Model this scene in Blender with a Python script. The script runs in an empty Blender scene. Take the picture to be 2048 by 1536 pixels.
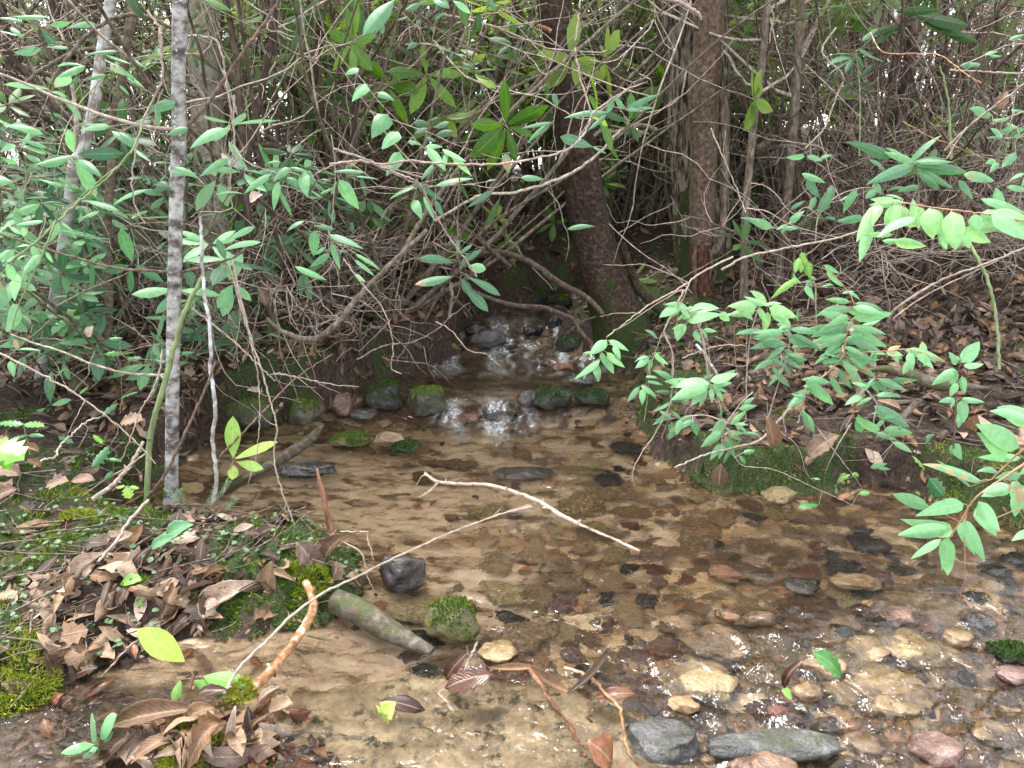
# A small stony creek running out of a rhododendron thicket, winter, overcast light.
import bpy, math, random
import numpy as np
from mathutils import Vector, noise as mnoise, Euler

random.seed(11)
RNG = np.random.default_rng(11)
scene = bpy.context.scene
COL = scene.collection

# ------------------------------------------------------------------ camera
F_PX, PITCH = 1547.0, math.radians(16.0)
CAM = np.array([0.0, 0.0, 1.30])
cp, sp = math.cos(PITCH), math.sin(PITCH)
FWD, UPV, RGT = np.array([0, cp, -sp]), np.array([0, sp, cp]), np.array([1.0, 0, 0])
cam_d = bpy.data.cameras.new("camera")
cam_d.sensor_width = 36.0
cam_d.lens = 36.0 * F_PX / 2048.0
cam_d.clip_start, cam_d.clip_end = 0.05, 500.0
cam_o = bpy.data.objects.new("camera", cam_d)
cam_o.location = CAM
cam_o.rotation_euler = (math.radians(90) - PITCH, 0, 0)
COL.objects.link(cam_o)
scene.camera = cam_o


def raydir(px, py):
    return FWD + RGT * ((px - 1024.0) / F_PX) + UPV * ((768.0 - py) / F_PX)


def P(px, py, Y):
    """the point of the place seen at photo pixel (px, py) that stands Y metres ahead"""
    d = raydir(px, py)
    return CAM + d * (Y / d[1])


def PZ(px, py, z):
    d = raydir(px, py)
    return CAM + d * ((z - CAM[2]) / d[2])


# pixel readers for the enlarged crops that were traced
def zm(x0, y0, s):
    return lambda x, y: (x0 + x / s, y0 + y / s)
Z0 = zm(0, 0, 1)
Z1 = zm(0, 0, 2.926); Z2 = zm(680, 0, 2.926); Z3 = zm(1340, 0, 2.893)
Z4 = zm(0, 500, 2.926); Z5 = zm(680, 500, 2.926); Z6 = zm(1340, 500, 2.893)
B1 = zm(0, 1000, 2.866); B2 = zm(680, 1000, 2.866); B3 = zm(1340, 1000, 2.866)
ZA = zm(0, 180, 4.043); ZB = zm(380, 250, 4.955); ZC = zm(1240, 560, 5.12); ZD = zm(0, 780, 5.485)

# ------------------------------------------------------------------ noise
_T = np.random.default_rng(5).random((256, 256))


def vnoise(x, y, seed=0):
    x = np.asarray(x, float) + seed * 17.31
    y = np.asarray(y, float) + seed * 9.17
    xi, yi = np.floor(x).astype(int), np.floor(y).astype(int)
    fx, fy = x - xi, y - yi
    fx = fx * fx * fx * (fx * (fx * 6 - 15) + 10); fy = fy * fy * fy * (fy * (fy * 6 - 15) + 10)
    a, b = _T[xi & 255, yi & 255], _T[(xi + 1) & 255, yi & 255]
    c, d = _T[xi & 255, (yi + 1) & 255], _T[(xi + 1) & 255, (yi + 1) & 255]
    return (a * (1 - fx) + b * fx) * (1 - fy) + (c * (1 - fx) + d * fx) * fy


def fbm(x, y, octv=4, seed=0, gain=0.5):
    """value noise, about -1 .. 1"""
    t, a, s = 0, 1.0, 0
    x = np.asarray(x, float); y = np.asarray(y, float)
    c, sn = 0.8, 0.6
    for o in range(octv):
        t = t + a * (vnoise(x, y, seed + o) * 2 - 1)
        s += a
        x, y = (c * x - sn * y) * 2.03, (sn * x + c * y) * 2.03
        a *= gain
    return t / s * 1.6


def sstep(a, b, x):
    t = np.clip((np.asarray(x, float) - a) / (b - a), 0, 1)
    return t * t * (3 - 2 * t)


# ------------------------------------------------------------------ mesh builder
class MB:
    def __init__(self):
        self.v, self.q, self.t, self.a, self.n = [], [], [], [], 0

    def add(self, v, quads=None, tris=None, att=None):
        v = np.asarray(v, float).reshape(-1, 3)
        if quads is not None and len(quads):
            self.q.append(np.asarray(quads, int).reshape(-1, 4) + self.n)
        if tris is not None and len(tris):
            self.t.append(np.asarray(tris, int).reshape(-1, 3) + self.n)
        if att is None:
            att = np.zeros((len(v), 3))
        self.v.append(v); self.a.append(np.asarray(att, float).reshape(-1, 3))
        self.n += len(v)

    def mesh(self, name, mat, origin=(0, 0, 0), smooth=True):
        v = np.concatenate(self.v) - np.asarray(origin, float)
        q = np.concatenate(self.q) if self.q else np.zeros((0, 4), int)
        t = np.concatenate(self.t) if self.t else np.zeros((0, 3), int)
        me = bpy.data.meshes.new(name)
        me.vertices.add(len(v))
        me.vertices.foreach_set("co", v.astype(np.float32).ravel())
        nl = q.size + t.size
        me.loops.add(nl)
        me.loops.foreach_set("vertex_index", np.concatenate([q.ravel(), t.ravel()]).astype(np.int32))
        me.polygons.add(len(q) + len(t))
        ls = np.concatenate([np.arange(len(q)) * 4, q.size + np.arange(len(t)) * 3]).astype(np.int32)
        me.polygons.foreach_set("loop_start", ls)
        me.polygons.foreach_set("use_smooth", np.full(len(q) + len(t), smooth))
        me.update(calc_edges=True)
        at = me.attributes.new("lf", 'FLOAT_VECTOR', 'POINT')
        at.data.foreach_set("vector", np.concatenate(self.a).astype(np.float32).ravel())
        if mat is not None:
            me.materials.append(mat)
        return me

    def build(self, name, mat, parent=None, origin=(0, 0, 0), smooth=True):
        o = bpy.data.objects.new(name, self.mesh(name, mat, origin, smooth))
        COL.objects.link(o)
        if parent is not None:
            o.parent = parent
        else:
            o.location = origin
        return o


def tag(o, label=None, cat=None, group=None, kind=None):
    if label: o["label"] = label
    if cat: o["category"] = cat
    if group: o["group"] = group
    if kind: o["kind"] = kind
    return o


def thing(name, label, cat, loc, group=None):
    o = bpy.data.objects.new(name, None)
    o.empty_display_size = 0.05
    o.location = loc
    COL.objects.link(o)
    return tag(o, label, cat, group)


def nrm(a):
    a = np.asarray(a, float)
    return a / np.maximum(np.linalg.norm(a, axis=-1, keepdims=True), 1e-9)


def catmull(pts, per=6):
    p = np.asarray(pts, float)
    if len(p) < 3:
        t = np.linspace(0, 1, per * (len(p) - 1) + 1)[:, None]
        return p[0] * (1 - t) + p[-1] * t
    e = np.vstack([2 * p[0] - p[1], p, 2 * p[-1] - p[-2]])
    out = []
    for i in range(1, len(e) - 2):
        for k in range(per):
            t = k / per
            a, b, c, d = e[i - 1], e[i], e[i + 1], e[i + 2]
            out.append(0.5 * ((2 * b) + (c - a) * t + (2 * a - 5 * b + 4 * c - d) * t * t + (3 * b - a - 3 * c + d) * t ** 3))
    out.append(e[-2])
    return np.array(out)


def tubes(mb, PT, R, sides=5, tint=None):
    """N tubes at once: PT (N,m,3) centre lines, R (N,m) radii"""
    PT = np.asarray(PT, float); R = np.asarray(R, float)
    N, m, _ = PT.shape
    tg = np.gradient(PT, axis=1); tg = nrm(tg)
    mean = nrm(tg.mean(axis=1))
    ref = np.where(np.abs(mean[:, 2:3]) < 0.75, np.array([[0, 0, 1.0]]), np.array([[1.0, 0, 0]]))[:, None, :]
    u = nrm(np.cross(tg, np.broadcast_to(ref, tg.shape))); w = np.cross(tg, u)
    an = np.linspace(0, 2 * np.pi, sides, endpoint=False)
    ca, sa = np.cos(an), np.sin(an)
    V = PT[:, :, None, :] + R[:, :, None, None] * (u[:, :, None, :] * ca[None, None, :, None] + w[:, :, None, :] * sa[None, None, :, None])
    i = np.arange(m - 1)[:, None] * sides; j = np.arange(sides)[None, :]; j2 = (j + 1) % sides
    q = np.stack([i + j, i + j2, i + sides + j2, i + sides + j], -1).reshape(-1, 4)
    Q = (q[None] + (np.arange(N) * m * sides)[:, None, None]).reshape(-1, 4)
    att = np.zeros((N, m, sides, 3))
    att[..., 1] = np.linspace(0, 1, m)[None, :, None]
    att[..., 0] = (an / (2 * np.pi))[None, None, :]
    if tint is not None:
        att[..., 2] = np.asarray(tint).reshape(N, 1, 1)
    mb.add(V.reshape(-1, 3), Q, None, att.reshape(-1, 3))


def tube(mb, pts, r0, r1, sides=6, per=5, wig=0.0, cap=False, tint=0.5, rs=None):
    c = catmull(pts, per)
    m = len(c)
    if wig:
        g = (rs or RNG)
        n = g.normal(0, wig, (m, 3)); n[0] = 0; n[-1] = 0
        c = c + n
    t = np.linspace(0, 1, m)
    if np.ndim(r0):
        r = np.interp(t, np.linspace(0, 1, len(r0)), r0)
    else:
        r = r0 + (r1 - r0) * t
    base = mb.n
    tubes(mb, c[None], r[None], sides, [tint])
    if cap:
        for k in (0, m - 1):
            s = base + k * sides
            ctr = mb.n
            mb.add([c[k] + (c[k] - c[k - 1 if k else 1]) * 0.02], None, None, [[0, 0, 1.0]])
            tr = [[s + a - ctr, s + (a + 1) % sides - ctr, 0] for a in range(sides)]
            mb.t.append(np.array(tr) + ctr)
    return c, r


def prof(kind, t):
    if kind == 'ellip':
        w = np.sin(np.pi * np.clip(t, 0, 1) ** 1.15) ** 0.75
    elif kind == 'lance':
        w = (t ** 0.55) * ((1 - t) ** 0.95); w = w / 0.467
    elif kind == 'heart':
        w = (t ** 0.33) * ((1 - t) ** 0.9); w = w / 0.537
    elif kind == 'round':
        w = np.sin(np.pi * t) ** 0.5
    else:
        w = np.sin(np.pi * t) ** 0.6
    w = np.clip(w, 0, 1.2)
    w[0] = 0.06; w[-1] = 0.015
    return w


def leaves(mb, B, T, W, N, tint, shape='lance', rows=6, cols=3, curl=0.5, arch=0.06, wave=0.0, roll=0.0, rs=None):
    """k leaves from base points B to tips T, half widths W, normals near N. curl: radians across; arch: lift of the middle / length"""
    rs = rs or RNG
    B = np.asarray(B, float).reshape(-1, 3); T = np.asarray(T, float).reshape(-1, 3); k = len(B)
    W = np.broadcast_to(np.asarray(W, float), (k,)); N = np.broadcast_to(np.asarray(N, float), (k, 3))
    curl = np.broadcast_to(np.asarray(curl, float), (k,)); arch = np.broadcast_to(np.asarray(arch, float), (k,))
    tint = np.broadcast_to(np.asarray(tint, float), (k,)); roll = np.broadcast_to(np.asarray(roll, float), (k,))
    ax = T - B; L = np.linalg.norm(ax, axis=1)
    side = nrm(np.cross(ax, N)); up = nrm(np.cross(side, ax))
    t = np.linspace(0, 1, rows + 1); s = np.linspace(-1, 1, cols)
    pw = prof(shape, t)
    ww = np.repeat(pw[None], k, 0)[:, :, None]                       # k,rows,1
    if shape in ('holly', 'lobed'):
        amp = 0.42 if shape == 'holly' else 0.36
        z = np.where(np.arange(rows + 1) % 2 == 0, 1.0, 1 - amp)
        ww = ww * z[None, :, None]
    if wave:
        ww = ww * (1 + wave * rs.normal(0, 1, (k, rows + 1, 1)) * (pw[None, :, None] > 0.1))
    a = np.maximum(np.abs(curl), 1e-3)[:, None, None]
    x = np.sin(a * s) / a                                            # k,1,cols
    zc = (1 - np.cos(a * s)) / a * np.sign(curl)[:, None, None]
    al = (arch * L)[:, None, None] * (4 * t * (1 - t))[None, :, None]
    wv = 0.0
    if wave:
        wv = wave * 0.5 * rs.normal(0, 1, (k, rows + 1, cols)) * pw[None, :, None] * W[:, None, None]
    rl = roll[:, None] * (t - 0.2)[None, :]                          # twist along the leaf
    cr, sr = np.cos(rl)[..., None], np.sin(rl)[..., None]
    X = W[:, None, None] * ww * x; Zz = W[:, None, None] * ww * zc + wv
    X, Zz = X * cr - Zz * sr, X * sr + Zz * cr
    Zz = Zz + al
    V = B[:, None, None, :] + ax[:, None, None, :] * t[None, :, None, None] + side[:, None, None, :] * X[..., None] + up[:, None, None, :] * Zz[..., None]
    i = np.arange(rows)[:, None] * cols; j = np.arange(cols - 1)[None, :]
    q = np.stack([i + j, i + j + 1, i + cols + j + 1, i + cols + j], -1).reshape(-1, 4)
    Q = (q[None] + (np.arange(k) * (rows + 1) * cols)[:, None, None]).reshape(-1, 4)
    att = np.zeros((k, rows + 1, cols, 3))
    att[..., 0] = s[None, None, :]; att[..., 1] = t[None, :, None]; att[..., 2] = tint[:, None, None]
    mb.add(V.reshape(-1, 3), Q, None, att.reshape(-1, 3))
# ------------------------------------------------------------------ materials
def nodemat(name):
    m = bpy.data.materials.new(name)
    m.use_nodes = True
    nt = m.node_tree
    nt.nodes.clear()
    out = nt.nodes.new('ShaderNodeOutputMaterial')
    return m, nt, out


def nd(nt, typ, **kw):
    n = nt.nodes.new(typ)
    for k, v in kw.items():
        if k.startswith('i_'):
            n.inputs[k[2:].replace('_', ' ')].default_value = v
        elif isinstance(k, str):
            setattr(n, k, v)
    return n


def ramp(nt, stops, fac=None, interp='LINEAR'):
    r = nt.nodes.new('ShaderNodeValToRGB')
    cr = r.color_ramp
    cr.interpolation = interp
    while len(cr.elements) > 1:
        cr.elements.remove(cr.elements[-1])
    cr.elements[0].position = stops[0][0]; cr.elements[0].color = (*stops[0][1], 1)
    for p, c in stops[1:]:
        e = cr.elements.new(p); e.color = (*c, 1)
    if fac is not None:
        nt.links.new(fac, r.inputs[0])
    return r


def mixc(nt, a, b, f, mode='MIX'):
    m = nt.nodes.new('ShaderNodeMix'); m.data_type = 'RGBA'; m.blend_type = mode
    for s, v in ((m.inputs[0], f), (m.inputs[6], a), (m.inputs[7], b)):
        if hasattr(v, 'node'): nt.links.new(v, s)
        elif isinstance(v, (int, float)): s.default_value = v
        else: s.default_value = (*v, 1)
    return m.outputs[2]


def math_(nt, op, a, b=0.5, clamp=False):
    m = nt.nodes.new('ShaderNodeMath'); m.operation = op; m.use_clamp = clamp
    for s, v in ((m.inputs[0], a), (m.inputs[1], b)):
        if hasattr(v, 'node'): nt.links.new(v, s)
        else: s.default_value = v
    return m.outputs[0]


def noise_(nt, vec, scale, detail=4, rough=0.55, dist=0.0):
    n = nt.nodes.new('ShaderNodeTexNoise')
    n.inputs['Scale'].default_value = scale; n.inputs['Detail'].default_value = detail
    n.inputs['Roughness'].default_value = rough; n.inputs['Distortion'].default_value = dist
    nt.links.new(vec, n.inputs['Vector'])
    return n


def coords(nt, scale=(1, 1, 1)):
    tc = nt.nodes.new('ShaderNodeTexCoord')
    mp = nt.nodes.new('ShaderNodeMapping')
    mp.inputs['Scale'].default_value = scale
    nt.links.new(tc.outputs['Object'], mp.inputs['Vector'])
    return mp.outputs[0]


def attr(nt, name='lf'):
    a = nt.nodes.new('ShaderNodeAttribute'); a.attribute_name = name
    s = nt.nodes.new('ShaderNodeSeparateXYZ')
    nt.links.new(a.outputs['Vector'], s.inputs[0])
    return s.outputs


def bump(nt, height, strength, dist):
    b = nt.nodes.new('ShaderNodeBump')
    b.inputs['Strength'].default_value = strength; b.inputs['Distance'].default_value = dist
    nt.links.new(height, b.inputs['Height'])
    return b.outputs[0]


def pbsdf(nt, out, color, rough=0.6, spec=0.5, normal=None):
    p = nt.nodes.new('ShaderNodeBsdfPrincipled')
    if hasattr(color, 'node'): nt.links.new(color, p.inputs['Base Color'])
    else: p.inputs['Base Color'].default_value = (*color, 1)
    if hasattr(rough, 'node'): nt.links.new(rough, p.inputs['Roughness'])
    else: p.inputs['Roughness'].default_value = rough
    p.inputs['Specular IOR Level'].default_value = spec
    if normal is not None: nt.links.new(normal, p.inputs['Normal'])
    if out is not None: nt.links.new(p.outputs[0], out.inputs[0])
    return p


def leaf_mat(name, stops, rough=0.36, trans=0.35, rib=(0.45, 0.62, 0.30), ribw=0.06, vein=0.12, under=None, spec=0.5, edge=None):
    m, nt, out = nodemat(name)
    s = attr(nt)
    c = ramp(nt, stops, s[2]).outputs[0]
    v = coords(nt)
    n = noise_(nt, v, 60, 3)
    c = mixc(nt, c, ramp(nt, [(0.3, (0.72, 0.72, 0.72)), (0.7, (1.2, 1.2, 1.2))], n.outputs[0]).outputs[0], 0.6, 'MULTIPLY')
    ax = math_(nt, 'ABSOLUTE', s[0])
    # side veins: slanting lines from the midrib
    ph = math_(nt, 'SUBTRACT', math_(nt, 'MULTIPLY', s[1], 70.0), math_(nt, 'MULTIPLY', ax, 14.0))
    vl = math_(nt, 'POWER', math_(nt, 'ABSOLUTE', math_(nt, 'SINE', ph)), 12.0)
    c = mixc(nt, c, rib, math_(nt, 'MULTIPLY', vl, vein))
    rb = math_(nt, 'LESS_THAN', ax, ribw)
    c = mixc(nt, c, rib, math_(nt, 'MULTIPLY', rb, 0.28))
    if edge is not None:      # dry brown blotches and tips
        n2 = noise_(nt, v, 9, 4)
        k = math_(nt, 'MULTIPLY', math_(nt, 'GREATER_THAN', n2.outputs[0], 0.66), 0.8)
        c = mixc(nt, c, edge, k)
    if under is not None:
        g = nt.nodes.new('ShaderNodeNewGeometry')
        c = mixc(nt, c, under, math_(nt, 'MULTIPLY', g.outputs['Backfacing'], 0.65))
    h = math_(nt, 'ADD', math_(nt, 'MULTIPLY', vl, -0.4), n.outputs[0])
    p = pbsdf(nt, None, c, rough, spec, bump(nt, h, 0.25, 0.002))
    tr = nt.nodes.new('ShaderNodeBsdfTranslucent')
    hs = nt.nodes.new('ShaderNodeHueSaturation'); hs.inputs['Hue'].default_value = 0.485
    hs.inputs['Saturation'].default_value = 1.15; hs.inputs['Value'].default_value = 1.5
    nt.links.new(c, hs.inputs['Color']); nt.links.new(hs.outputs[0], tr.inputs[0])
    mx = nt.nodes.new('ShaderNodeMixShader'); mx.inputs[0].default_value = trans
    nt.links.new(p.outputs[0], mx.inputs[1]); nt.links.new(tr.outputs[0], mx.inputs[2])
    nt.links.new(mx.outputs[0], out.inputs[0])
    return m


def dead_leaf_mat(name, stops, rough=0.62, wet=False):
    m, nt, out = nodemat(name)
    s = attr(nt)
    c = ramp(nt, stops, s[2]).outputs[0]
    v = coords(nt)
    n = noise_(nt, v, 38, 5, 0.65)
    c = mixc(nt, c, ramp(nt, [(0.30, (0.35, 0.32, 0.32)), (0.70, (1.35, 1.32, 1.28))], n.outputs[0]).outputs[0], 0.8, 'MULTIPLY')
    ax = math_(nt, 'ABSOLUTE', s[0])
    ph = math_(nt, 'SUBTRACT', math_(nt, 'MULTIPLY', s[1], 42.0), math_(nt, 'MULTIPLY', ax, 10.0))
    vl = math_(nt, 'POWER', math_(nt, 'ABSOLUTE', math_(nt, 'SINE', ph)), 10.0)
    c = mixc(nt, c, (0.10, 0.06, 0.035), math_(nt, 'MULTIPLY', vl, 0.28))
    c = mixc(nt, c, (0.36, 0.25, 0.15), math_(nt, 'MULTIPLY', math_(nt, 'LESS_THAN', ax, 0.07), 0.5))
    g = nt.nodes.new('ShaderNodeNewGeometry')
    c = mixc(nt, c, (0.33, 0.25, 0.20), math_(nt, 'MULTIPLY', g.outputs['Backfacing'], 0.0 if wet else 0.3))
    h = math_(nt, 'ADD', math_(nt, 'MULTIPLY', vl, 0.5), n.outputs[0])
    p = pbsdf(nt, None, c, rough, 0.5, bump(nt, h, 0.5, 0.003))
    tr = nt.nodes.new('ShaderNodeBsdfTranslucent'); nt.links.new(c, tr.inputs[0])
    mx = nt.nodes.new('ShaderNodeMixShader'); mx.inputs[0].default_value = 0.15
    nt.links.new(p.outputs[0], mx.inputs[1]); nt.links.new(tr.outputs[0], mx.inputs[2])
    nt.links.new(mx.outputs[0], out.inputs[0])
    return m


def bark_mat(name, stops, stretch=(1, 1, 1), scale=12, bstr=0.6, bdist=0.01, rough=0.85, moss=None, mossz=None, detail=6, speck=None, spec=0.3):
    """stops: colour over stretched noise; moss = (colour, threshold, scale); mossz = (z0, z1) fades the moss above the base"""
    m, nt, out = nodemat(name)
    v = coords(nt, stretch)
    n = noise_(nt, v, scale, detail, 0.62)
    c = ramp(nt, stops, n.outputs[0]).outputs[0]
    v1 = coords(nt)
    n3 = noise_(nt, v1, 5, 3)
    c = mixc(nt, c, ramp(nt, [(0.3, (0.7, 0.7, 0.7)), (0.7, (1.2, 1.2, 1.2))], n3.outputs[0]).outputs[0], 0.6, 'MULTIPLY')
    if speck is not None:
        n4 = noise_(nt, v1, speck[1], 3, 0.5)
        c = mixc(nt, c, speck[0], ramp(nt, [(speck[2], (0, 0, 0)), (speck[2] + 0.06, (1, 1, 1))], n4.outputs[0]).outputs[0])
    if moss is not None:
        n2 = noise_(nt, v1, moss[2], 6, 0.7)
        k = n2.outputs[0]
        if mossz is not None:
            sx = nt.nodes.new('ShaderNodeSeparateXYZ'); nt.links.new(v1, sx.inputs[0])
            mr = nt.nodes.new('ShaderNodeMapRange')
            mr.inputs['From Min'].default_value = mossz[0]; mr.inputs['From Max'].default_value = mossz[1]
            mr.inputs['To Min'].default_value = 0.18; mr.inputs['To Max'].default_value = -0.28
            nt.links.new(sx.outputs[2], mr.inputs['Value'])
            k = math_(nt, 'ADD', k, mr.outputs[0])
        mk = ramp(nt, [(moss[1], (0, 0, 0)), (moss[1] + 0.08, (1, 1, 1))], k).outputs[0]
        n5 = noise_(nt, v1, 90, 3)
        mc = mixc(nt, moss[0], [x * 0.4 for x in moss[0]], n5.outputs[0])
        c = mixc(nt, c, mc, mk)
    pbsdf(nt, out, c, rough, spec, bump(nt, n.outputs[0], bstr, bdist))
    return m


def rock_mat(name, dark, mid, light, scale=14, rough=0.35, moss=None, wetline=True):
    m, nt, out = nodemat(name)
    v = coords(nt)
    oi = nt.nodes.new('ShaderNodeObjectInfo')
    vv = nt.nodes.new('ShaderNodeVectorMath'); vv.operation = 'ADD'
    cm = nt.nodes.new('ShaderNodeCombineXYZ')
    r50 = math_(nt, 'MULTIPLY', oi.outputs['Random'], 50.0)
    for i in range(3): nt.links.new(r50, cm.inputs[i])
    nt.links.new(v, vv.inputs[0]); nt.links.new(cm.outputs[0], vv.inputs[1])
    n = noise_(nt, vv.outputs[0], scale, 7, 0.65, 0.6)
    c = ramp(nt, [(0.32, dark), (0.5, mid), (0.68, light)], n.outputs[0]).outputs[0]
    n3 = noise_(nt, vv.outputs[0], scale * 9, 3, 0.6)
    c = mixc(nt, c, ramp(nt, [(0.3, (0.6, 0.6, 0.6)), (0.7, (1.3, 1.3, 1.3))], n3.outputs[0]).outputs[0], 0.6, 'MULTIPLY')
    hu = nt.nodes.new('ShaderNodeHueSaturation')
    nt.links.new(math_(nt, 'ADD', math_(nt, 'MULTIPLY', oi.outputs['Random'], 0.05), 0.475), hu.inputs['Hue'])
    nt.links.new(math_(nt, 'ADD', math_(nt, 'MULTIPLY', oi.outputs['Random'], 0.6), 0.5), hu.inputs['Value'])
    nt.links.new(c, hu.inputs['Color']); c = hu.outputs[0]
    rr = rough
    if moss is not None:
        g = nt.nodes.new('ShaderNodeNewGeometry')
        sx = nt.nodes.new('ShaderNodeSeparateXYZ'); nt.links.new(g.outputs['Normal'], sx.inputs[0])
        n2 = noise_(nt, vv.outputs[0], 18, 5, 0.7)
        k = math_(nt, 'ADD', n2.outputs[0], math_(nt, 'MULTIPLY', sx.outputs[2], 0.28))
        mk = ramp(nt, [(moss[1], (0, 0, 0)), (moss[1] + 0.1, (1, 1, 1))], k).outputs[0]
        n5 = noise_(nt, v, 110, 4, 0.7)
        mc = ramp(nt, [(0.3, [x * 0.3 for x in moss[0]]), (0.65, moss[0]), (0.8, [x * 1.6 for x in moss[0]])], n5.outputs[0]).outputs[0]
        c = mixc(nt, c, mc, mk)
        mr = nt.nodes.new('ShaderNodeMapRange'); nt.links.new(mk, mr.inputs[0])
        mr.inputs['To Min'].default_value = rough; mr.inputs['To Max'].default_value = 0.9
        rr = mr.outputs[0]
    hgt = math_(nt, 'ADD', n.outputs[0], math_(nt, 'MULTIPLY', n3.outputs[0], 0.25))
    pbsdf(nt, out, c, rr, 0.5, bump(nt, hgt, 0.9, 0.02))
    return m


M = {}
# leaves: tint 0 .. 1
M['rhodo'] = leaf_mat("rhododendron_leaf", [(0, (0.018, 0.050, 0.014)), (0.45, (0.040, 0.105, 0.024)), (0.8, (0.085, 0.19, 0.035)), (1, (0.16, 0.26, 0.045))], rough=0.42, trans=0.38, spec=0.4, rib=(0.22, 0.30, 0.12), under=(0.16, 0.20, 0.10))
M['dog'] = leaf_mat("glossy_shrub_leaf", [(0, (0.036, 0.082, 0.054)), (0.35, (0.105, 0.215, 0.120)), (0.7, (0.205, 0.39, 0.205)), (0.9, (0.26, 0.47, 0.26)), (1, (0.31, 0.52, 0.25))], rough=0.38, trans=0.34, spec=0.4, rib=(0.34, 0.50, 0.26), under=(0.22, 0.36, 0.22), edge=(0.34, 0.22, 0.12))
M['holly'] = leaf_mat("holly_leaf", [(0, (0.025, 0.085, 0.040)), (0.5, (0.055, 0.17, 0.06)), (1, (0.20, 0.38, 0.07))], rough=0.25, trans=0.25, rib=(0.30, 0.45, 0.22), under=(0.2, 0.33, 0.16))
M['lime'] = leaf_mat("yellow_green_leaf", [(0, (0.12, 0.29, 0.06)), (0.6, (0.24, 0.43, 0.075)), (1, (0.46, 0.56, 0.13))], rough=0.38, trans=0.3, rib=(0.50, 0.66, 0.25), under=(0.45, 0.58, 0.2))
M['cover'] = leaf_mat("creeping_cover_leaf", [(0, (0.022, 0.060, 0.024)), (0.6, (0.050, 0.12, 0.045)), (1, (0.10, 0.21, 0.07))], rough=0.4, trans=0.2)
DEAD = [(0, (0.016, 0.010, 0.007)), (0.2, (0.048, 0.027, 0.017)), (0.34, (0.075, 0.052, 0.042)), (0.46, (0.135, 0.074, 0.038)), (0.60, (0.24, 0.135, 0.065)), (0.70, (0.16, 0.112, 0.090)), (0.84, (0.33, 0.22, 0.135)), (1, (0.54, 0.43, 0.35))]
M['dead'] = dead_leaf_mat("dead_leaf", DEAD)
M['deadwet'] = dead_leaf_mat("wet_dead_leaf", [(0, (0.03, 0.016, 0.012)), (0.5, (0.11, 0.05, 0.032)), (1, (0.26, 0.13, 0.08))], rough=0.18, wet=True)
# bark
MOSS = (0.055, 0.080, 0.018)
M['birch'] = bark_mat("pale_banded_bark", [(0.34, (0.06, 0.046, 0.040)), (0.43, (0.12, 0.10, 0.09)), (0.50, (0.25, 0.23, 0.215)), (0.58, (0.36, 0.35, 0.335)), (0.75, (0.46, 0.455, 0.445))], (9, 9, 14), 2.2, 0.35, 0.003, 0.75, speck=((0.50, 0.51, 0.50), 55, 0.64))
M['lichen'] = bark_mat("lichen_grey_bark", [(0.30, (0.13, 0.10, 0.088)), (0.46, (0.24, 0.205, 0.185)), (0.56, (0.42, 0.41, 0.40)), (0.7, (0.56, 0.57, 0.56))], (3, 3, 5), 4.0, 0.3, 0.003, 0.8)
M['sapling'] = bark_mat("brown_sapling_bark", [(0.3, (0.055, 0.040, 0.028)), (0.5, (0.12, 0.088, 0.06)), (0.7, (0.22, 0.18, 0.14))], (5, 5, 8), 8, 0.4, 0.003, moss=(MOSS, 0.62, 9), mossz=(0.0, 0.5))
M['beech'] = bark_mat("dark_wet_bark", [(0.3, (0.014, 0.008, 0.005)), (0.5, (0.036, 0.023, 0.016)), (0.62, (0.066, 0.045, 0.033)), (0.76, (0.13, 0.098, 0.076))], (8, 8, 10), 5, 0.4, 0.006, 0.85, moss=((0.035, 0.055, 0.012), 0.50, 7), mossz=(0.0, 1.0), speck=((0.26, 0.20, 0.16), 70, 0.70), spec=0.15)
M['oak'] = bark_mat("furrowed_grey_bark", [(0.42, (0.022, 0.017, 0.012)), (0.49, (0.11, 0.086, 0.060)), (0.55, (0.22, 0.18, 0.13)), (0.72, (0.30, 0.26, 0.20))], (11, 11, 2.4), 3.6, 1.0, 0.03, moss=((0.060, 0.080, 0.020), 0.50, 6), mossz=(0.0, 2.2))
M['brownbark'] = bark_mat("rough_brown_bark", [(0.3, (0.030, 0.020, 0.013)), (0.5, (0.095, 0.064, 0.042)), (0.65, (0.17, 0.12, 0.082)), (0.8, (0.29, 0.225, 0.17))], (7, 7, 6), 6, 0.8, 0.012)
M['rotten'] = bark_mat("rotten_red_wood", [(0.3, (0.018, 0.009, 0.007)), (0.5, (0.075, 0.028, 0.018)), (0.7, (0.17, 0.075, 0.045))], (12, 12, 4), 7, 0.9, 0.012)
M['mossbark'] = bark_mat("pale_mossy_bark", [(0.3, (0.12, 0.10, 0.075)), (0.5, (0.25, 0.22, 0.17)), (0.7, (0.38, 0.36, 0.29))], (6, 6, 3), 6, 0.5, 0.006, moss=((0.09, 0.12, 0.035), 0.58, 7), mossz=(0.0, 1.4))
M['stem'] = bark_mat("shrub_stem_bark", [(0.3, (0.045, 0.034, 0.024)), (0.5, (0.125, 0.095, 0.070)), (0.72, (0.26, 0.215, 0.17))], (8, 8, 3), 7, 0.5, 0.004)
M['stemdark'] = bark_mat("dark_stem_bark", [(0.3, (0.025, 0.016, 0.012)), (0.5, (0.068, 0.045, 0.034)), (0.72, (0.15, 0.11, 0.085))], (8, 8, 3), 7, 0.5, 0.004, moss=(MOSS, 0.72, 8))
M['twig'] = bark_mat("bare_twig_bark", [(0.3, (0.14, 0.11, 0.082)), (0.5, (0.31, 0.25, 0.195)), (0.7, (0.52, 0.45, 0.38))], (6, 6, 6), 8, 0.3, 0.002)
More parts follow.
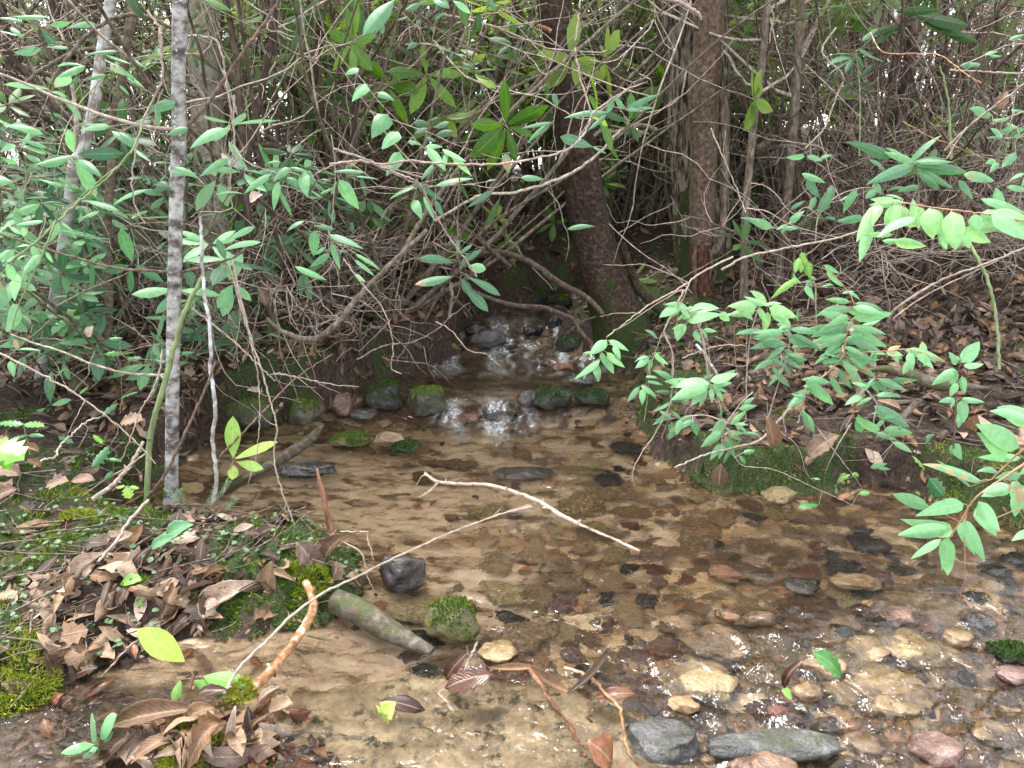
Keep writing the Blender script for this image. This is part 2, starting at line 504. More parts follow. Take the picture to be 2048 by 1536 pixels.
M['paletwig'] = bark_mat("pale_dead_twig", [(0.3, (0.16, 0.115, 0.09)), (0.5, (0.30, 0.235, 0.19)), (0.7, (0.45, 0.38, 0.33))], (6, 6, 6), 9, 0.3, 0.002)
M['darktwig'] = bark_mat("dark_twig_bark", [(0.3, (0.05, 0.03, 0.024)), (0.5, (0.12, 0.078, 0.058)), (0.7, (0.23, 0.17, 0.135))], (6, 6, 6), 9, 0.3, 0.002)
M['greenstem'] = bark_mat("green_stem", [(0.3, (0.10, 0.14, 0.055)), (0.6, (0.20, 0.26, 0.11)), (0.8, (0.30, 0.34, 0.19))], (5, 5, 2), 6, 0.2, 0.002, 0.5)
M['redstem'] = bark_mat("reddish_stem", [(0.3, (0.24, 0.12, 0.075)), (0.6, (0.40, 0.24, 0.15)), (0.8, (0.48, 0.36, 0.22))], (5, 5, 2), 6, 0.2, 0.002, 0.5)
M['orangewood'] = bark_mat("peeling_orange_branch", [(0.34, (0.11, 0.05, 0.022)), (0.46, (0.27, 0.125, 0.052)), (0.56, (0.38, 0.205, 0.10)), (0.66, (0.60, 0.52, 0.43))], (10, 10, 10), 5, 0.5, 0.004, 0.6, moss=((0.20, 0.20, 0.03), 0.68, 12))
M['mosslog'] = bark_mat("mossy_sunken_log", [(0.3, (0.035, 0.026, 0.018)), (0.5, (0.085, 0.065, 0.045)), (0.7, (0.17, 0.14, 0.11))], (8, 8, 8), 5, 0.8, 0.01, 0.6, moss=((0.075, 0.085, 0.024), 0.50, 14))
M['redwood'] = bark_mat("red_brown_snag", [(0.3, (0.10, 0.042, 0.024)), (0.5, (0.25, 0.115, 0.065)), (0.7, (0.42, 0.235, 0.145))], (20, 20, 2), 5, 0.6, 0.005, 0.7)
M['whitestick'] = bark_mat("peeled_white_stick", [(0.3, (0.20, 0.13, 0.085)), (0.46, (0.38, 0.29, 0.22)), (0.62, (0.52, 0.43, 0.36))], (5, 5, 5), 9, 0.5, 0.003, 0.7, speck=((0.20, 0.12, 0.075), 26, 0.66))
M['rhodolit'] = leaf_mat("rhododendron_leaf_backlit", [(0, (0.045, 0.12, 0.024)), (0.5, (0.10, 0.22, 0.035)), (1, (0.20, 0.34, 0.05))], rough=0.35, trans=0.55, rib=(0.28, 0.40, 0.12), under=(0.22, 0.30, 0.10))  # paler copy of the rhododendron leaf, backlight put into its colours
# stones
M['rk_dark'] = rock_mat("dark_wet_stone", (0.014, 0.011, 0.010), (0.042, 0.033, 0.029), (0.13, 0.105, 0.095), 9, 0.14)
M['rk_brown'] = rock_mat("brown_creek_stone", (0.050, 0.029, 0.015), (0.17, 0.102, 0.052), (0.34, 0.225, 0.13), 10, 0.25)
M['rk_red'] = rock_mat("red_brown_stone", (0.055, 0.025, 0.014), (0.18, 0.088, 0.048), (0.33, 0.18, 0.11), 10, 0.22)
M['rk_ochre'] = rock_mat("ochre_stone", (0.085, 0.054, 0.026), (0.25, 0.165, 0.085), (0.42, 0.31, 0.19), 9, 0.28)
M['rk_pink'] = rock_mat("pink_grey_stone", (0.075, 0.040, 0.028), (0.19, 0.115, 0.082), (0.36, 0.25, 0.20), 9, 0.25)
M['rk_greymoss'] = rock_mat("speckled_grey_stone", (0.030, 0.030, 0.027), (0.085, 0.083, 0.075), (0.22, 0.215, 0.20), 13, 0.3, moss=((0.060, 0.065, 0.030), 0.78))
M['rk_grey'] = rock_mat("grey_stone", (0.045, 0.042, 0.037), (0.13, 0.122, 0.108), (0.30, 0.285, 0.26), 11, 0.3)
M['rk_moss'] = rock_mat("mossy_stone", (0.018, 0.016, 0.012), (0.050, 0.044, 0.031), (0.11, 0.095, 0.07), 9, 0.5, moss=((0.060, 0.080, 0.015), 0.55))
M['rk_mossdk'] = rock_mat("dark_mossy_stone", (0.012, 0.012, 0.009), (0.030, 0.028, 0.021), (0.075, 0.068, 0.052), 9, 0.5, moss=((0.022, 0.038, 0.011), 0.54))
M['rk_mossyl'] = rock_mat("yellow_moss_stone", (0.040, 0.032, 0.014), (0.095, 0.075, 0.032), (0.18, 0.14, 0.07), 9, 0.4, moss=((0.085, 0.090, 0.022), 0.62))
M['rk_slab'] = rock_mat("sandy_flat_slab", (0.07, 0.045, 0.020), (0.23, 0.15, 0.085), (0.43, 0.32, 0.21), 9, 0.45, moss=((0.055, 0.042, 0.014), 0.80))


def ground_mat():
    m, nt, out = nodemat("creek_ground")
    v = coords(nt)
    a = nt.nodes.new('ShaderNodeAttribute'); a.attribute_name = "gm"       # x moss, y sand, z stony bed
    s = nt.nodes.new('ShaderNodeSeparateXYZ'); nt.links.new(a.outputs['Vector'], s.inputs[0])
    n1 = noise_(nt, v, 7, 8, 0.68); n2 = noise_(nt, v, 45, 5, 0.7); n3 = noise_(nt, v, 1.3, 4)
    soil = ramp(nt, [(0.30, (0.010, 0.007, 0.005)), (0.48, (0.034, 0.021, 0.015)), (0.62, (0.075, 0.047, 0.032)), (0.78, (0.15, 0.10, 0.072))], n2.outputs[0]).outputs[0]
    soil = mixc(nt, soil, ramp(nt, [(0.35, (0.6, 0.55, 0.5)), (0.65, (1.3, 1.25, 1.15))], n1.outputs[0]).outputs[0], 0.7, 'MULTIPLY')
    mp = nt.nodes.new('ShaderNodeMapping'); mp.inputs['Scale'].default_value = (2.0, 4.6, 2); mp.inputs['Rotation'].default_value = (0, 0, 0.25)
    nt.links.new(v, mp.inputs['Vector'])
    ns = noise_(nt, mp.outputs[0], 3.4, 9, 0.66, 0.9)
    sand = ramp(nt, [(0.37, (0.075, 0.045, 0.024)), (0.44, (0.18, 0.118, 0.068)), (0.49, (0.38, 0.275, 0.178)), (0.60, (0.50, 0.385, 0.27)), (0.8, (0.60, 0.49, 0.37))], ns.outputs[0]).outputs[0]
    sand = mixc(nt, sand, ramp(nt, [(0.3, (0.75, 0.72, 0.7)), (0.7, (1.15, 1.15, 1.12))], n2.outputs[0]).outputs[0], 0.5, 'MULTIPLY')
    bed = ramp(nt, [(0.38, (0.050, 0.030, 0.016)), (0.47, (0.12, 0.074, 0.040)), (0.54, (0.27, 0.18, 0.10)), (0.66, (0.46, 0.345, 0.22))], n1.outputs[0]).outputs[0]
    nm = noise_(nt, v, 120, 4, 0.75)
    moss = ramp(nt, [(0.34, (0.006, 0.010, 0.003)), (0.5, (0.024, 0.040, 0.008)), (0.64, (0.058, 0.085, 0.015)), (0.78, (0.12, 0.145, 0.030))], nm.outputs[0]).outputs[0]
    sy = nt.nodes.new('ShaderNodeSeparateXYZ'); nt.links.new(v, sy.inputs[0])
    mr = nt.nodes.new('ShaderNodeMapRange'); mr.inputs['From Min'].default_value = 13; mr.inputs['From Max'].default_value = 20
    nt.links.new(sy.outputs[1], mr.inputs['Value'])
    soil = mixc(nt, soil, ramp(nt, [(0.35, (0.30, 0.32, 0.16)), (0.65, (0.46, 0.46, 0.30))], n1.outputs[0]).outputs[0], mr.outputs[0])   # ground past the thicket paled, bright sky and haze painted into it
    # flat overlapping stones of the bed, two sizes
    wn = noise_(nt, v, 6, 3)
    wv = nt.nodes.new('ShaderNodeVectorMath'); wv.operation = 'MULTIPLY_ADD'
    nt.links.new(wn.outputs['Color'], wv.inputs[0]); wv.inputs[1].default_value = (.10, .10, 0); nt.links.new(v, wv.inputs[2])
    hst = None
    for sc_, lo in ((5.6, .40), (11.5, .50)):
        mp2 = nt.nodes.new('ShaderNodeMapping'); mp2.inputs['Scale'].default_value = (1.0, 1.5, 0.0); nt.links.new(wv.outputs[0], mp2.inputs['Vector'])
        vo = nt.nodes.new('ShaderNodeTexVoronoi'); vo.inputs['Scale'].default_value = sc_; nt.links.new(mp2.outputs[0], vo.inputs['Vector'])
        ve = nt.nodes.new('ShaderNodeTexVoronoi'); ve.feature = 'DISTANCE_TO_EDGE'; ve.inputs['Scale'].default_value = sc_; nt.links.new(mp2.outputs[0], ve.inputs['Vector'])
        sx = nt.nodes.new('ShaderNodeSeparateXYZ'); nt.links.new(vo.outputs['Color'], sx.inputs[0])
        sc = ramp(nt, [(0, (0.085, 0.052, 0.030)), (0.2, (0.17, 0.098, 0.052)), (0.38, (0.26, 0.14, 0.07)), (0.52, (0.35, 0.23, 0.12)), (0.66, (0.15, 0.105, 0.068)), (0.8, (0.42, 0.285, 0.145)), (1, (0.55, 0.42, 0.26))], sx.outputs[0]).outputs[0]
        sc = mixc(nt, sc, ramp(nt, [(0.3, (0.55, 0.52, 0.5)), (0.7, (1.25, 1.22, 1.2))], n2.outputs[0]).outputs[0], 0.7, 'MULTIPLY')
        ed = ramp(nt, [(0.0, (0.0, 0.0, 0.0)), (0.07, (1, 1, 1))], ve.outputs['Distance']).outputs[0]
        sc = mixc(nt, (0.030, 0.018, 0.011), sc, ed)
        here = math_(nt, 'GREATER_THAN', sx.outputs[1], lo)
        bed = mixc(nt, bed, sc, math_(nt, 'MULTIPLY', here, 0.92))
        hh = math_(nt, 'MULTIPLY', ramp(nt, [(0.0, (0, 0, 0)), (0.16, (1, 1, 1))], ve.outputs['Distance']).outputs[0], here)
        hst = hh if hst is None else math_(nt, 'MAXIMUM', hst, hh)
    c = mixc(nt, soil, bed, s.outputs[2])
    c = mixc(nt, c, sand, s.outputs[1])
    c = mixc(nt, c, moss, s.outputs[0])
    h = math_(nt, 'ADD', n2.outputs[0], math_(nt, 'MULTIPLY', nm.outputs[0], 0.8))
    h = math_(nt, 'ADD', h, math_(nt, 'MULTIPLY', math_(nt, 'MULTIPLY', hst, s.outputs[2]), 1.2))
    pbsdf(nt, out, c, 0.75, 0.3, bump(nt, h, 0.8, 0.015))
    return m


def water_mat():
    m, nt, out = nodemat("creek_water")
    v = coords(nt)
    a = nt.nodes.new('ShaderNodeAttribute'); a.attribute_name = "lf"       # x froth and painted glints, y roughness of the surface
    s = nt.nodes.new('ShaderNodeSeparateXYZ'); nt.links.new(a.outputs['Vector'], s.inputs[0])
    n1 = noise_(nt, v, 22, 3, 0.55, 0.6); n2 = noise_(nt, v, 70, 2, 0.5, 0.4)
    h = math_(nt, 'ADD', n1.outputs[0], math_(nt, 'MULTIPLY', n2.outputs[0], 0.15))
    b = nt.nodes.new('ShaderNodeBump'); b.inputs['Distance'].default_value = 0.02
    nt.links.new(h, b.inputs['Height'])
    nt.links.new(math_(nt, 'ADD', math_(nt, 'MULTIPLY', s.outputs[1], 0.6), 0.24), b.inputs['Strength'])
    g = nt.nodes.new('ShaderNodeBsdfPrincipled')
    g.inputs['Base Color'].default_value = (0.99, 0.95, 0.87, 1)
    g.inputs['Transmission Weight'].default_value = 1.0
    g.inputs['IOR'].default_value = 1.44
    g.inputs['Roughness'].default_value = 0.02
    nt.links.new(b.outputs[0], g.inputs['Normal'])
    f = nt.nodes.new('ShaderNodeBsdfPrincipled')
    f.inputs['Base Color'].default_value = (0.78, 0.80, 0.82, 1); f.inputs['Roughness'].default_value = 0.35
    nt.links.new(b.outputs[0], f.inputs['Normal'])
    mx = nt.nodes.new('ShaderNodeMixShader')
    nf = noise_(nt, v, 60, 5, 0.7, 1.2)
    k = math_(nt, 'MULTIPLY', s.outputs[0], ramp(nt, [(0.40, (0, 0, 0)), (0.62, (0.9, 0.9, 0.9))], nf.outputs[0]).outputs[0], True)
    nt.links.new(k, mx.inputs[0])
    nt.links.new(g.outputs[0], mx.inputs[1]); nt.links.new(f.outputs[0], mx.inputs[2])
    nt.links.new(mx.outputs[0], out.inputs[0])
    return m


def moss_mat():
    m, nt, out = nodemat("moss_tuft")
    s = attr(nt)
    c = ramp(nt, [(0, (0.010, 0.020, 0.005)), (0.25, (0.032, 0.066, 0.011)), (0.5, (0.085, 0.145, 0.020)), (0.8, (0.17, 0.22, 0.032)), (1, (0.30, 0.31, 0.055))], s[2]).outputs[0]
    pbsdf(nt, out, c, 0.8, 0.2)
    return m


M['ground'] = ground_mat()
M['water'] = water_mat()
M['moss'] = moss_mat()
import colorsys
SAT = {'rhodo': 1.1, 'rhodolit': 1.05, 'dog': 1.16, 'holly': 1.15, 'dead': 1.06, 'deadwet': 1.2, 'moss': 1.1, 'ground': 1.0}
for key, k in SAT.items():
    for n in M[key].node_tree.nodes:
        if n.type == 'VALTORGB':
            for e in n.color_ramp.elements:
                h_, l_, s_ = colorsys.rgb_to_hsv(*[min(1, x) for x in e.color[:3]])
                if max(e.color[:3]) > 1.0 or l_ < .02: continue
                e.color = (*colorsys.hsv_to_rgb(h_, min(1, l_ * k), s_), 1)
# ------------------------------------------------------------------ the lie of the land
def zw0(Y):
    """water level up the creek: pools and small steps"""
    return np.interp(Y, [0, 3.70, 4.02, 4.80, 5.45, 6.0, 6.7, 7.6, 9, 14], [0, 0, .075, .088, .20, .23, .36, .42, .55, .7])


def zw(x, Y):
    """the near right corner spills over stones and drops away"""
    k = np.clip((1.98 - Y) + 0.30 * (x - 0.55), -1, 1)
    return zw0(Y) - 0.045 * sstep(0.0, 0.45, k) * sstep(0.12, 0.42, x)


def edge_pt(px, py):
    z = 0.0
    for _ in range(8):
        p = PZ(px, py, z)
        z = float(zw0(p[1]))
        if p[1] > 9 or p[1] < 0: break
    return p[:2]


LEFT_EDGE = [(-700, 1560), (-250, 1440), (60, 1405), (200, 1335), (330, 1285), (480, 1255), (640, 1235), (712, 1185), (700, 1120), (640, 1085),
             (520, 1062), (400, 1062), (300, 1050), (235, 1025), (250, 985), (330, 945), (400, 900), (450, 856), (540, 850), (620, 832), (690, 800), (750, 768),
             (830, 742), (905, 722), (938, 700), (930, 662), (975, 628), (1040, 604), (1064, 578), (1075, 560)]
RIGHT_EDGE = [(1140, 560), (1160, 585), (1170, 620), (1120, 660), (1112, 690), (1225, 716), (1280, 755), (1268, 800), (1292, 880), (1335, 925),
              (1430, 985), (1640, 985), (1720, 965), (1840, 985), (2060, 1062), (2320, 1150), (2750, 1260), (3300, 1500)]
POLY = np.array([edge_pt(*p) for p in LEFT_EDGE] + [edge_pt(*p) for p in RIGHT_EDGE] + [(2.2, 0.45), (-2.2, 0.45)])
_A = POLY; _Bp = np.roll(POLY, -1, axis=0)


def sdist(x, y):
    """metres from the water's edge, negative over water"""
    x = np.asarray(x, float); y = np.asarray(y, float)
    sh = x.shape; x = x.ravel(); y = y.ravel()
    d2 = np.full(x.shape, 1e9); ins = np.zeros(x.shape, bool)
    for a, b in zip(_A, _Bp):
        ex, ey = b - a
        t = np.clip(((x - a[0]) * ex + (y - a[1]) * ey) / (ex * ex + ey * ey + 1e-12), 0, 1)
        d2 = np.minimum(d2, (x - a[0] - t * ex) ** 2 + (y - a[1] - t * ey) ** 2)
        c = (a[1] > y) != (b[1] > y)
        if ex or ey:
            xi = a[0] + (y - a[1]) * ex / (ey if abs(ey) > 1e-12 else 1e-12)
            ins ^= c & (x < xi)
    d = np.where(ins, -np.sqrt(d2), np.sqrt(d2))
    # ragged banks: bites and bulges
    d = d + (0.040 * fbm(x * 4.2, y * 4.2, 2, 71) + 0.016 * fbm(x * 15, y * 15, 2, 72)) * np.exp(-(d / 0.35) ** 2)
    return d.reshape(sh)


_lw = np.array([edge_pt(*p) for p in LEFT_EDGE]); _rw = np.array([edge_pt(*p) for p in RIGHT_EDGE])


def cx(Y):
    return np.interp(Y, [1.0, 2.0, 2.8, 3.5, 4.3, 5.2, 6.5, 9, 20, 60], [0.25, 0.15, 0.05, -0.12, -0.14, -0.05, 0.40, 0.6, 1.0, 2.0])


ISL = PZ(405, 1478, 0.03)


def place_h(x, y, sd=None):
    x = np.asarray(x, float); y = np.asarray(y, float)
    if sd is None: sd = sdist(x, y)
    lev = zw(x, y)
    left = 1 - sstep(-0.12, 0.12, x - cx(y))
    nearspit = np.interp(y, [1.2, 2.2, 2.7, 3.1, 3.7, 5, 8], [.06, .12, .13, .16, .27, .28, .2])
    rb = np.interp(y, [1.2, 2.4, 3.4, 4.2, 5, 8], [.12, .155, .16, .18, .2, .2])
    Hb = nearspit * left + rb * (1 - left)
    wb = np.interp(y, [1.2, 2.6, 3.6, 6], [.16, .13, .09, .1]) * left + 0.075 * (1 - left)
    S = 4.5 * left + 7.0 * (1 - left); sl = 0.11 * left + 0.225 * (1 - left)
    out = lev + Hb * sstep(-0.01, 1, sd / wb) + sl * S * (1 - np.exp(-np.maximum(sd - 0.12, 0) / S))
    out = out + sstep(0.03, 0.4, sd) * (0.045 * fbm(x * 1.7, y * 1.7, 3, 3) + 0.02 * fbm(x * 6, y * 6, 3, 8))
    bed = lev - 0.012 - 0.065 * sstep(0, 0.22, -sd) - 0.03 * sstep(0.1, 0.5, -sd) + 0.014 * fbm(x * 7, y * 7, 3, 4) + 0.008 * fbm(x * 3, y * 9, 2, 6)
    casc = np.exp(-((y - 3.97) / 0.09) ** 2) + np.exp(-((y - 5.2) / 0.25) ** 2) + np.exp(-((y - 6.4) / 0.3) ** 2)
    bed = bed + 0.04 * np.clip(casc, 0, 1) * sstep(0, 0.1, -sd)
    h = np.where(sd > 0, out, bed)
    isl = np.exp(-(((x - ISL[0]) / 0.17) ** 2 + ((y - ISL[1]) / 0.12) ** 2)) * 0.125 - 0.075
    h = np.where((sd < 0) & (isl > h), isl + 0.01 * fbm(x * 12, y * 12, 2, 5), h)
    # beyond the thicket the ground levels off and falls gently away
    far = sstep(10, 24, y)
    h = h * (1 - far) + (0.55 - 0.01 * (y - 10) + 0.25 * fbm(x * .15, y * .15, 3, 2) + 0.03 * np.clip(x, 0, 20)) * far
    return h


def G(px, py):
    """where the sight line through a photo pixel meets the ground"""
    d = raydir(px, py)
    t = np.exp(np.linspace(math.log(1.0), math.log(40), 900))
    p = CAM[None] + d[None] * t[:, None]
    h = place_h(p[:, 0], p[:, 1])
    k = np.argmax(p[:, 2] < h)
    return p[k] if p[k, 2] < h[k] else p[-1]


def gz(x, y):
    return float(place_h(np.array([x]), np.array([y]))[0])


def grid_mesh(name, Ys, us, hf, keep=None, mat=None, attname="gm"):
    YY, UU = np.meshgrid(Ys, us, indexing='ij')
    XX = UU * (YY + 0.6)
    z, att, sd = hf(XX, YY)
    V = np.stack([XX, YY, z], -1).reshape(-1, 3)
    r, c = XX.shape
    i = np.arange(r - 1)[:, None] * c; j = np.arange(c - 1)[None, :]
    q = np.stack([i + j, i + j + 1, i + c + j + 1, i + c + j], -1).reshape(-1, 4)
    if keep is not None:
        k = keep(sd).ravel()
        q = q[k[q].any(axis=1)]
        used = np.unique(q); mp = -np.ones(len(V), int); mp[used] = np.arange(len(used))
        V = V[used]; q = mp[q]; att = att.reshape(-1, 3)[used]
    mb = MB(); mb.add(V, q, None, att)
    o = mb.build(name, mat)
    if attname != "lf":
        o.data.attributes["lf"].name = attname
    return o


def moss_amount(x, y, sd):
    """where moss grows on the banks"""
    left = x < cx(y)
    n = fbm(x * 4.5, y * 4.5, 4, 12)
    right_block = (~left) * (y > 2.1) * (y < 3.9) * sstep(0.30, 0.05, sd) * 1.3
    right_up = (~left) * (y >= 3.7) * sstep(1.3, 0.2, sd) * 0.85
    spit = left * (y < 3.0) * 0.92 * sstep(1.2, 0.3, sd)
    leftup = left * (y >= 3.0) * sstep(0.22, 0.0, sd) * 0.30
    n2 = fbm(x * 13, y * 13, 3, 14)
    k = (right_block * 0.62 + right_up * .8 + spit * .9 + leftup) + 0.75 * n + 0.30 * n2
    return sstep(0.45, 0.75, k) * (sd > -0.01)


def sand_amount(x, y, sd):
    """pale sand: the little front pool, the left shallows, the pool below the step"""
    n = fbm(x * 2.6, y * 4.0, 4, 21)
    k = 0.75 * np.exp(-(((x + 0.35) / 0.55) ** 2 + ((y - 1.85) / 0.28) ** 2)) + 0.8 * np.exp(-(((x + 0.75) / 0.55) ** 2 + ((y - 3.0) / 0.55) ** 2))
    k = k + 0.40 * np.exp(-(((x + 0.15) / 0.5) ** 2 + ((y - 2.5) / 0.6) ** 2)) + 0.6 * np.exp(-(((x - 0.35) / 0.4) ** 2 + ((y - 3.55) / 0.35) ** 2)) + 0.2 * np.exp(-(((x - 0.85) / 0.5) ** 2 + ((y - 2.6) / 0.5) ** 2))
    return sstep(0.22, 0.5, k + 0.42 * n) * (sd < -0.014)


def build_ground():
    Ys = np.concatenate([0.42 * np.exp(np.arange(0, 420) * 0.0075), [0]])[:-1]
    Ys = np.concatenate([Ys, Ys[-1] * np.exp(np.arange(1, 70) * 0.045)])
    us = np.concatenate([-np.linspace(3.2, 1.02, 28), np.linspace(-1.0, 1.0, 560), np.linspace(1.02, 3.2, 28)])

    def hf(x, y):
        sd = sdist(x, y)
        z = place_h(x, y, sd)
        m = moss_amount(x, y, sd)
        z = z + m * 0.012 * (1 + fbm(x * 25, y * 25, 2, 7))
        att = np.stack([m, sand_amount(x, y, sd), (sd < -0.012) * (1 - 0.62 * sstep(3.75, 4.2, y)) * (1 - 0.45 * sstep(-0.35, -0.75, x) * (y < 1.75))], -1)
        return z, att, sd
    o = grid_mesh("ground", Ys, us, hf, None, M['ground'])
    tag(o, kind="structure")
    return o


def build_water():
    Ys = 1.05 * np.exp(np.arange(0, 430) * 0.0049)
    us = np.linspace(-1.0, 1.0, 560)

    def hf(x, y):
        sd = sdist(x, y)
        lev = zw(x, y)
        casc = np.exp(-((y - 3.88) / 0.15) ** 2) * (0.25 + 0.75 * np.exp(-((x + 0.13) / 0.24) ** 2)) + np.exp(-((y - 5.15) / 0.45) ** 2) + np.exp(-((y - 6.4) / 0.55) ** 2)
        casc = np.clip(casc + 0.62 * np.exp(-((y - 3.66) / 0.24) ** 2 - ((x + 0.10) / 0.30) ** 2) + 0.45 * np.exp(-((y - 4.55) / 0.25) ** 2) + 0.35 * np.exp(-((y - 3.1) / 0.25) ** 2 - ((x - 0.1) / 0.4) ** 2), 0, 1)
        fr = sstep(0.0, 0.25, (1.98 - y) + 0.30 * (x - 0.55)) * sstep(0.2, 0.5, x)
        t = np.clip(casc + 0.55 * fr, 0, 1)
        calm = 0.25 + 0.75 * sstep(-0.75, 0.1, x - cx(y))
        # the deeper riffle in midstream
        mid = 0.55 + 0.45 * fbm(x * 1.6, y * 1.6, 2, 31)
        a = 0.0058 * calm * (0.3 + mid) + 0.0075 * t
        rip = a * (fbm(x * 11 + 0.6 * y, y * 15, 4, 40, 0.62) + 0.40 * fbm(x * 20, y * 30, 2, 41, 0.5))
        big = np.clip(y / 3.0, 1, 2.2)
        rip = rip * (1 + 0.5 * sstep(3.4, 5, y)) + 0.009 * big * t * fbm(x * 17 / big, y * 12 / big, 3, 46, 0.6)
        z = lev + rip - 0.004 * (sd > 0)
        fn = fbm(x * 34 / big + 0.8 * fbm(x * 9, y * 9, 2, 48), y * 9 / big, 3, 44, 0.6)
        foam_glint = sstep(0.30, 0.9, t) * np.where(y > 3.4, 0.85 * sstep(-0.1, 0.5, fn), 0.30 * sstep(0.55, 0.95, t) * sstep(0.3, 0.8, fn))  # whitish colour for froth, and for glints painted onto the rapids
        att = np.stack([foam_glint, np.clip(calm * 0.35 + t * 0.8, 0, 1), t], -1)
        return z, att, sd
    o = grid_mesh("water", Ys, us, hf, lambda sd: sd < 0.03, M['water'], "lf")
    tag(o, kind="structure")
    return o


ground = build_ground()
water = build_water()

# ------------------------------------------------------------------ light
SUN_EL, SUN_ROT = math.radians(68), math.radians(322)
w = bpy.data.worlds.new("World"); scene.world = w; w.use_nodes = True
nt = w.node_tree; nt.nodes.clear()
sky = nt.nodes.new('ShaderNodeTexSky'); sky.sky_type = 'NISHITA'; sky.sun_disc = False
sky.sun_elevation = SUN_EL; sky.sun_rotation = SUN_ROT
sky.air_density = 1.0; sky.dust_density = 1.0; sky.ozone_density = 1.0
hs = nt.nodes.new('ShaderNodeHueSaturation'); hs.inputs['Saturation'].default_value = 0.22
bg = nt.nodes.new('ShaderNodeBackground'); bg.inputs['Strength'].default_value = 0.118
wo = nt.nodes.new('ShaderNodeOutputWorld')
nt.links.new(sky.outputs[0], hs.inputs['Color']); nt.links.new(hs.outputs[0], bg.inputs[0]); nt.links.new(bg.outputs[0], wo.inputs[0])
sd_ = bpy.data.lights.new("sun", 'SUN'); sd_.energy = 1.5; sd_.angle = math.radians(24); sd_.color = (1.0, 0.97, 0.92)
so = bpy.data.objects.new("sun", sd_); COL.objects.link(so)
so.rotation_euler = Euler((math.radians(90) - SUN_EL, 0, math.radians(180) - SUN_ROT))
scene.view_settings.view_transform = 'Standard'
scene.view_settings.look = 'None'
scene.view_settings.gamma = 1.0
scene.view_settings.exposure = 2.9
scene.render.engine = 'CYCLES'
scene.cycles.use_denoising = True
scene.cycles.max_bounces = 10
scene.cycles.diffuse_bounces = 3
scene.cycles.glossy_bounces = 3
scene.cycles.transmission_bounces = 8
scene.cycles.transparent_max_bounces = 8
# ------------------------------------------------------------------ stones
import bmesh


def ico(sub=4):
    bm = bmesh.new(); bmesh.ops.create_icosphere(bm, subdivisions=sub, radius=1.0)
    bm.verts.ensure_lookup_table()
    v = np.array([x.co[:] for x in bm.verts]); f = np.array([[a.index for a in p.verts] for p in bm.faces])
    bm.free()
    return v, f
ICO4 = ico(4); ICO3 = ico(3)


def rock_verts(seed, sx, sy, sz, rough=0.22, flat=0.0, angular=0.5, base=ICO4):
    v, f = base
    rs = np.random.default_rng(seed)
    v = v.copy()
    # chip the ball with planes so the stone has faces and edges
    for k in range(int(5 + 9 * angular)):
        n = nrm(rs.normal(0, 1, 3)); d = rs.uniform(0.62, 0.92)
        over = np.maximum(v @ n - d, 0)
        v = v - over[:, None] * n[None] * 0.92
    o = rs.uniform(-50, 50, 3)
    disp = np.array([mnoise.fractal(Vector(p * 1.5 + o), 1.0, 2.0, 4) for p in v])
    v = v * (1 + rough * 0.55 * disp)[:, None]
    disp = np.array([mnoise.noise(Vector(p * 7 + o)) for p in v])
    v = v * (1 + rough * 0.10 * disp)[:, None]
    if flat:
        z = v[:, 2]; v[:, 2] = np.where(z > 1 - flat, 1 - flat + (z - 1 + flat) * 0.2, z)
    return v * np.array([sx, sy, sz]), f


def stone(px, py, wpx, hpx, mat, label, zc=None, depth=0.8, rot=0.0, tilt=0.0, seed=0, group=None, angular=0.75, sink=0.35, flat=0.2, name="stone", rough=0.34, cat="stone"):
    """a stone whose waterline middle is at pixel (px,py), wpx wide and hpx of it showing"""
    p = edge_pt(px, py)
    for _ in range(6):
        lev = float(zw(np.array([p[0]]), np.array([p[1]]))[0]); p = PZ(px, py, lev)[:2]
    Y = p[1]
    k = Y / (F_PX * cp) * 1.06
    sx = wpx * k / 2
    sy = sx * depth
    zt = hpx * k
    sz = zt * (0.5 + sink)
    mb = MB(); v, f = rock_verts(seed + 100, sx, sy, sz, angular=angular, flat=flat, rough=rough)
    e = np.array(Euler((tilt, 0, rot)).to_matrix())
    v = v @ e.T
    top = v[:, 2].max()
    z0 = (lev + (zt if zc is None else zc)) - top
    mb.add(v, None, f)
    o = mb.build(name, M[mat], None, (0, 0, 0))
    o.location = (p[0], Y + sy * 0.25, z0)
    tag(o, label, cat, group)
    if mat in ('rk_moss', 'rk_mossdk', 'rk_mossyl'): MOSSY.append((o, {'rk_moss': .52, 'rk_mossdk': .18, 'rk_mossyl': .42}[mat]))
    return o


MOSSY = []
G_ROW = "stones of the low step across the creek"
stone(685, 826, 46, 42, 'rk_brown', "smooth brown stone at the left end of the low stone step", seed=1, rot=.4, group=G_ROW)
stone(772, 808, 78, 42, 'rk_mossdk', "dark green mossy boulder in the stone step beside the brown stone", seed=2, group=G_ROW)
stone(852, 822, 78, 46, 'rk_moss', "grey boulder with a bright yellow green moss cap left of the little fall", seed=3, group=G_ROW)
stone(1058, 806, 44, 24, 'rk_dark', "small dark wet stone tilted at the right of the little fall", seed=4, rot=.5, group=G_ROW)
stone(1100, 808, 92, 30, 'rk_mossdk', "long dark greenish stone right of the little fall", seed=5, depth=.6, group=G_ROW)
stone(1190, 806, 74, 26, 'rk_mossdk', "flat black mossy stone at the right end of the stone step", seed=6, depth=.7, group=G_ROW)
stone(925, 832, 90, 14, 'rk_brown', "brown stone under the falling water of the low step", seed=7, zc=0.008, group=G_ROW)
stone(1000, 828, 80, 14, 'rk_dark', "dark stone under the right half of the little fall", seed=8, zc=0.004, group=G_ROW)
stone(500, 848, 130, 55, 'rk_moss', "mossy bank stone at the left edge of the pool", seed=9, depth=.6, rot=-.2)
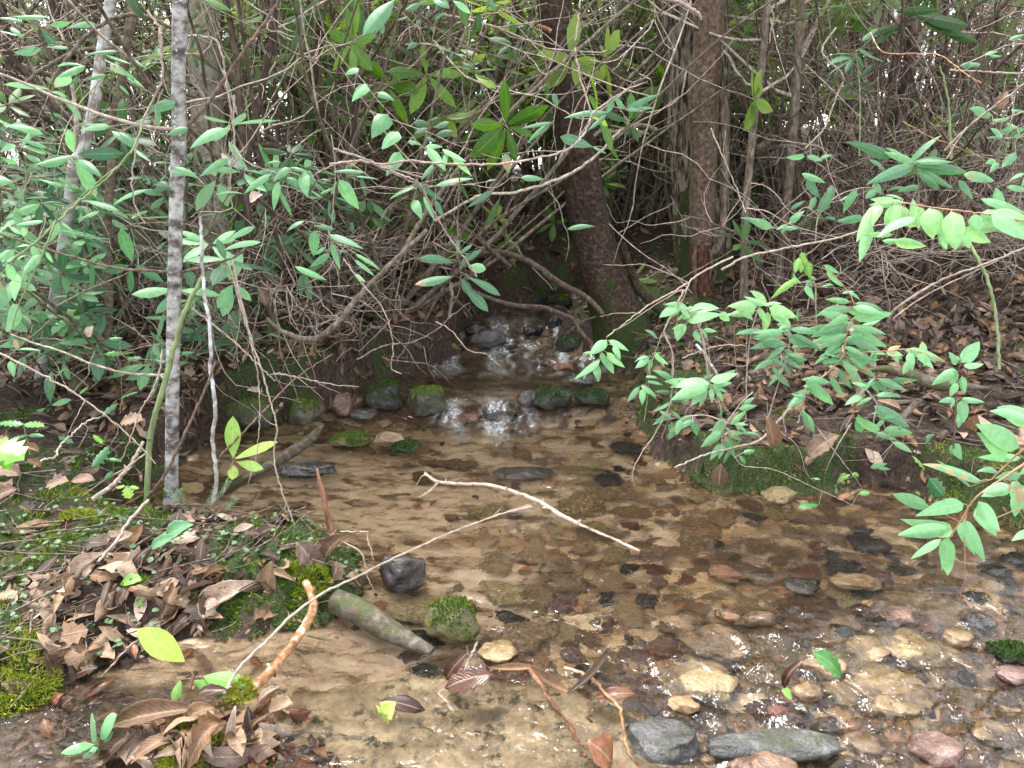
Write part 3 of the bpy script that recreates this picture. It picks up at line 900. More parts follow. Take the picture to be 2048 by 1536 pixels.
stone(607, 840, 62, 40, 'rk_moss', "dark stone with a yellow moss cap beside the left bank", seed=10)
stone(728, 832, 60, 14, 'rk_dark', "low dark stone between the brown stone and the mossy boulders", seed=11)
stone(700, 888, 78, 16, 'rk_mossyl', "flat olive mossy stone barely out of the left pool", seed=12)
stone(780, 890, 62, 24, 'rk_ochre', "ochre angular stone in the left pool", seed=13, angular=1)
stone(806, 904, 60, 18, 'rk_mossdk', "dark green stone touching the ochre stone", seed=14)
stone(608, 948, 130, 18, 'rk_dark', "flat dark stone along the sunken mossy log", seed=15, depth=.5)
stone(800, 1172, 104, 66, 'rk_dark', "glossy black brown boulder standing out of the sandy shallows", seed=19, depth=.85, rot=.3, sink=.3, angular=.8)
stone(908, 1268, 132, 66, 'rk_mossyl', "triangular olive mossy stone behind the sand pool", seed=17, angular=1.0, depth=.7)
stone(975, 686, 68, 24, 'rk_grey', "grey slab at the left of the second rapid", seed=18, depth=.6, flat=.3)
stone(955, 668, 50, 20, 'rk_dark', "dark rock behind the grey slab of the second rapid", seed=16)
stone(1065, 668, 40, 14, 'rk_dark', "small dark stone splitting the second rapid", seed=20)
stone(1150, 700, 84, 30, 'rk_mossdk', "mossy block at the right of the second rapid", seed=21, depth=.6, flat=.3)
stone(1172, 672, 64, 22, 'rk_moss', "bright mossy block behind the dark block at the second rapid", seed=22, flat=.3)
stone(1108, 650, 34, 14, 'rk_dark', "small black stone above the second rapid", seed=23)
stone(1072, 604, 50, 20, 'rk_mossdk', "mossy stone at the left of the upper rapid", seed=24)
stone(1122, 608, 40, 16, 'rk_moss', "mossy stone in the middle of the upper rapid", seed=25)
stone(1112, 584, 30, 16, 'rk_moss', "green stone at the top of the upper rapid", seed=26)
stone(1160, 600, 36, 18, 'rk_grey', "grey stone at the right of the upper rapid", seed=27)
stone(1125, 742, 40, 14, 'rk_red', "small red brown stone in the pool above the step", seed=28)
stone(1165, 766, 60, 12, 'rk_grey', "low grey stone in the pool above the step", seed=29)
stone(1050, 945, 130, 10, 'rk_dark', "dark flat stone under the riffle in mid pool", seed=30, zc=-0.008, depth=.5)
stone(1000, 1310, 90, 12, 'rk_brown', "brown stone at the edge of the flat sandy slab", seed=31)


def slab():
    c = PZ(930, 1478, -0.03)
    mb = MB(); v, f = rock_verts(401, 0.55, 0.21, 0.085, rough=0.18, flat=0.55, angular=.6)
    e = np.array(Euler((math.radians(1.0), math.radians(-1.0), -0.10)).to_matrix())
    mb.add(v @ e.T, None, f)
    o = mb.build("flat_slab", M['rk_slab'], None, (0, 0, 0)); o.location = (c[0], c[1] + .02, -0.092)
    tag(o, "broad flat tan slab just under water at the bottom of the picture", "slab")
slab()
# the broken, spilling corner at the lower right; (x,y,w,h) read in the enlarged crop
CORNER = [
    (340, 640, 150, 90, 'rk_red', "round red brown cobble left of the olive cobble in the riffle", -0.004),
    (510, 650, 165, 170, 'rk_ochre', "rounded olive yellow cobble beside the red brown cobble", -0.001),
    (280, 800, 340, 120, 'rk_brown', "long flat tan stone under the riffle below the cobbles", -0.005),
    (320, 390, 210, 90, 'rk_red', "rust coloured stone under water near the right pool", -0.009),
    (500, 330, 150, 70, 'rk_brown', "dark brown stone under water beside the rust coloured stone", -0.011),
    (1290, 640, 230, 130, 'rk_brown', "wet brown boulder breaking the surface under the hanging leaves", 0.007),
    (1400, 830, 370, 210, 'rk_brown', "largest round brown boulder with water pouring over its edge", 0.005),
    (880, 930, 260, 150, 'rk_ochre', "smooth yellow brown boulder behind the curled dead leaf", 0.007),
    (800, 1090, 190, 160, 'rk_brown', "square brown stone standing under the curled dead leaf", 0.017),
    (170, 1010, 430, 220, 'rk_ochre', "large yellow stained slab left of the square brown stone", 0.004),
    (85, 1180, 160, 110, 'rk_red', "rough orange red stone on the edge of the yellow slab", 0.019),
    (680, 1240, 230, 160, 'rk_red', "red stone with white water running over it", 0.010),
    (905, 1300, 110, 70, 'rk_dark', "small round dark stone beside the pink red stone", 0.005),
    (1230, 1110, 560, 120, 'rk_brown', "long brown ledge leaning across the lower right corner", 0.003),
    (1560, 1440, 300, 260, 'rk_pink', "blocky pink grey stone at the bottom right", 0.019),
    (1660, 790, 150, 140, 'rk_ochre', "upright tan stone between two spills at the right edge", 0.017),
    (1780, 680, 180, 90, 'rk_dark', "dark low stone above the upright tan stone", 0.001),
    (1960, 880, 230, 190, 'rk_mossdk', "dark green stone at the right edge above the spill", 0.019),
    (1990, 1010, 190, 120, 'rk_pink', "pale pinkish stone under the dark green stone", 0.017),
    (1150, 830, 260, 110, 'rk_brown', "low brown stone between the two boulders in the spill", -0.002),
    (1900, 1330, 260, 90, 'rk_brown', "brown stone under the last spill at the right edge", 0.003),
    (1100, 1380, 200, 80, 'rk_ochre', "pale tan stone behind the long mossy stone", -0.001),
    (760, 470, 200, 60, 'rk_dark', "flat black brown stone in the middle of the right riffle", -0.007),
    (1080, 450, 240, 60, 'rk_brown', "flat brown stone under the hanging leaves of the right branch", -0.006),
]
for i, (x, y, ww_, hh_, m_, lab, zc) in enumerate(CORNER):
    px, py = B3(x, y)
    stone(px, py + 6, ww_ / 2.866 * 1.22, hh_ / 2.866 * 0.55, m_, lab, zc=zc, seed=40 + i, rot=RNG.uniform(-.4, .4), depth=0.8, group="stones of the spilling corner", angular=.85, flat=.45, rough=.32)
o = stone(1560, 1506, 335, 34, 'rk_greymoss', "long low wet grey stone with speckled lichen along the bottom edge", zc=0.034, seed=71, depth=.24, sink=.6, flat=.6, angular=.7)
o = stone(1330, 1500, 190, 60, 'rk_greymoss', "speckled grey rock at the lower right corner of the tan slab", zc=0.03, seed=72, depth=.9, flat=.3)
stone(1530, 1545, 170, 30, 'rk_ochre', "orange brown stone cut by the bottom edge below the long stone", zc=0.03, seed=73, depth=.5)

# cobbles of the bed: each one a stone of its own, a few shapes shared
protos = []
for k in range(7):
    mb = MB(); v, f = rock_verts(500 + k, 1, 0.72, 0.30, base=ICO4, angular=.8, rough=.35, flat=.3)
    mb.add(v, None, f)
    protos.append(mb)
cob_mesh = {}
kinds = ['rk_brown', 'rk_brown', 'rk_ochre', 'rk_dark', 'rk_ochre', 'rk_brown', 'rk_pink', 'rk_red']
names = {'rk_brown': 'brown', 'rk_red': 'red brown', 'rk_ochre': 'ochre', 'rk_dark': 'dark', 'rk_grey': 'grey', 'rk_pink': 'pinkish'}
cnt = 0
rs = np.random.default_rng(77)
spots = []
while cnt < 285:
    if cnt < 205:      # the riffle from mid picture to the lower right
        px, py = rs.uniform(760, 2080), rs.uniform(900, 1420)
        if px < 1000 + (1250 - py) * 0.5 and rs.random() < 0.75: continue
        size = rs.choice([0.036, 0.052, 0.075, 0.10], p=[.22, .34, .27, .17])
    else:
        px, py = rs.uniform(560, 1280), rs.uniform(640, 900)
        size = rs.choice([0.02, 0.03, 0.045], p=[.45, .4, .15])
    p = PZ(px, py, -0.05)
    if p[1] > 6.5: continue
    sd = float(sdist(np.array([p[0]]), np.array([p[1]]))[0])
    if sd > -0.02: continue
    if any((p[0] - a) ** 2 + (p[1] - b) ** 2 < (0.62 * (size + c)) ** 2 for a, b, c in spots): continue
    spots.append((p[0], p[1], size))
    m_ = kinds[rs.integers(len(kinds))]; pk = int(rs.integers(7))
    key = (m_, pk)
    if key not in cob_mesh: cob_mesh[key] = protos[pk].mesh("cobble", M[m_])
    o = bpy.data.objects.new("cobble", cob_mesh[key]); COL.objects.link(o)
    s = size * rs.uniform(.8, 1.3)
    o.scale = (s, s * rs.uniform(.8, 1.1), s * rs.uniform(.7, 1.2))
    o.rotation_euler = (rs.normal(0, .12), rs.normal(0, .12), rs.uniform(0, 6.28))
    o.location = (p[0], p[1], gz(p[0], p[1]) + s * 0.06)
    where = "in the shallow riffle" if cnt < 205 else "in the pools by the stone step"
    tag(o, f"{names[m_]} cobble lying under the clear water {where}", "cobble", f"{names[m_]} cobbles {where}")
    cnt += 1
# fine gravel nobody could count
v, f = ico(1)
N = 3000
px = rs.uniform(600, 2150, N); py = rs.uniform(700, 1530, N) 
pts = np.array([PZ(a, b, -0.06)[:2] for a, b in zip(px, py)])
sd = sdist(pts[:, 0], pts[:, 1]); sa = sand_amount(pts[:, 0], pts[:, 1], sd)
ok = (sd < -0.01) & (rs.random(N) > sa * 0.93); pts = pts[ok]; n = len(pts)
z = place_h(pts[:, 0], pts[:, 1])
sc = rs.gamma(2.0, 0.0030, n) + 0.003
an = rs.uniform(0, 6.28, n)
sv = v[None] * (sc[:, None, None] * np.stack([np.ones(n), rs.uniform(.6, 1, n), rs.uniform(.3, .6, n)], 1)[:, None, :]) * (1 + 0.25 * rs.normal(0, 1, (n, len(v), 1)))
ca, sa_ = np.cos(an)[:, None], np.sin(an)[:, None]
X = sv[..., 0] * ca - sv[..., 1] * sa_ + pts[:, 0:1]; Yv = sv[..., 0] * sa_ + sv[..., 1] * ca + pts[:, 1:2]; Zv = sv[..., 2] + z[:, None] + 0.002
mb = MB()
att = np.zeros((n, len(v), 3)); att[..., 2] = rs.random(n)[:, None]
mb.add(np.stack([X, Yv, Zv], -1), None, (f[None] + (np.arange(n) * len(v))[:, None, None]).reshape(-1, 3), att)
mg, ntg, og = nodemat("creek_gravel")
sg = attr(ntg)
pbsdf(ntg, og, ramp(ntg, [(0, (0.020, 0.013, 0.009)), (0.3, (0.062, 0.037, 0.021)), (0.6, (0.13, 0.078, 0.043)), (0.85, (0.22, 0.15, 0.09)), (1, (0.34, 0.27, 0.20))], sg[2]).outputs[0], 0.5)
M['gravel'] = mg
tag(mb.build("gravel", mg), kind="stuff")
# ------------------------------------------------------------------ leaf litter, moss, creeping cover, fine sticks (ground cover nobody could count)
rs = np.random.default_rng(21)


def image_even(n, u0, u1, y0, y1):
    """points spread evenly over the picture rather than over the ground"""
    u = rs.uniform(u0, u1, n); iy = rs.uniform(1 / y1, 1 / y0, n)
    y = 1 / iy
    return u * (y + 0.3), y


def litter(name, N, y0, y1, mat, size, tint_rng, cond, lift=0.006, tilt=0.45, shape='mix'):
    x, y = image_even(N, -0.95, 0.95, y0, y1)
    sd = sdist(x, y)
    ok = cond(x, y, sd)
    x, y, sd = x[ok], y[ok], sd[ok]; n = len(x)
    z = place_h(x, y, sd)
    e = 0.03
    gx = (place_h(x + e, y) - z) / e; gy = (place_h(x, y + e) - z) / e
    Nn = nrm(np.stack([-np.clip(gx, -2.5, 2.5), -np.clip(gy, -2.5, 2.5), np.ones(n)], 1) + rs.normal(0, tilt, (n, 3)))
    d = nrm(np.cross(Nn, rs.normal(0, 1, (n, 3))))
    L = rs.uniform(*size, n)
    c = np.stack([x, y, z + lift + rs.random(n) * 0.018], 1)
    B, T = c - d * L[:, None] / 2, c + d * L[:, None] / 2
    mb = MB()
    tint = np.clip(rs.uniform(tint_rng[0], tint_rng[1], n) + 0.18 * fbm(x * 2.2, y * 2.2, 2, 81), 0.01, 0.99)
    half = rs.random(n)
    for shp, sel, wr in (('ellip', half < 0.66, 0.19), ('lobed', (half >= 0.66) & (half < 0.84), 0.42), ('heart', half >= 0.84, 0.33)):
        k = sel.nonzero()[0]
        if len(k):
            leaves(mb, B[k], T[k], L[k] * wr * rs.uniform(.8, 1.2, len(k)), Nn[k], tint[k], shp, rows=8 if shp == 'lobed' else 6, cols=5, curl=rs.normal(0.2, 1.1, len(k)), arch=rs.normal(0.02, 0.12, len(k)), wave=0.12, roll=rs.normal(0, .5, len(k)), rs=rs)
    o = mb.build(name, mat)
    tag(o, kind="stuff")
    return o


bank = lambda x, y, sd: (sd > 0.015) & ((y > 2.75) | (x > cx(y)) | (rs.random(len(x)) < 0.55)) & (rs.random(len(x)) > 0.82 * moss_amount(x, y, sd) * (y < 3.9))
litter("leaf_litter", 8000, 1.5, 4.2, M['dead'], (0.05, 0.12), (0.0, 0.92), bank)
litter("leaf_crumbs", 9000, 1.5, 4.5, M['dead'], (0.010, 0.03), (0.0, 0.8), lambda x, y, sd: sd > 0.005, lift=0.003)
litter("leaf_litter", 20000, 3.4, 14, M['dead'], (0.04, 0.11), (0.0, 0.80), bank, tilt=0.6)
# a few sunk leaves on the bed
litter("sunken_leaf_litter", 230, 1.5, 5.5, M['deadwet'], (0.03, 0.085), (0.3, 1.0), lambda x, y, sd: (sd < -0.02), lift=0.004, tilt=0.12)


def blades(name, x, y, z, N3, h, wd, tint, mat):
    n = len(x)
    up = nrm(N3 + rs.normal(0, 0.45, (n, 3)))
    sd_ = nrm(np.cross(up, rs.normal(0, 1, (n, 3))))
    b = np.stack([x, y, z], 1)
    V = np.stack([b - sd_ * wd[:, None], b + sd_ * wd[:, None], b + up * h[:, None]], 1)
    a = np.zeros((n, 3, 3)); a[..., 2] = tint[:, None]; a[:, 2, 1] = 1
    mb = MB(); mb.add(V, None, np.arange(3 * n).reshape(-1, 3), a)
    return tag(mb.build(name, mat, smooth=False), kind="stuff")


x, y = image_even(420000, -0.95, 0.95, 1.45, 6.2)
sd = sdist(x, y); m = moss_amount(x, y, sd)
ok = (rs.random(len(x)) < m) & (sd > -0.005)
x, y, sd = x[ok], y[ok], sd[ok]
e = 0.012
z = place_h(x, y, sd); gx = (place_h(x + e, y) - z) / e; gy = (place_h(x, y + e) - z) / e
steep = np.clip(np.hypot(gx, gy), 0, 6)
N3 = nrm(np.stack([-gx, -gy, np.ones(len(x))], 1))
cl = fbm(x * 14, y * 14, 3, 51)
tint = np.clip(0.42 + 0.36 * cl + 0.12 * fbm(x * 3, y * 3, 2, 52) + rs.normal(0, .12, len(x)) + 0.04 * (x < cx(y)) * (y < 3) + 0.20 * (x > cx(y)) * (y < 3.6), 0.02, 1)
MOSSXY = 1
blades("moss", x, y, z + 0.010 * m[ok] * (1 + 0.6 * cl), N3, rs.uniform(0.006, 0.016, len(x)) * (1 + .4 * cl), rs.uniform(0.0012, 0.0026, len(x)), tint, M['moss'])

# creeping round-leaved cover on the left spit and here and there on the banks
x, y = image_even(5200, -0.95, 0.85, 1.6, 4.6)
sd = sdist(x, y)
dens = sstep(0.0, 0.5, fbm(x * 3.5, y * 3.5, 3, 61)) * np.where(x < cx(y), 1.0, 0.35)
ok = (sd > 0.01) & (rs.random(len(x)) < dens)
x, y = x[ok], y[ok]; z = place_h(x, y) + rs.uniform(0.012, 0.035, len(x)); n = len(x)
Nn = nrm(np.stack([rs.normal(0, .3, n), -0.25 + rs.normal(0, .3, n), np.ones(n)], 1))
d = nrm(np.cross(Nn, rs.normal(0, 1, (n, 3)))); L = rs.uniform(.010, .022, n)
c = np.stack([x, y, z], 1)
mb = MB(); leaves(mb, c - d * L[:, None] / 2, c + d * L[:, None] / 2, L * .42, Nn, np.clip(rs.normal(.5, .25, n), 0, 1), 'round', rows=4, cols=3, curl=.4, rs=rs)
tag(mb.build("creeping_cover", M['cover']), kind="stuff")

# needles and broken twigs on the litter
def twigs(name, N, y0, y1, Lr, r, mat, cond, tint=.5):
    x, y = image_even(N, -0.95, 0.95, y0, y1); sd = sdist(x, y); k = cond(x, y, sd)
    x, y = x[k], y[k]; n = len(x)
    a = rs.uniform(0, 6.28, n); L = rs.uniform(*Lr, n)
    t = np.linspace(-.5, .5, 5)
    X = x[:, None] + np.cos(a)[:, None] * L[:, None] * t; Y_ = y[:, None] + np.sin(a)[:, None] * L[:, None] * t
    X = X + rs.normal(0, .02, X.shape) * L[:, None]; Y_ = Y_ + rs.normal(0, .02, X.shape) * L[:, None]
    Zc = place_h(x, y) + 0.012
    Z_ = Zc[:, None] + rs.uniform(0, .02, n)[:, None] + (rs.normal(0, .22, n) * L)[:, None] * (t + .2)
    Z_ = np.maximum(Z_, place_h(X, Y_) + .003)
    mb = MB(); tubes(mb, np.stack([X, Y_, Z_], -1), np.broadcast_to(rs.uniform(*r, n)[:, None], X.shape) * np.linspace(1, .6, 5), 4)
    return tag(mb.build(name, mat), kind="stuff")
twigs("twig_litter", 1500, 1.6, 9, (.06, .35), (.0012, .0042), M['stem'], lambda x, y, sd: sd > 0.02)
twigs("pine_needle_litter", 900, 1.5, 3.2, (.04, .10), (.0005, .0009), M['redstem'], lambda x, y, sd: (sd > 0.01) & (x < 0.3))

# cushions of feathery yellow green moss on the debris clump, the spit knot, the sapling foot and the peeling branch
def cushion(zf, cxp, cyp, r, hgt, n, tint0, z=None):
    p = G(*zf(cxp, cyp)) if z is None else PZ(*zf(cxp, cyp), z)
    a = rs.uniform(0, 6.28, n); q = r * np.sqrt(rs.random(n))
    x, y = p[0] + q * np.cos(a), p[1] + q * np.sin(a)
    zz = (np.maximum(place_h(x, y), p[2] - .02) if z is None else np.full(n, p[2])) + hgt * (1 - (q / r) ** 2) * (0.75 + 0.5 * fbm(x * 40, y * 40, 2, 5))
    N3 = nrm(np.stack([np.cos(a) * q / r, np.sin(a) * q / r - .1, np.full(n, .6)], 1))
    return x, y, zz, N3, np.clip(tint0 + rs.normal(0, .15, n), 0, 1)
CU = [cushion(B1, 1100, 1340, .05, .035, 1800, .85), cushion(B1, 1050, 1430, .05, .03, 1600, .8), cushion(B1, 1260, 1440, .045, .03, 1300, .9), cushion(B1, 1390, 1110, .035, .03, 900, .95, .035), cushion(B1, 1420, 1490, .05, .02, 900, .85),
      cushion(B1, 1780, 470, .06, .05, 1800, .75), cushion(B1, 1700, 520, .06, .03, 1500, .6), cushion(Z0, 345, 1010, .045, .05, 1400, .8), cushion(Z0, 290, 1010, .03, .05, 900, .5), cushion(B1, 100, 1060, .1, .03, 2600, .85), cushion(B1, 450, 130, .09, .03, 2400, .85),
      cushion(Z4, 1300, 1410, .04, .03, 900, .75), cushion(ZD, 860, 1180, .05, .03, 1000, .75)]
x, y, zz, N3, tt = [np.concatenate([c[i] for c in CU]) for i in range(5)]
blades("moss", x, y, zz, N3, rs.uniform(.008, .02, len(x)), rs.uniform(.001, .0024, len(x)), tt, M['moss'])

# fine roots hanging in the undercut of the left bank and of the right bank
x, y = image_even(60000, -.6, .6, 2.2, 5.6); sd = sdist(x, y)
ok = (np.abs(sd - .05) < .03) & ((x < cx(y)) & (y > 3.2) | (x > cx(y)) & (rs.random(len(x)) < .25)); x, y = x[ok][:420], y[ok][:420]; n = len(x)
zt = place_h(x, y); L = rs.uniform(.05, .2, n); t = np.linspace(0, 1, 6)
X = x[:, None] + rs.normal(0, .012, (n, 6)).cumsum(1) * .6; Y_ = y[:, None] - .02 + rs.normal(0, .012, (n, 6)).cumsum(1) * .6
Z_ = zt[:, None] + .03 - L[:, None] * t
mb = MB(); tubes(mb, np.stack([X, Y_, Z_], -1), np.broadcast_to(rs.uniform(.0012, .0035, n)[:, None], X.shape) * np.linspace(1, .4, 6), 4)
tag(mb.build("hanging_roots", M['stemdark']), kind="stuff")

# soaked leaves in the mud of the lower left and round the debris clump
litter("wet_leaf_litter", 1700, 1.42, 2.0, M['deadwet'], (0.02, 0.075), (0.0, 1.0), lambda x, y, sd: (sd < 0.03) & (x < -0.42 - 0.8 * (y - 1.5)) & (fbm(x * 5, y * 5, 3, 91) > 0.05 - 0.5 * np.exp(-((x - ISL[0]) ** 2 + (y - ISL[1]) ** 2) / .06)), lift=0.004, tilt=0.25)

# moss grown on the tops of the mossy stones
acc = []
for o, t0 in MOSSY:
    me = o.data; n = len(me.vertices)
    co = np.empty(n * 3, np.float32); me.vertices.foreach_get("co", co); co = co.reshape(-1, 3).astype(float)
    no = np.empty(n * 3, np.float32); me.vertex_normals.foreach_get("vector", no); no = no.reshape(-1, 3).astype(float)
    size = np.ptp(co[:, 0])
    k = (no[:, 2] + 0.55 * fbm(co[:, 0] * 22, co[:, 1] * 22 + co[:, 2] * 15, 3, 95) > 0.62).nonzero()[0]
    if not len(k): continue
    k = rs.choice(k, int(min(2600, 14000 * size)))
    j = rs.normal(0, size * .012, (len(k), 3))
    acc.append((co[k] + j + np.array(o.location) - no[k] * .002, no[k], np.clip(t0 + rs.normal(0, .16, len(k)), 0, 1)))
pp, nn, tt = [np.concatenate([a[i] for a in acc]) for i in range(3)]
blades("moss", pp[:, 0], pp[:, 1], pp[:, 2], nn, rs.uniform(.005, .012, len(pp)), rs.uniform(.0012, .0028, len(pp)), tt, M['moss'])
# ------------------------------------------------------------------ tree trunks and saplings
rs = np.random.default_rng(31)


def pxpath(zf, pts, Y, dY=None):
    """traced pixels -> points; Y one depth or one per point"""
    Ys = np.broadcast_to(np.asarray(Y, float), (len(pts),)) if np.ndim(Y) == 0 else np.interp(np.linspace(0, 1, len(pts)), np.linspace(0, 1, len(Y)), Y)
    return np.array([P(*zf(*p[:2]), yy) for p, yy in zip(pts, Ys)])


def trunk_mesh(c, r, sides=40, ridges=0.0, lump=0.06, seed=0, flare=None):
    """a trunk with lumps and furrows; c centre line bottom to top, r radii"""
    m = len(c)
    tg = nrm(np.gradient(c, axis=0)); u = nrm(np.cross(tg, [0, 1, 0.02])); w_ = np.cross(tg, u)
    an = np.linspace(0, 2 * np.pi, sides, endpoint=False)
    arc = np.concatenate([[0], np.cumsum(np.linalg.norm(np.diff(c, axis=0), axis=1))])
    A, Hh = np.meshgrid(an, arc)
    ca, sa = np.cos(A), np.sin(A)
    R = r[:, None] * (1 + lump * fbm(ca * 1.2 + Hh * 1.6 + 5, sa * 1.2 + seed, 3, seed))
    if ridges:
        rd = fbm(A * 4.2 + 0.35 * fbm(Hh * 6, A * 2, 2, seed + 3), Hh * 2.4, 3, seed + 1)
        R = R * (1 + ridges * rd)
    if flare is not None:
        for (a0, wd, amt, hh) in flare:
            da = np.abs((A - a0 + np.pi) % (2 * np.pi) - np.pi)
            R = R * (1 + amt * np.exp(-(da / wd) ** 2) * np.exp(-Hh / hh))
    V = c[:, None, :] + R[..., None] * (u[:, None, :] * ca[..., None] + w_[:, None, :] * sa[..., None])
    i = np.arange(m - 1)[:, None] * sides; j = np.arange(sides)[None, :]; j2 = (j + 1) % sides
    q = np.stack([i + j, i + j2, i + sides + j2, i + sides + j], -1).reshape(-1, 4)
    att = np.zeros((m, sides, 3)); att[..., 0] = A / (2 * np.pi); att[..., 1] = Hh
    return V.reshape(-1, 3), q, att.reshape(-1, 3)


def px_trunk(pts, Y, top=None, base_drop=0.12, per=9):
    """pts (px,py,width px) top to bottom of the picture; returns centre line from the ground up, and radii"""
    c = pxpath(Z0, pts, Y); Ys = c[:, 1]
    r = np.array([p[2] for p in pts]) * Ys / (F_PX * cp) / 2 * 0.99
    c, r = c[::-1], r[::-1]
    c = np.vstack([c[0] + (c[0] - c[1]) / max(np.linalg.norm(c[0] - c[1]), 1e-6) * base_drop, c]); r = np.concatenate([[r[0] * 1.06], r])
    if top is not None:
        d = nrm(c[-1] - c[-3]); d = nrm(d * np.array([1, 1, 1]) + np.array([0, 0, .3]))
        n = 4
        for k in range(1, n + 1):
            c = np.vstack([c, c[-1] + d * (top - c[-1][2]) / (n - k + 1) / max(d[2], .3)])
            r = np.concatenate([r, [r[-1] * 0.86]])
    cc = catmull(c, per); rr = catmull(np.stack([r, r, r], 1), per)[:, 0]
    return cc, rr


def limbs(mb, c, r, z0, n, L, seed, up=0.5, droop=0.0, sub=4):
    """bare winter limbs and twigs leaving the trunk above z0"""
    g = np.random.default_rng(seed)
    ks = np.where(c[:, 2] > z0)[0]
    tips = []
    for i in range(n):
        k = int(g.choice(ks))
        d = nrm(np.array([g.normal(), g.normal(), up + 0.3 * g.normal()]))
        l = L * g.uniform(.5, 1.1); p = [c[k]]
        for s in range(9):
            d = nrm(d + g.normal(0, .18, 3) + np.array([0, 0, 0.06 - droop])); p.append(p[-1] + d * l / 9)
        p = np.array(p); r0 = min(r[k] * .5, 0.012 + .012 * l)
        tubes(mb, p[None], np.linspace(r0, .003, 10)[None], 5)
        for s in range(sub):
            j = g.integers(3, 10); dd = nrm(nrm(p[j] - p[j - 1]) + g.normal(0, .7, 3)); q = [p[j]]
            for e in range(5):
                dd = nrm(dd + g.normal(0, .25, 3)); q.append(q[-1] + dd * l * .09)
            tubes(mb, np.array(q)[None], np.linspace(.004, .0015, 6)[None], 4)
            tips.append(q[-1])
    return tips


# A  banded pale sapling on the little spit
birch_px = [(362, -60, 25), (360, 0, 26), (357, 150, 25), (358, 260, 25), (353, 400, 25), (350, 520, 25), (346, 700, 26), (344, 850, 26), (343, 960, 27), (342, 992, 31)]
Yb = 2.80
c, r = px_trunk(birch_px, Yb, top=4.6, per=8)
tA = thing("banded_sapling", "straight pale grey sapling with dark bands standing in the water at the left spit", "sapling", c[0] + np.array([0, 0, .1]))
oA = np.array(tA.location)
mb = MB(); v, q, a = trunk_mesh(c, r, 22, 0.0, 0.05, 3); mb.add(v, q, None, a); mb.build("trunk", M['birch'], tA, oA)
mb = MB(); limbs(mb, c, r, 2.7, 14, 1.3, 5); mb.build("crown", M['twig'], tA, oA)
for pts, r0, r1, mt in (([(1010, 755), (850, 740), (650, 690), (480, 630), (300, 560), (150, 490), (-20, 425)], .0075, .0045, 'paletwig'),
                        ([(1045, 770), (1100, 730), (1180, 650), (1250, 560), (1300, 480), (1400, 340), (1500, 200), (1570, 100), (1650, -20)], .0075, .0055, 'darktwig')):
    mb = MB(); pp = pxpath(Z1, pts, np.linspace(Yb, Yb + .15, 3)); tube(mb, pp, r0, r1, 6, wig=.001)
    mb.build("branch", M[mt], tA, oA)
for pts, r0, r1, mt in (([(1000, 130), (850, 120), (720, 110), (600, 90), (450, 45), (300, 5), (100, -60), (-120, -130)], .006, .003, 'darktwig'),
                        ([(1050, 130), (1140, 110), (1220, 95), (1320, 60), (1400, 25), (1520, -90), (1640, -210)], .006, .003, 'darktwig'),
                        ([(980, 732), (850, 730), (760, 725), (650, 700), (520, 660), (350, 590), (200, 545), (60, 492)], .0055, .003, 'twig')):
    mb = MB(); pp = pxpath(Z4, pts, np.linspace(Yb, Yb - .1, 3)); tube(mb, pp, r0, r1, 6, wig=.001)
    mb.build("branch", M[mt], tA, oA)

# B, C  two more saplings on the left bank
Bpx = [(231, -60, 19), (222, 0, 19), (203, 110, 19), (187, 220, 20), (165, 300, 20), (148, 330, 21), (140, 400, 21), (127, 500, 22), (108, 610, 22), (88, 720, 23), (74, 790, 25), (70, 815, 29)]
c, r = px_trunk(Bpx, 3.55, top=4.8)
tB = thing("leaning_sapling", "leaning silvery sapling left of the banded one with whitish lichen patches", "sapling", c[0] + np.array([0, 0, .1]))
mb = MB(); v, q, a = trunk_mesh(c, r, 20, 0, .07, 8); mb.add(v, q, None, a); mb.build("trunk", M['lichen'], tB, tB.location)
mb = MB(); limbs(mb, c, r, 2.6, 12, 1.3, 6); mb.build("crown", M['twig'], tB, tB.location)
mb = MB(); pp = pxpath(ZA, [(605, 500), (612, 380), (620, 220), (600, 60), (580, -40)], 3.54); tube(mb, pp, .013, .008, 8, wig=.001); mb.build("branch", M['twig'], tB, tB.location)
Cpx = [(270, -60, 14), (265, 0, 15), (250, 120, 15), (232, 215, 16), (221, 255, 17), (223, 330, 16), (217, 400, 15), (214, 480, 15), (218, 560, 15), (217, 650, 15), (206, 725, 15), (190, 790, 16), (182, 815, 20)]
c, r = px_trunk(Cpx, 3.58, top=4.2)
tC = thing("crooked_sapling", "thin crooked brown sapling between the silvery and the banded sapling", "sapling", c[0] + np.array([0, 0, .1]))
mb = MB(); v, q, a = trunk_mesh(c, r, 16, 0, .07, 9); mb.add(v, q, None, a); mb.build("trunk", M['sapling'], tC, tC.location)
mb = MB(); limbs(mb, c, r, 2.6, 10, 1.2, 7); mb.build("crown", M['twig'], tC, tC.location)

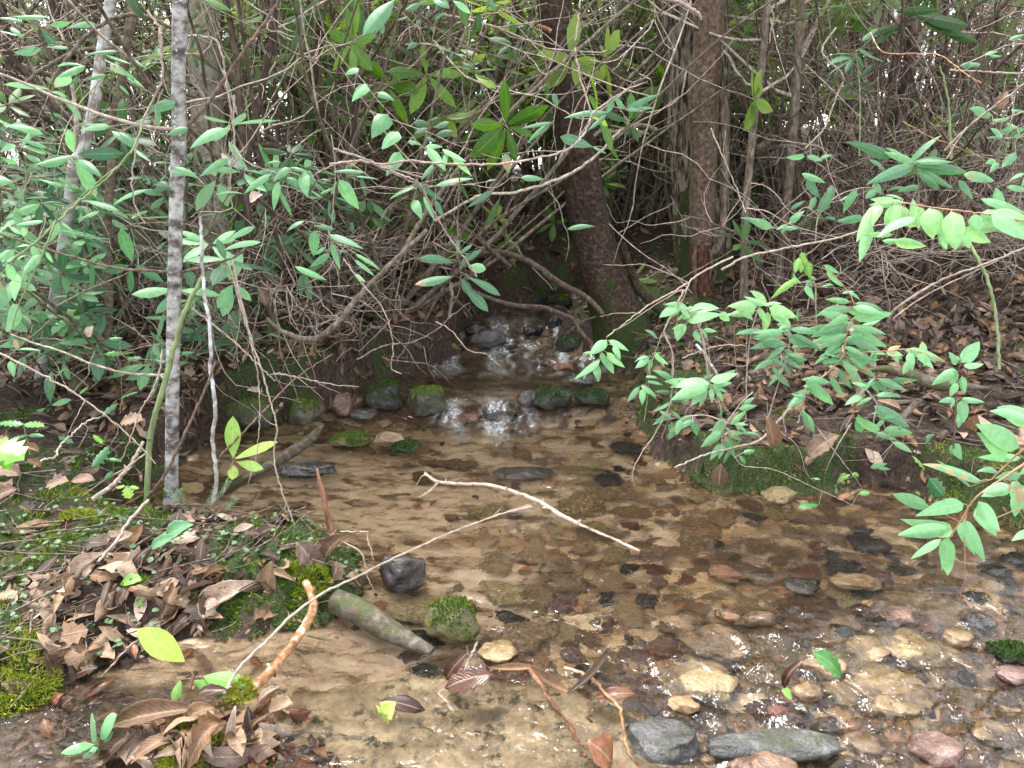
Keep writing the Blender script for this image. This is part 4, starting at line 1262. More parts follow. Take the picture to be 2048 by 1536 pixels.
# D  the dark leaning tree at the water
Dpx = [(1104, -60, 60), (1107, 0, 62), (1127, 120, 65), (1149, 260, 69), (1170, 390, 74), (1192, 500, 79), (1212, 570, 90), (1235, 635, 110), (1254, 690, 138), (1262, 725, 160)]
YD = 4.85
c, r = px_trunk(Dpx, YD, top=6.5, base_drop=.15, per=14)
tD = thing("leaning_tree", "dark wet tree leaning left over the creek with two long cracks and a mossy foot", "tree", c[0] + np.array([0, 0, .15]))
mb = MB(); v, q, a = trunk_mesh(c, r, 56, 0.012, 0.05, 12, flare=[(0.2, .35, .30, .14), (2.6, .4, .25, .2), (4.3, .5, .2, .2)]); mb.add(v, q, None, a); mb.build("trunk", M['beech'], tD, tD.location)
mb = MB(); limbs(mb, c, r, 2.6, 24, 2.4, 8, sub=6); mb.build("crown", M['stemdark'], tD, tD.location)
# long cracks with raised lips, and the root running up the right side
for pts in ([(1250, -30), (1255, 120), (1260, 250), (1270, 420), (1285, 560), (1280, 700)], [(1290, 650), (1310, 760), (1330, 860), (1345, 960), (1365, 1060), (1385, 1150), (1395, 1210)], [(1345, 800), (1375, 900), (1400, 1000), (1420, 1100), (1425, 1200)]):
    cc_ = pxpath(Z2, pts, YD)
    cc_ = catmull(cc_, 8)
    k = np.argmin(np.linalg.norm(c[None] - cc_[:, None], axis=2), axis=1)
    off = cc_[:, 0] - c[k][:, 0]
    cc_[:, 1] = YD - np.sqrt(np.maximum(r[k] ** 2 - np.minimum(off ** 2, r[k] ** 2 * .96), 1e-5)) - 0.001
    mb = MB()
    for s in (-1, 1):
        w2 = cc_ + np.array([s * .006, 0.002, 0]) + rs.normal(0, .0012, cc_.shape)
        tubes(mb, w2[None], np.full((1, len(w2)), .0048), 6)
    mb.build("bark_lip", M['beech'], tD, tD.location)
    mb = MB(); tubes(mb, (cc_ + [0, .0035, 0])[None], np.full((1, len(cc_)), .0042), 6); mb.build("bark_crack", M['rotten'], tD, tD.location)
mb = MB(); tube(mb, pxpath(Z5, [(1650, -40), (1690, 80), (1720, 170), (1760, 240), (1830, 310), (1900, 380), (1940, 460)], [YD - .03, YD - .02, YD - .05, YD - .1]), [.022, .026, .03, .034, .034, .03], .03, 12, wig=.002)
mb.build("root", M['beech'], tD, tD.location)
mb = MB(); tube(mb, pxpath(Z2, [(1235, 185), (1200, 165), (1165, 152), (1150, 160)], YD - .14), .014, .006, 7, cap=True); mb.build("broken_stub", M['redwood'], tD, tD.location)

# E  big furrowed trunk and F brown trunk in front of it
Epx = [(1386, -60, 112), (1388, 0, 112), (1393, 150, 110), (1399, 300, 104), (1404, 450, 101), (1409, 550, 108), (1414, 610, 124), (1418, 655, 150), (1420, 680, 170)]
YE = 5.40
c, r = px_trunk(Epx, YE, top=7.5, base_drop=.2, per=14)
tE = thing("furrowed_tree", "large grey tree with furrowed bark, moss on its left flank, behind the brown trunk", "tree", c[0] + np.array([0, 0, .2]))
mb = MB(); v, q, a = trunk_mesh(c, r, 96, 0.05, 0.035, 15, flare=[(3.2, .5, .35, .2), (4.6, .5, .3, .2), (0.3, .5, .3, .2)]); mb.add(v, q, None, a); mb.build("trunk", M['oak'], tE, tE.location)
mb = MB(); limbs(mb, c, r, 3.2, 26, 2.8, 9, sub=6); mb.build("crown", M['stem'], tE, tE.location)
Fpx = [(1421, -60, 46), (1420, 0, 48), (1414, 110, 50), (1409, 200, 56), (1411, 260, 50), (1407, 380, 48), (1404, 470, 46), (1404, 495, 40)]
YF = 5.02
c, r = px_trunk(Fpx, YF, top=6.5, base_drop=.0, per=12)
tF = thing("brown_tree", "brown rough trunk in front of the furrowed tree, rotten and hollow at its foot", "tree", P(1408, 622, YF))
mb = MB(); v, q, a = trunk_mesh(c, r, 40, 0.03, 0.09, 18); mb.add(v, q, None, a); mb.build("trunk", M['brownbark'], tF, tF.location)
mb = MB(); limbs(mb, c, r, 3.0, 16, 1.9, 10, sub=5); mb.build("crown", M['stem'], tF, tF.location)
rp = [(1404, 488, 44), (1402, 520, 42), (1404, 560, 44), (1408, 600, 50), (1410, 628, 56), (1411, 650, 60)]
c2, r2 = px_trunk(rp, YF, base_drop=.05, per=10)
mb = MB(); v, q, a = trunk_mesh(c2, r2, 40, 0.10, 0.10, 22); mb.add(v, q, None, a); mb.build("rotten_foot", M['rotten'], tF, tF.location)
mb = MB()
for pts, r0 in (([(1390, 490), (1389, 530), (1391, 580), (1392, 630)], .014), ([(1418, 500), (1424, 520), (1420, 560)], .01)):
    tube(mb, pxpath(Z0, pts, YF - .07), [r0, r0 * 1.2, r0 * .8], r0, 8, wig=.003)
mb.build("bark_flap", M['brownbark'], tF, tF.location)
mb = MB(); tube(mb, pxpath(Z3, [(185, 1490), (215, 1470), (260, 1450), (290, 1400), (305, 1300), (318, 1100), (322, 900), (310, 700), (300, 560), (290, 520)], YF - .03), [.026, .024, .022, .02, .018, .014], .014, 12, wig=.002)
mb.build("side_stem", M['stem'], tF, tF.location)

# I  pale mossy trunk behind the banded sapling
Ipx = [(398, -60, 52), (402, 0, 54), (410, 150, 56), (420, 300, 58), (432, 450, 60), (442, 560, 66), (450, 630, 82), (454, 665, 100)]
c, r = px_trunk(Ipx, 4.6, top=6.0)
tI = thing("mossy_tree", "pale grey mossy trunk half hidden behind the banded sapling", "tree", c[0] + np.array([0, 0, .12]))
mb = MB(); v, q, a = trunk_mesh(c, r, 40, 0.03, 0.06, 25, flare=[(3.5, .5, .3, .15), (5, .5, .3, .15)]); mb.add(v, q, None, a); mb.build("trunk", M['mossbark'], tI, tI.location)
mb = MB(); limbs(mb, c, r, 3.0, 16, 2.0, 12); mb.build("crown", M['stem'], tI, tI.location)

# slimmer trunks of the right-hand thicket
SLIM = [
    ([(1536, -60, 12), (1531, 50, 12), (1522, 150, 13), (1508, 240, 13), (1497, 350, 14), (1489, 450, 14), (1488, 560, 15), (1487, 620, 18)], 4.7, "slim grey brown trunk curving beside the brown tree", 'stem'),
    ([(1612, -60, 13), (1604, 0, 14), (1596, 80, 16), (1590, 180, 17), (1584, 280, 18), (1577, 370, 17), (1568, 450, 16), (1560, 530, 17), (1556, 600, 20)], 4.95, "straight slim trunk forked high up in the right thicket", 'stem'),
    ([(1706, 60, 22), (1704, 160, 24), (1702, 250, 26), (1700, 330, 28), (1700, 400, 32)], 6.2, "short dark stump like trunk deep in the right thicket", 'stemdark'),
    ([(1830, -60, 16), (1822, 60, 18), (1815, 160, 19), (1800, 250, 20), (1786, 350, 22), (1778, 440, 26)], 5.6, "dark slanting trunk near the right edge under the big leaf", 'stemdark'),
    ([(1890, -60, 18), (1884, 100, 18), (1870, 220, 19), (1855, 330, 20), (1850, 420, 24)], 6.4, "dark upright trunk near the right edge of the thicket", 'stemdark'),
    ([(108, -60, 34), (112, 0, 34), (124, 60, 32), (136, 140, 30), (140, 260, 30), (138, 420, 34)], 5.2, "thick dark trunk at the top left behind the silvery sapling", 'stemdark'),
    ([(-30, -60, 30), (6, 60, 28), (34, 150, 26), (60, 230, 24), (82, 330, 24), (86, 480, 28)], 4.6, "dark bent trunk at the left edge", 'stemdark'),
    ([(1042, -40, 20), (1030, 80, 20), (1010, 140, 20), (995, 200, 20), (985, 300, 18), (975, 420, 20), (965, 520, 24)], 6.4, "dark leaning trunk left of the leaning tree", 'stemdark'),
    ([(905, -40, 15), (903, 90, 15), (895, 160, 15), (880, 240, 15), (862, 330, 15), (850, 430, 17)], 6.0, "brown upright trunk in the middle of the thicket", 'stem'),
    ([(735, -40, 22), (722, 60, 22), (708, 150, 24), (690, 240, 26), (668, 330, 26), (640, 430, 28), (615, 540, 32)], 5.3, "thick brown shrub trunk leaning right above the left bank", 'stem'),
    ([(645, -40, 12), (637, 60, 12), (625, 180, 13), (606, 300, 14), (590, 420, 15), (575, 560, 18)], 4.9, "slim dark trunk above the left bank", 'stemdark'),
]
for i, (pts, Y, lab, mt) in enumerate(SLIM):
    gp = G(pts[-1][0], pts[-1][1] + 40)
    c, r = px_trunk(pts, Y, top=4.5, base_drop=.0, per=7)
    zb = gz(c[0][0], c[0][1])
    if c[0][2] > zb:        # carry the foot down to the ground
        c = np.vstack([[c[0][0], c[0][1], zb - .05], c]); r = np.concatenate([[r[0] * 1.25], r])
    t = thing("slim_tree", lab, "tree", c[0], "slim trunks of the thicket")
    mb = MB(); v, q, a = trunk_mesh(c, r, 18, 0.03, .08, 60 + i); mb.add(v, q, None, a); mb.build("trunk", M[mt], t, t.location)
    mb = MB(); limbs(mb, c, r, 1.6, 12, 1.2, 100 + i); mb.build("crown", M['twig'], t, t.location)
# ------------------------------------------------------------------ the thicket: each shrub a thing with stems, twigs and foliage
rs = np.random.default_rng(41)


def walk(g, p, d, L, m, wig, pull):
    out = [np.array(p, float)]
    for _ in range(m - 1):
        d = nrm(d + g.normal(0, wig, 3) + pull); out.append(out[-1] + d * L / (m - 1))
    return np.array(out), d


def shrub_proto(seed, H=2.6, nst=7, lean=0.5, branches=5, twigs_=4, deadtw=120, leafy=1.0, leaflen=(.09, .15), low=0.25, stem_r=.016, wig=.16, whorl=(5, 9)):
    g = np.random.default_rng(seed)
    S, T, tips = [], [], []
    for i in range(nst):
        a = g.uniform(0, 6.28); b = np.array([np.cos(a), np.sin(a), 0]) * g.uniform(.02, .28)
        d = nrm(np.array([np.cos(a) * lean * g.uniform(.3, 1.4), np.sin(a) * lean * g.uniform(.3, 1.4), 1]))
        L = H * g.uniform(.7, 1.25); p, _ = walk(g, b - [0, 0, .06], d, L, 16, wig * .7, np.array([0, 0, .015])); r0 = stem_r * g.uniform(.55, 1.3)
        S.append((p, np.linspace(r0, r0 * .3, 16)))
        for k in range(branches):
            j = int(g.integers(int(2 + 8 * low), 15)); dd = nrm(nrm(p[j] - p[j - 1]) * .5 + g.normal(0, .75, 3) + [0, 0, .1])
            Lb = L * g.uniform(.18, .42); q, _ = walk(g, p[j], dd, Lb, 9, wig * 1.2, np.array([0, 0, .03])); rb = min(r0 * .45, .008) * g.uniform(.6, 1)
            T.append((q, np.linspace(rb, rb * .4, 9)))
            for e in range(twigs_):
                j2 = int(g.integers(2, 9)); d2 = nrm(nrm(q[j2] - q[j2 - 1]) * .6 + g.normal(0, .7, 3)); Lt = Lb * g.uniform(.25, .6)
                s, dl = walk(g, q[j2], d2, Lt, 9, wig * 1.1, np.array([0, 0, .05])); T.append((s, np.linspace(rb * .45, .0011, 9))); tips.append((s[-1], dl))
        tips.append((p[-1], nrm(p[-1] - p[-2])))
    for i in range(deadtw):
        p, r = S[int(g.integers(len(S)))]; j = int(g.integers(1, 13)); d = nrm(g.normal(0, 1, 3) * [1, 1, .7] + [0, 0, .15])
        q, _ = walk(g, p[j], d, g.uniform(.15, .75), 9, .2, np.array([0, 0, -.02])); T.append((q, np.linspace(.0035, .0011, 9)))
    ms = MB(); tubes(ms, np.array([x[0] for x in S]), np.array([x[1] for x in S]), 8)
    mt = MB(); tubes(mt, np.array([x[0] for x in T]), np.array([x[1] for x in T]), 4)
    ml = None
    if leafy > 0:
        B, TT, N, tn, W = [], [], [], [], []
        for pos, d in tips:
            if g.random() > leafy: continue
            nw = int(g.integers(*whorl)); d = nrm(d + [0, 0, .35]); u = nrm(np.cross(d, g.normal(0, 1, 3))); v = np.cross(d, u); base = g.random() * .75
            for k in range(nw):
                a = 6.28 * k / nw + g.normal(0, .3); o = np.cos(a) * u + np.sin(a) * v
                ld = nrm(o + d * g.uniform(-.15, .5) + [0, 0, -g.uniform(0, .35)]); L = g.uniform(*leaflen)
                B.append(pos - d * g.uniform(0, .025) + ld * .012); TT.append(B[-1] + ld * L); N.append(nrm(d + .4 * np.array([0, 0, 1]) + g.normal(0, .2, 3))); W.append(L * g.uniform(.15, .2)); tn.append(np.clip(base + g.normal(0, .15), 0, 1))
        if B:
            ml = MB(); leaves(ml, B, TT, W, N, tn, 'ellip', rows=5, cols=3, curl=g.uniform(-.9, -.1, len(B)), arch=g.uniform(.0, .1, len(B)), rs=g)
    return ms, mt, ml


def make_proto(name, kind, seed, mstem, mtwig, mleaf, **kw):
    a, b, c = shrub_proto(seed, **kw)
    return dict(name=name, stems=a.mesh("stems", M[mstem]), twigs=b.mesh("twigs", M[mtwig]), leaf=c.mesh("foliage", M[mleaf]) if c else None)


LEAFY = [make_proto("rhododendron", 'l', 200 + k, ('stem', 'stemdark')[k % 2], 'twig', 'rhodo', H=2.5 + .25 * k, nst=7, leafy=.45, deadtw=90, lean=.55) for k in range(5)]
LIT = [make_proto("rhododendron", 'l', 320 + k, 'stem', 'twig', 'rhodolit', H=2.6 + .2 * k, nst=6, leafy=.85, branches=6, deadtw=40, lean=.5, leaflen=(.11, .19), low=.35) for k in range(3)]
LOWLEAFY = [make_proto("rhododendron", 'w', 220 + k, 'stem', 'twig', 'dog', H=1.1 + .15 * k, nst=8, branches=4, twigs_=4, leafy=.7, deadtw=60, lean=.8, low=.1, leaflen=(.09, .17), stem_r=.009, whorl=(4, 7)) for k in range(3)]
_B = 0
BARE = [make_proto("bare_shrub", 'b', 240 + k, ('stem', 'stemdark')[k % 2], ('twig', 'darktwig')[k % 2], 'rhodo', H=2.7 + .2 * k, nst=8, lean=.38, branches=5, twigs_=3, deadtw=105, leafy=.10, stem_r=.014) for k in range(4)]
TANGLE = [make_proto("bare_shrub", 't', 260 + k, 'stem', ('paletwig', 'twig')[k % 2], 'rhodo', H=1.3, nst=7, lean=1.1, branches=6, twigs_=3, deadtw=120, leafy=0, stem_r=.008, wig=.2) for k in range(3)]
SLENDER = [make_proto("arching_shrub", 'a', 280 + k, 'stem', 'twig', 'rhodo', H=2.6, nst=12, lean=1.0, branches=2, twigs_=3, deadtw=40, leafy=.12, stem_r=.012, wig=.10) for k in range(2)]


def put_shrub(pr, x, y, rz, s, label, group, tilt=(0, 0)):
    z = gz(x, y)
    t = thing(pr['name'], label, "shrub", (x, y, z), group)
    t.rotation_euler = (tilt[0], tilt[1], rz); t.scale = (s, s, s)
    for nm in ('stems', 'twigs', 'leaf'):
        if pr[nm] is None: continue
        o = bpy.data.objects.new({'leaf': 'foliage'}.get(nm, nm), pr[nm]); COL.objects.link(o); o.parent = t
    return t


def clear(x, y, m=.0):
    if y < 7.2 and abs(x - cx(y)) < np.interp(y, [3, 4.2, 5, 6, 7.2], [1.1, .75, .55, .5, .3]) + m: return False
    for tx, ty, tr in ((c_[0], c_[1], .35) for c_ in (P(1250, 700, YD), P(1418, 660, YE), P(1408, 620, YF))):
        if (x - tx) ** 2 + (y - ty) ** 2 < tr ** 2: return False
    # keep the sight lines to the named trunks open
    u = x / y
    if y < 6.4 and -0.02 < u < 0.36: return False
    return True


def band(n, y0, y1, u0, u1, pick, lab, grp, smin=.8, smax=1.2, sep=.45, m=0):
    done, tries, pts = 0, 0, []
    while done < n and tries < n * 60:
        tries += 1
        y = 1 / rs.uniform(1 / y1, 1 / y0); u = rs.uniform(u0, u1); x = u * y
        if not clear(x, y, m) or float(sdist(np.array([x]), np.array([y]))[0]) < .12: continue
        if any((x - a) ** 2 + (y - b) ** 2 < sep ** 2 for a, b in pts): continue
        pts.append((x, y)); pr = pick[int(rs.integers(len(pick)))]
        put_shrub(pr, x, y, rs.uniform(0, 6.28), rs.uniform(smin, smax), lab, grp, (rs.normal(0, .06), rs.normal(0, .06))); done += 1


# left of the creek: leafy, with low leafy plants at the foot
band(3, 4.2, 5.6, -.72, -.14, LEAFY, "leafy rhododendron of the near left bank among the saplings", "rhododendrons of the near left bank", sep=.6, m=.15)
band(4, 3.6, 5.0, -.72, -.28, LOWLEAFY, "low leafy shrub on the litter of the left bank", "low leafy shrubs of the left bank", sep=.35, smin=.7, smax=1.1)
band(9, 4.6, 6.4, -.6, -.10, BARE, "upright bare shrub with pale twigs on the left bank", "upright bare shrubs of the left bank", sep=.45, m=.1)
band(9, 4.4, 6.2, -.5, -.10, SLENDER, "arching bare shrub fanning out above the left bank", "arching shrubs of the left bank", sep=.5, m=.1)
band(13, 4.0, 6.0, -.66, -.10, TANGLE, "tangle of bare twigs low on the left bank", "twig tangles of the left bank", sep=.5, smin=.55, smax=.95)
band(8, 5.8, 9.0, -.72, -.05, LEAFY, "rhododendron in the depth of the thicket left of the creek", "rhododendrons behind the left bank", sep=.7)
# up the middle, behind the leaning tree
band(8, 7.4, 11.0, -.12, .22, LEAFY, "rhododendron with light falling through its leaves behind the creek", "rhododendrons at the head of the creek", sep=.7, m=-.2)
band(3, 6.4, 8.5, .02, .25, LEAFY, "rhododendron close behind the leaning tree", "rhododendrons behind the leaning tree", sep=.7)
band(11, 5.6, 8.5, -.42, .26, LIT, "rhododendron with backlight painted into its leaves above the creek", "bright leaved rhododendrons above the creek", sep=.6, m=.05)
# right of the creek: mostly bare stems
band(9, 4.8, 6.4, .34, .74, BARE, "bare grey brown shrub on the leafy slope near the brown tree", "bare shrubs of the near right slope", sep=.5)
band(10, 6.2, 8.6, .10, .74, BARE, "bare shrub of the middle right slope", "bare shrubs of the middle right slope", sep=.6)
band(10, 8.4, 13, .0, .74, BARE, "bare shrub far up the right slope", "bare shrubs far up the right slope", sep=.7)
band(8, 4.4, 7.0, .34, .74, TANGLE, "tangle of bare twigs on the right slope", "twig tangles of the right slope", sep=.5)
band(5, 5.5, 9.0, .32, .74, LEAFY, "leafy rhododendron among the bare stems of the right slope", "rhododendrons of the right slope", sep=.9)
band(9, 6.5, 8.6, .0, .36, BARE, "bare shrub filling the gap behind the leaning and the furrowed tree", "bare shrubs behind the leaning tree", sep=.45)
band(4, 6.6, 9, .0, .36, LIT, "rhododendron in backlit leaf colours glimpsed between the two big trunks", "bright leaved rhododendrons between the trunks", sep=.6, smin=.6, smax=.9)
band(9, 7.5, 13, -.85, -.45, LEAFY, "rhododendron closing the view at the far left", "rhododendrons at the far left", sep=.7)
# far edge of the thicket
band(11, 9.0, 14.0, -.72, .3, LEAFY, "far rhododendron against the light at the back of the thicket", "rhododendrons at the back of the thicket", smin=.9, smax=1.35, sep=.9)
band(7, 9.0, 14.0, -.72, .0, BARE, "far bare shrub among the rhododendrons at the back", "bare shrubs at the back of the thicket", sep=.9)
band(9, 9.5, 14.0, .1, .74, LEAFY, "far rhododendron behind the bare right slope", "rhododendrons behind the right slope", smin=.9, smax=1.3, sep=1.2)
# ------------------------------------------------------------------ leafy branches and seedlings that stand out in the photograph
rs = np.random.default_rng(51)


def spray(label, zf, Y, stems, leafs, mat='dog', tint=(.35, .8), smat='redstem', wr=.19, r=.0028, shape='lance', name="leafy_branch", cat="branch", group=None, autos=(), cam=.55, rows=7, cols=5, curl=-.55, arch=.07, plant=None, lmat2=None):
    """stems and leaves traced in an enlarged crop; a leaf is (base x, base y, tip x, tip y[, half width / length[, tint]])"""
    S = []
    for st in stems:
        yy = Y
        if isinstance(st, dict): yy = st.get('Y', Y); rr = st.get('r', r); pts = st['p']
        else: rr, pts = r, st
        S.append((catmull(pxpath(zf, pts, yy), 8), rr))
    allp = np.vstack([s[0] for s in S])
    L0 = [list(l) + [None] * (6 - len(l)) for l in leafs]
    if group == GR:       # the inner leaves of the bush, behind the traced ones
        for l in list(L0):
            if rs.random() < .75:
                dx, dy = l[2] - l[0], l[3] - l[1]; a = rs.normal(0, .6); c_, s_ = math.cos(a), math.sin(a); k_ = rs.uniform(.7, 1.05)
                ox, oy = rs.normal(0, .35) * abs(dx) + rs.normal(0, 12), rs.normal(0, .3) * abs(dy) + rs.normal(0, 14)
                L0.append([l[0] + ox, l[1] + oy, l[0] + ox + (dx * c_ - dy * s_) * k_, l[1] + oy + (dx * s_ + dy * c_) * k_, l[4], None if l[5] is None else l[5] * .9])
    B, T, W, N, tn, pet = [], [], [], [], [], []
    for l in L0:
        a = P(*zf(l[0], l[1]), 2.0); d = nrm(a - CAM)
        # depth from the nearest stem point as seen along the sight line
        rel = allp - CAM; k = np.argmin(np.linalg.norm(rel - (rel @ d)[:, None] * d, axis=1))
        yb = allp[k][1] + rs.normal(0, .012)
        b = P(*zf(l[0], l[1]), yb); L = np.linalg.norm(P(*zf(l[2], l[3]), yb) - b)
        b = b if len(B) < len(leafs) else P(*zf(l[0], l[1]), yb + rs.uniform(.02, .1))
        t = P(*zf(l[2], l[3]), b[1] + np.clip(rs.normal(-.18, .22), -.55, .3) * L - [0, 0, 0][0])
        B.append(b); T.append(t); W.append(np.linalg.norm(t - b) * (l[4] or wr) * (rs.uniform(.95, 1.2) if group == GR else rs.uniform(.82, 1.06)))
        tc = nrm(CAM - b)
        cm_ = cam + .2 if group == GR and cam > .5 else cam
        N.append(nrm(tc * cm_ + np.array([0, 0, 1]) * (1.05 - cm_) + rs.normal(0, .22, 3)))
        tn.append(l[5] if l[5] is not None else min(1, rs.uniform(*tint) + (.16 if group == GR and mat == 'dog' else .08 if mat == 'dog' else 0)))
        if .004 < np.linalg.norm(allp[k] - b) < .12: pet.append((allp[k], b))
    for (si, n, lpx, t0, t1) in autos:
        c = S[si][0]; m = len(c)
        for i in range(n):
            k = int((t0 + (t1 - t0) * (i + .5) / n) * (m - 1)); p = c[k]; d = nrm(c[min(k + 1, m - 1)] - c[max(k - 1, 0)])
            sgn = 1 if i % 2 else -1
            sidev = nrm(np.cross(d, [0, -.5, 1])); ld = nrm(d * .75 + sgn * sidev * .8 + np.array([0, rs.normal(-.15, .2), -.28]) + rs.normal(0, .12, 3))
            L = lpx / F_PX * p[1] * rs.uniform(.7, 1.15)
            B.append(p + ld * .005); T.append(p + ld * L); W.append(L * wr * rs.uniform(.85, 1.15)); N.append(nrm(np.array([0, -.45, .8]) + rs.normal(0, .2, 3))); tn.append(rs.uniform(*tint))
    org = S[0][0][0]
    t = thing(name, label, cat, org, group)
    ms = MB()
    for c, rr in S:
        tubes(ms, c[None] + rs.normal(0, .0006, c.shape)[None], np.linspace(rr, rr * .5, len(c))[None], 6)
    for a, b in pet:
        mid = (a + b) / 2 + [0, 0, .002]; tubes(ms, np.array([a, mid, b])[None], np.full((1, 3), .0009), 4)
    ms.build("stem", M[smat], t, org)
    ml = MB(); leaves(ml, B, T, W, N, tn, shape, rows=rows, cols=cols, curl=rs.normal(curl, .25, len(B)), arch=rs.normal(arch, .04, len(B)), roll=rs.normal(0, .25, len(B)), wave=.02 if shape != 'holly' else 0, rs=rs)
    ml.build("foliage", M[mat], t, org)
    return t


GR = "leafy branches hanging over the right bank"
# big mixed bush over the right bank
spray("long leaved branch rising at the centre of the right bank bush", Z6, [2.75, 2.85],
      [[(760, 820), (900, 720), (1000, 610), (1015, 520), (1035, 430), (1075, 375), (1060, 300), (1030, 240), (960, 160), (880, 100)]],
      [(1050, 340, 890, 345), (1060, 330, 1250, 385), (1040, 400, 860, 365), (1060, 392, 1290, 365), (1030, 430, 812, 505), (1050, 440, 1252, 490), (1020, 490, 815, 535), (1045, 475, 1255, 560), (1010, 512, 850, 560), (1040, 510, 1225, 590),
       (1000, 570, 860, 620), (1010, 600, 885, 682), (1020, 590, 1190, 645), (1040, 300, 895, 285), (1070, 310, 1235, 350), (1030, 240, 1100, 290), (905, 120, 1000, 215), (970, 690, 1050, 805), (1000, 640, 1115, 775), (880, 650, 990, 640), (1060, 650, 1190, 735),
       (1010, 560, 1130, 620), (985, 620, 880, 600), (1030, 380, 900, 440)], tint=(.25, .62), group=GR, wr=.16)
spray("dark leaved branch on the left of the right bank bush", Z6, 2.72,
      [[(560, 1010), (600, 860), (650, 700), (690, 560), (690, 470)], [(650, 700), (640, 600), (600, 540)]],
      [(660, 470, 470, 478), (650, 490, 480, 505), (650, 540, 455, 575), (700, 460, 855, 475), (710, 490, 885, 585), (660, 560, 560, 640), (600, 630, 482, 702), (592, 672, 640, 762), (645, 620, 765, 695), (660, 580, 775, 650), (690, 520, 800, 560), (680, 600, 790, 640), (630, 560, 520, 540), (655, 650, 700, 740)],
      tint=(.08, .38), group=GR, wr=.16, smat='twig')
spray("fan of fresh pointed leaves below the brown tree on the right bank", Z6, 2.8,
      [[(440, 900), (445, 700), (470, 480), (520, 330), (560, 318)]],
      [(510, 320, 332, 325), (560, 312, 428, 268), (515, 335, 560, 425), (575, 335, 735, 390, .26), (585, 345, 700, 442, .26), (540, 320, 620, 300)], tint=(.66, .9), group=GR, smat='twig')
spray("sprig of bright drooping leaves with one browned tip in front of the brown tree", Z6, 2.7,
      [[(225, 740), (200, 560), (170, 450), (110, 360), (100, 345)], [(110, 360), (190, 340), (290, 355)]],
      [(105, 350, 0, 318), (100, 375, 60, 315), (120, 350, 285, 338, .24), (105, 415, 300, 372, .16), (290, 365, 345, 410, .36, .97), (90, 430, 45, 525), (140, 470, 178, 535, .28), (195, 460, 272, 472), (100, 360, 40, 410), (60, 340, -10, 395)], tint=(.6, .88), group=GR, smat='twig')
spray("palmate cluster of fresh leaves at the left end of the right bank", Z6, 2.62,
      [[(300, 1000), (290, 900), (250, 800), (232, 775)]],
      [(225, 770, 0, 795), (225, 772, 5, 868), (240, 762, 392, 715, .24), (240, 790, 335, 830), (205, 800, 92, 870), (238, 800, 242, 885, .25), (215, 785, 120, 905, .24), (250, 780, 360, 770), (260, 790, 300, 870), (230, 760, 300, 735)], tint=(.55, .8), group=GR, smat='twig')
spray("greyish leaves trailing over the edge of the right bank", Z6, 2.55,
      [{'p': [(480, 820), (400, 900), (330, 1000), (305, 1060), (300, 1150)], 'r': .002}, [(330, 1000), (220, 960), (120, 960), (60, 975)], [(420, 900), (440, 980), (400, 1010)]],
      [(60, 980, 38, 1072, .27), (140, 985, 20, 1052), (130, 1000, 155, 1075, .3), (300, 1050, 178, 1142), (322, 1080, 366, 1195, .24), (300, 1120, 230, 1218), (312, 1120, 280, 1212), (350, 1010, 445, 930), (372, 1010, 452, 1012), (320, 980, 268, 1022), (400, 920, 505, 900), (20, 940, 65, 975), (-60, 930, 0, 965), (330, 1060, 430, 1060), (360, 990, 450, 1060)], tint=(.2, .6), group=GR, smat='paletwig')
spray("pair of long dark leaves and small ones in the middle of the right bank bush", Z6, 2.6,
      [[(740, 1000), (770, 900), (785, 800), (790, 740)], [(780, 900), (760, 960)]],
      [(785, 755, 945, 895, .18), (780, 830, 678, 915, .24), (762, 920, 803, 1005), (790, 950, 836, 1062), (800, 740, 930, 770), (770, 790, 860, 800), (775, 860, 700, 830)], tint=(.2, .5), group=GR, smat='twig')
spray("row of hanging leaves on the twig running right from the bush", Z6, [2.8, 2.7],
      [[(1020, 600), (1130, 590), (1250, 585), (1370, 575), (1480, 600), (1585, 640)]],
      [(1290, 585, 1322, 655, .3), (1385, 592, 1402, 700, .27), (1430, 590, 1528, 692), (1375, 572, 1592, 648, .14), (1140, 580, 1252, 602), (1250, 590, 1350, 612, .28), (1190, 588, 1180, 660), (1480, 605, 1470, 680)], tint=(.55, .85), group=GR)
spray("upright stem with broad leaves at the right of the bank bush", Z6, 2.7,
      [{'p': [(1640, 1150), (1648, 1000), (1655, 850), (1660, 740), (1680, 660)], 'r': .0032}],
      [(1650, 690, 1515, 782, .24), (1632, 680, 1640, 792, .3), (1690, 650, 1792, 530, .3), (1660, 660, 1612, 592, .34), (1688, 730, 1702, 835, .3), (1690, 860, 1822, 882, .2), (1645, 860, 1555, 880, .22), (1690, 870, 1698, 1002, .28), (1652, 1120, 1690, 1215, .3), (1660, 770, 1620, 850, .3)], tint=(.5, .72), group=GR, smat='darktwig')
spray("low leaves spilling toward the water right of the mossy block", Z6, 2.5,
      [[(1050, 900), (1130, 800), (1190, 745)], [(1130, 800), (1200, 900), (1250, 1050), (1290, 1120)], [(1200, 900), (1180, 980), (1180, 1060)]],
      [(1180, 740, 1120, 822), (1190, 760, 1262, 822, .3), (1210, 750, 1368, 812), (1190, 840, 1340, 852), (1192, 910, 1388, 1028, .17), (1190, 1060, 1080, 965, .3), (1240, 1040, 1402, 1060), (1290, 1110, 1402, 1172), (1160, 1260, 1258, 1235), (1200, 960, 1300, 970), (1240, 980, 1180, 1040), (1150, 790, 1050, 770), (1110, 840, 1010, 900), (1480, 1120, 1520, 1060), (1270, 1080, 1350, 1010)], tint=(.12, .5), group=GR, smat='twig')
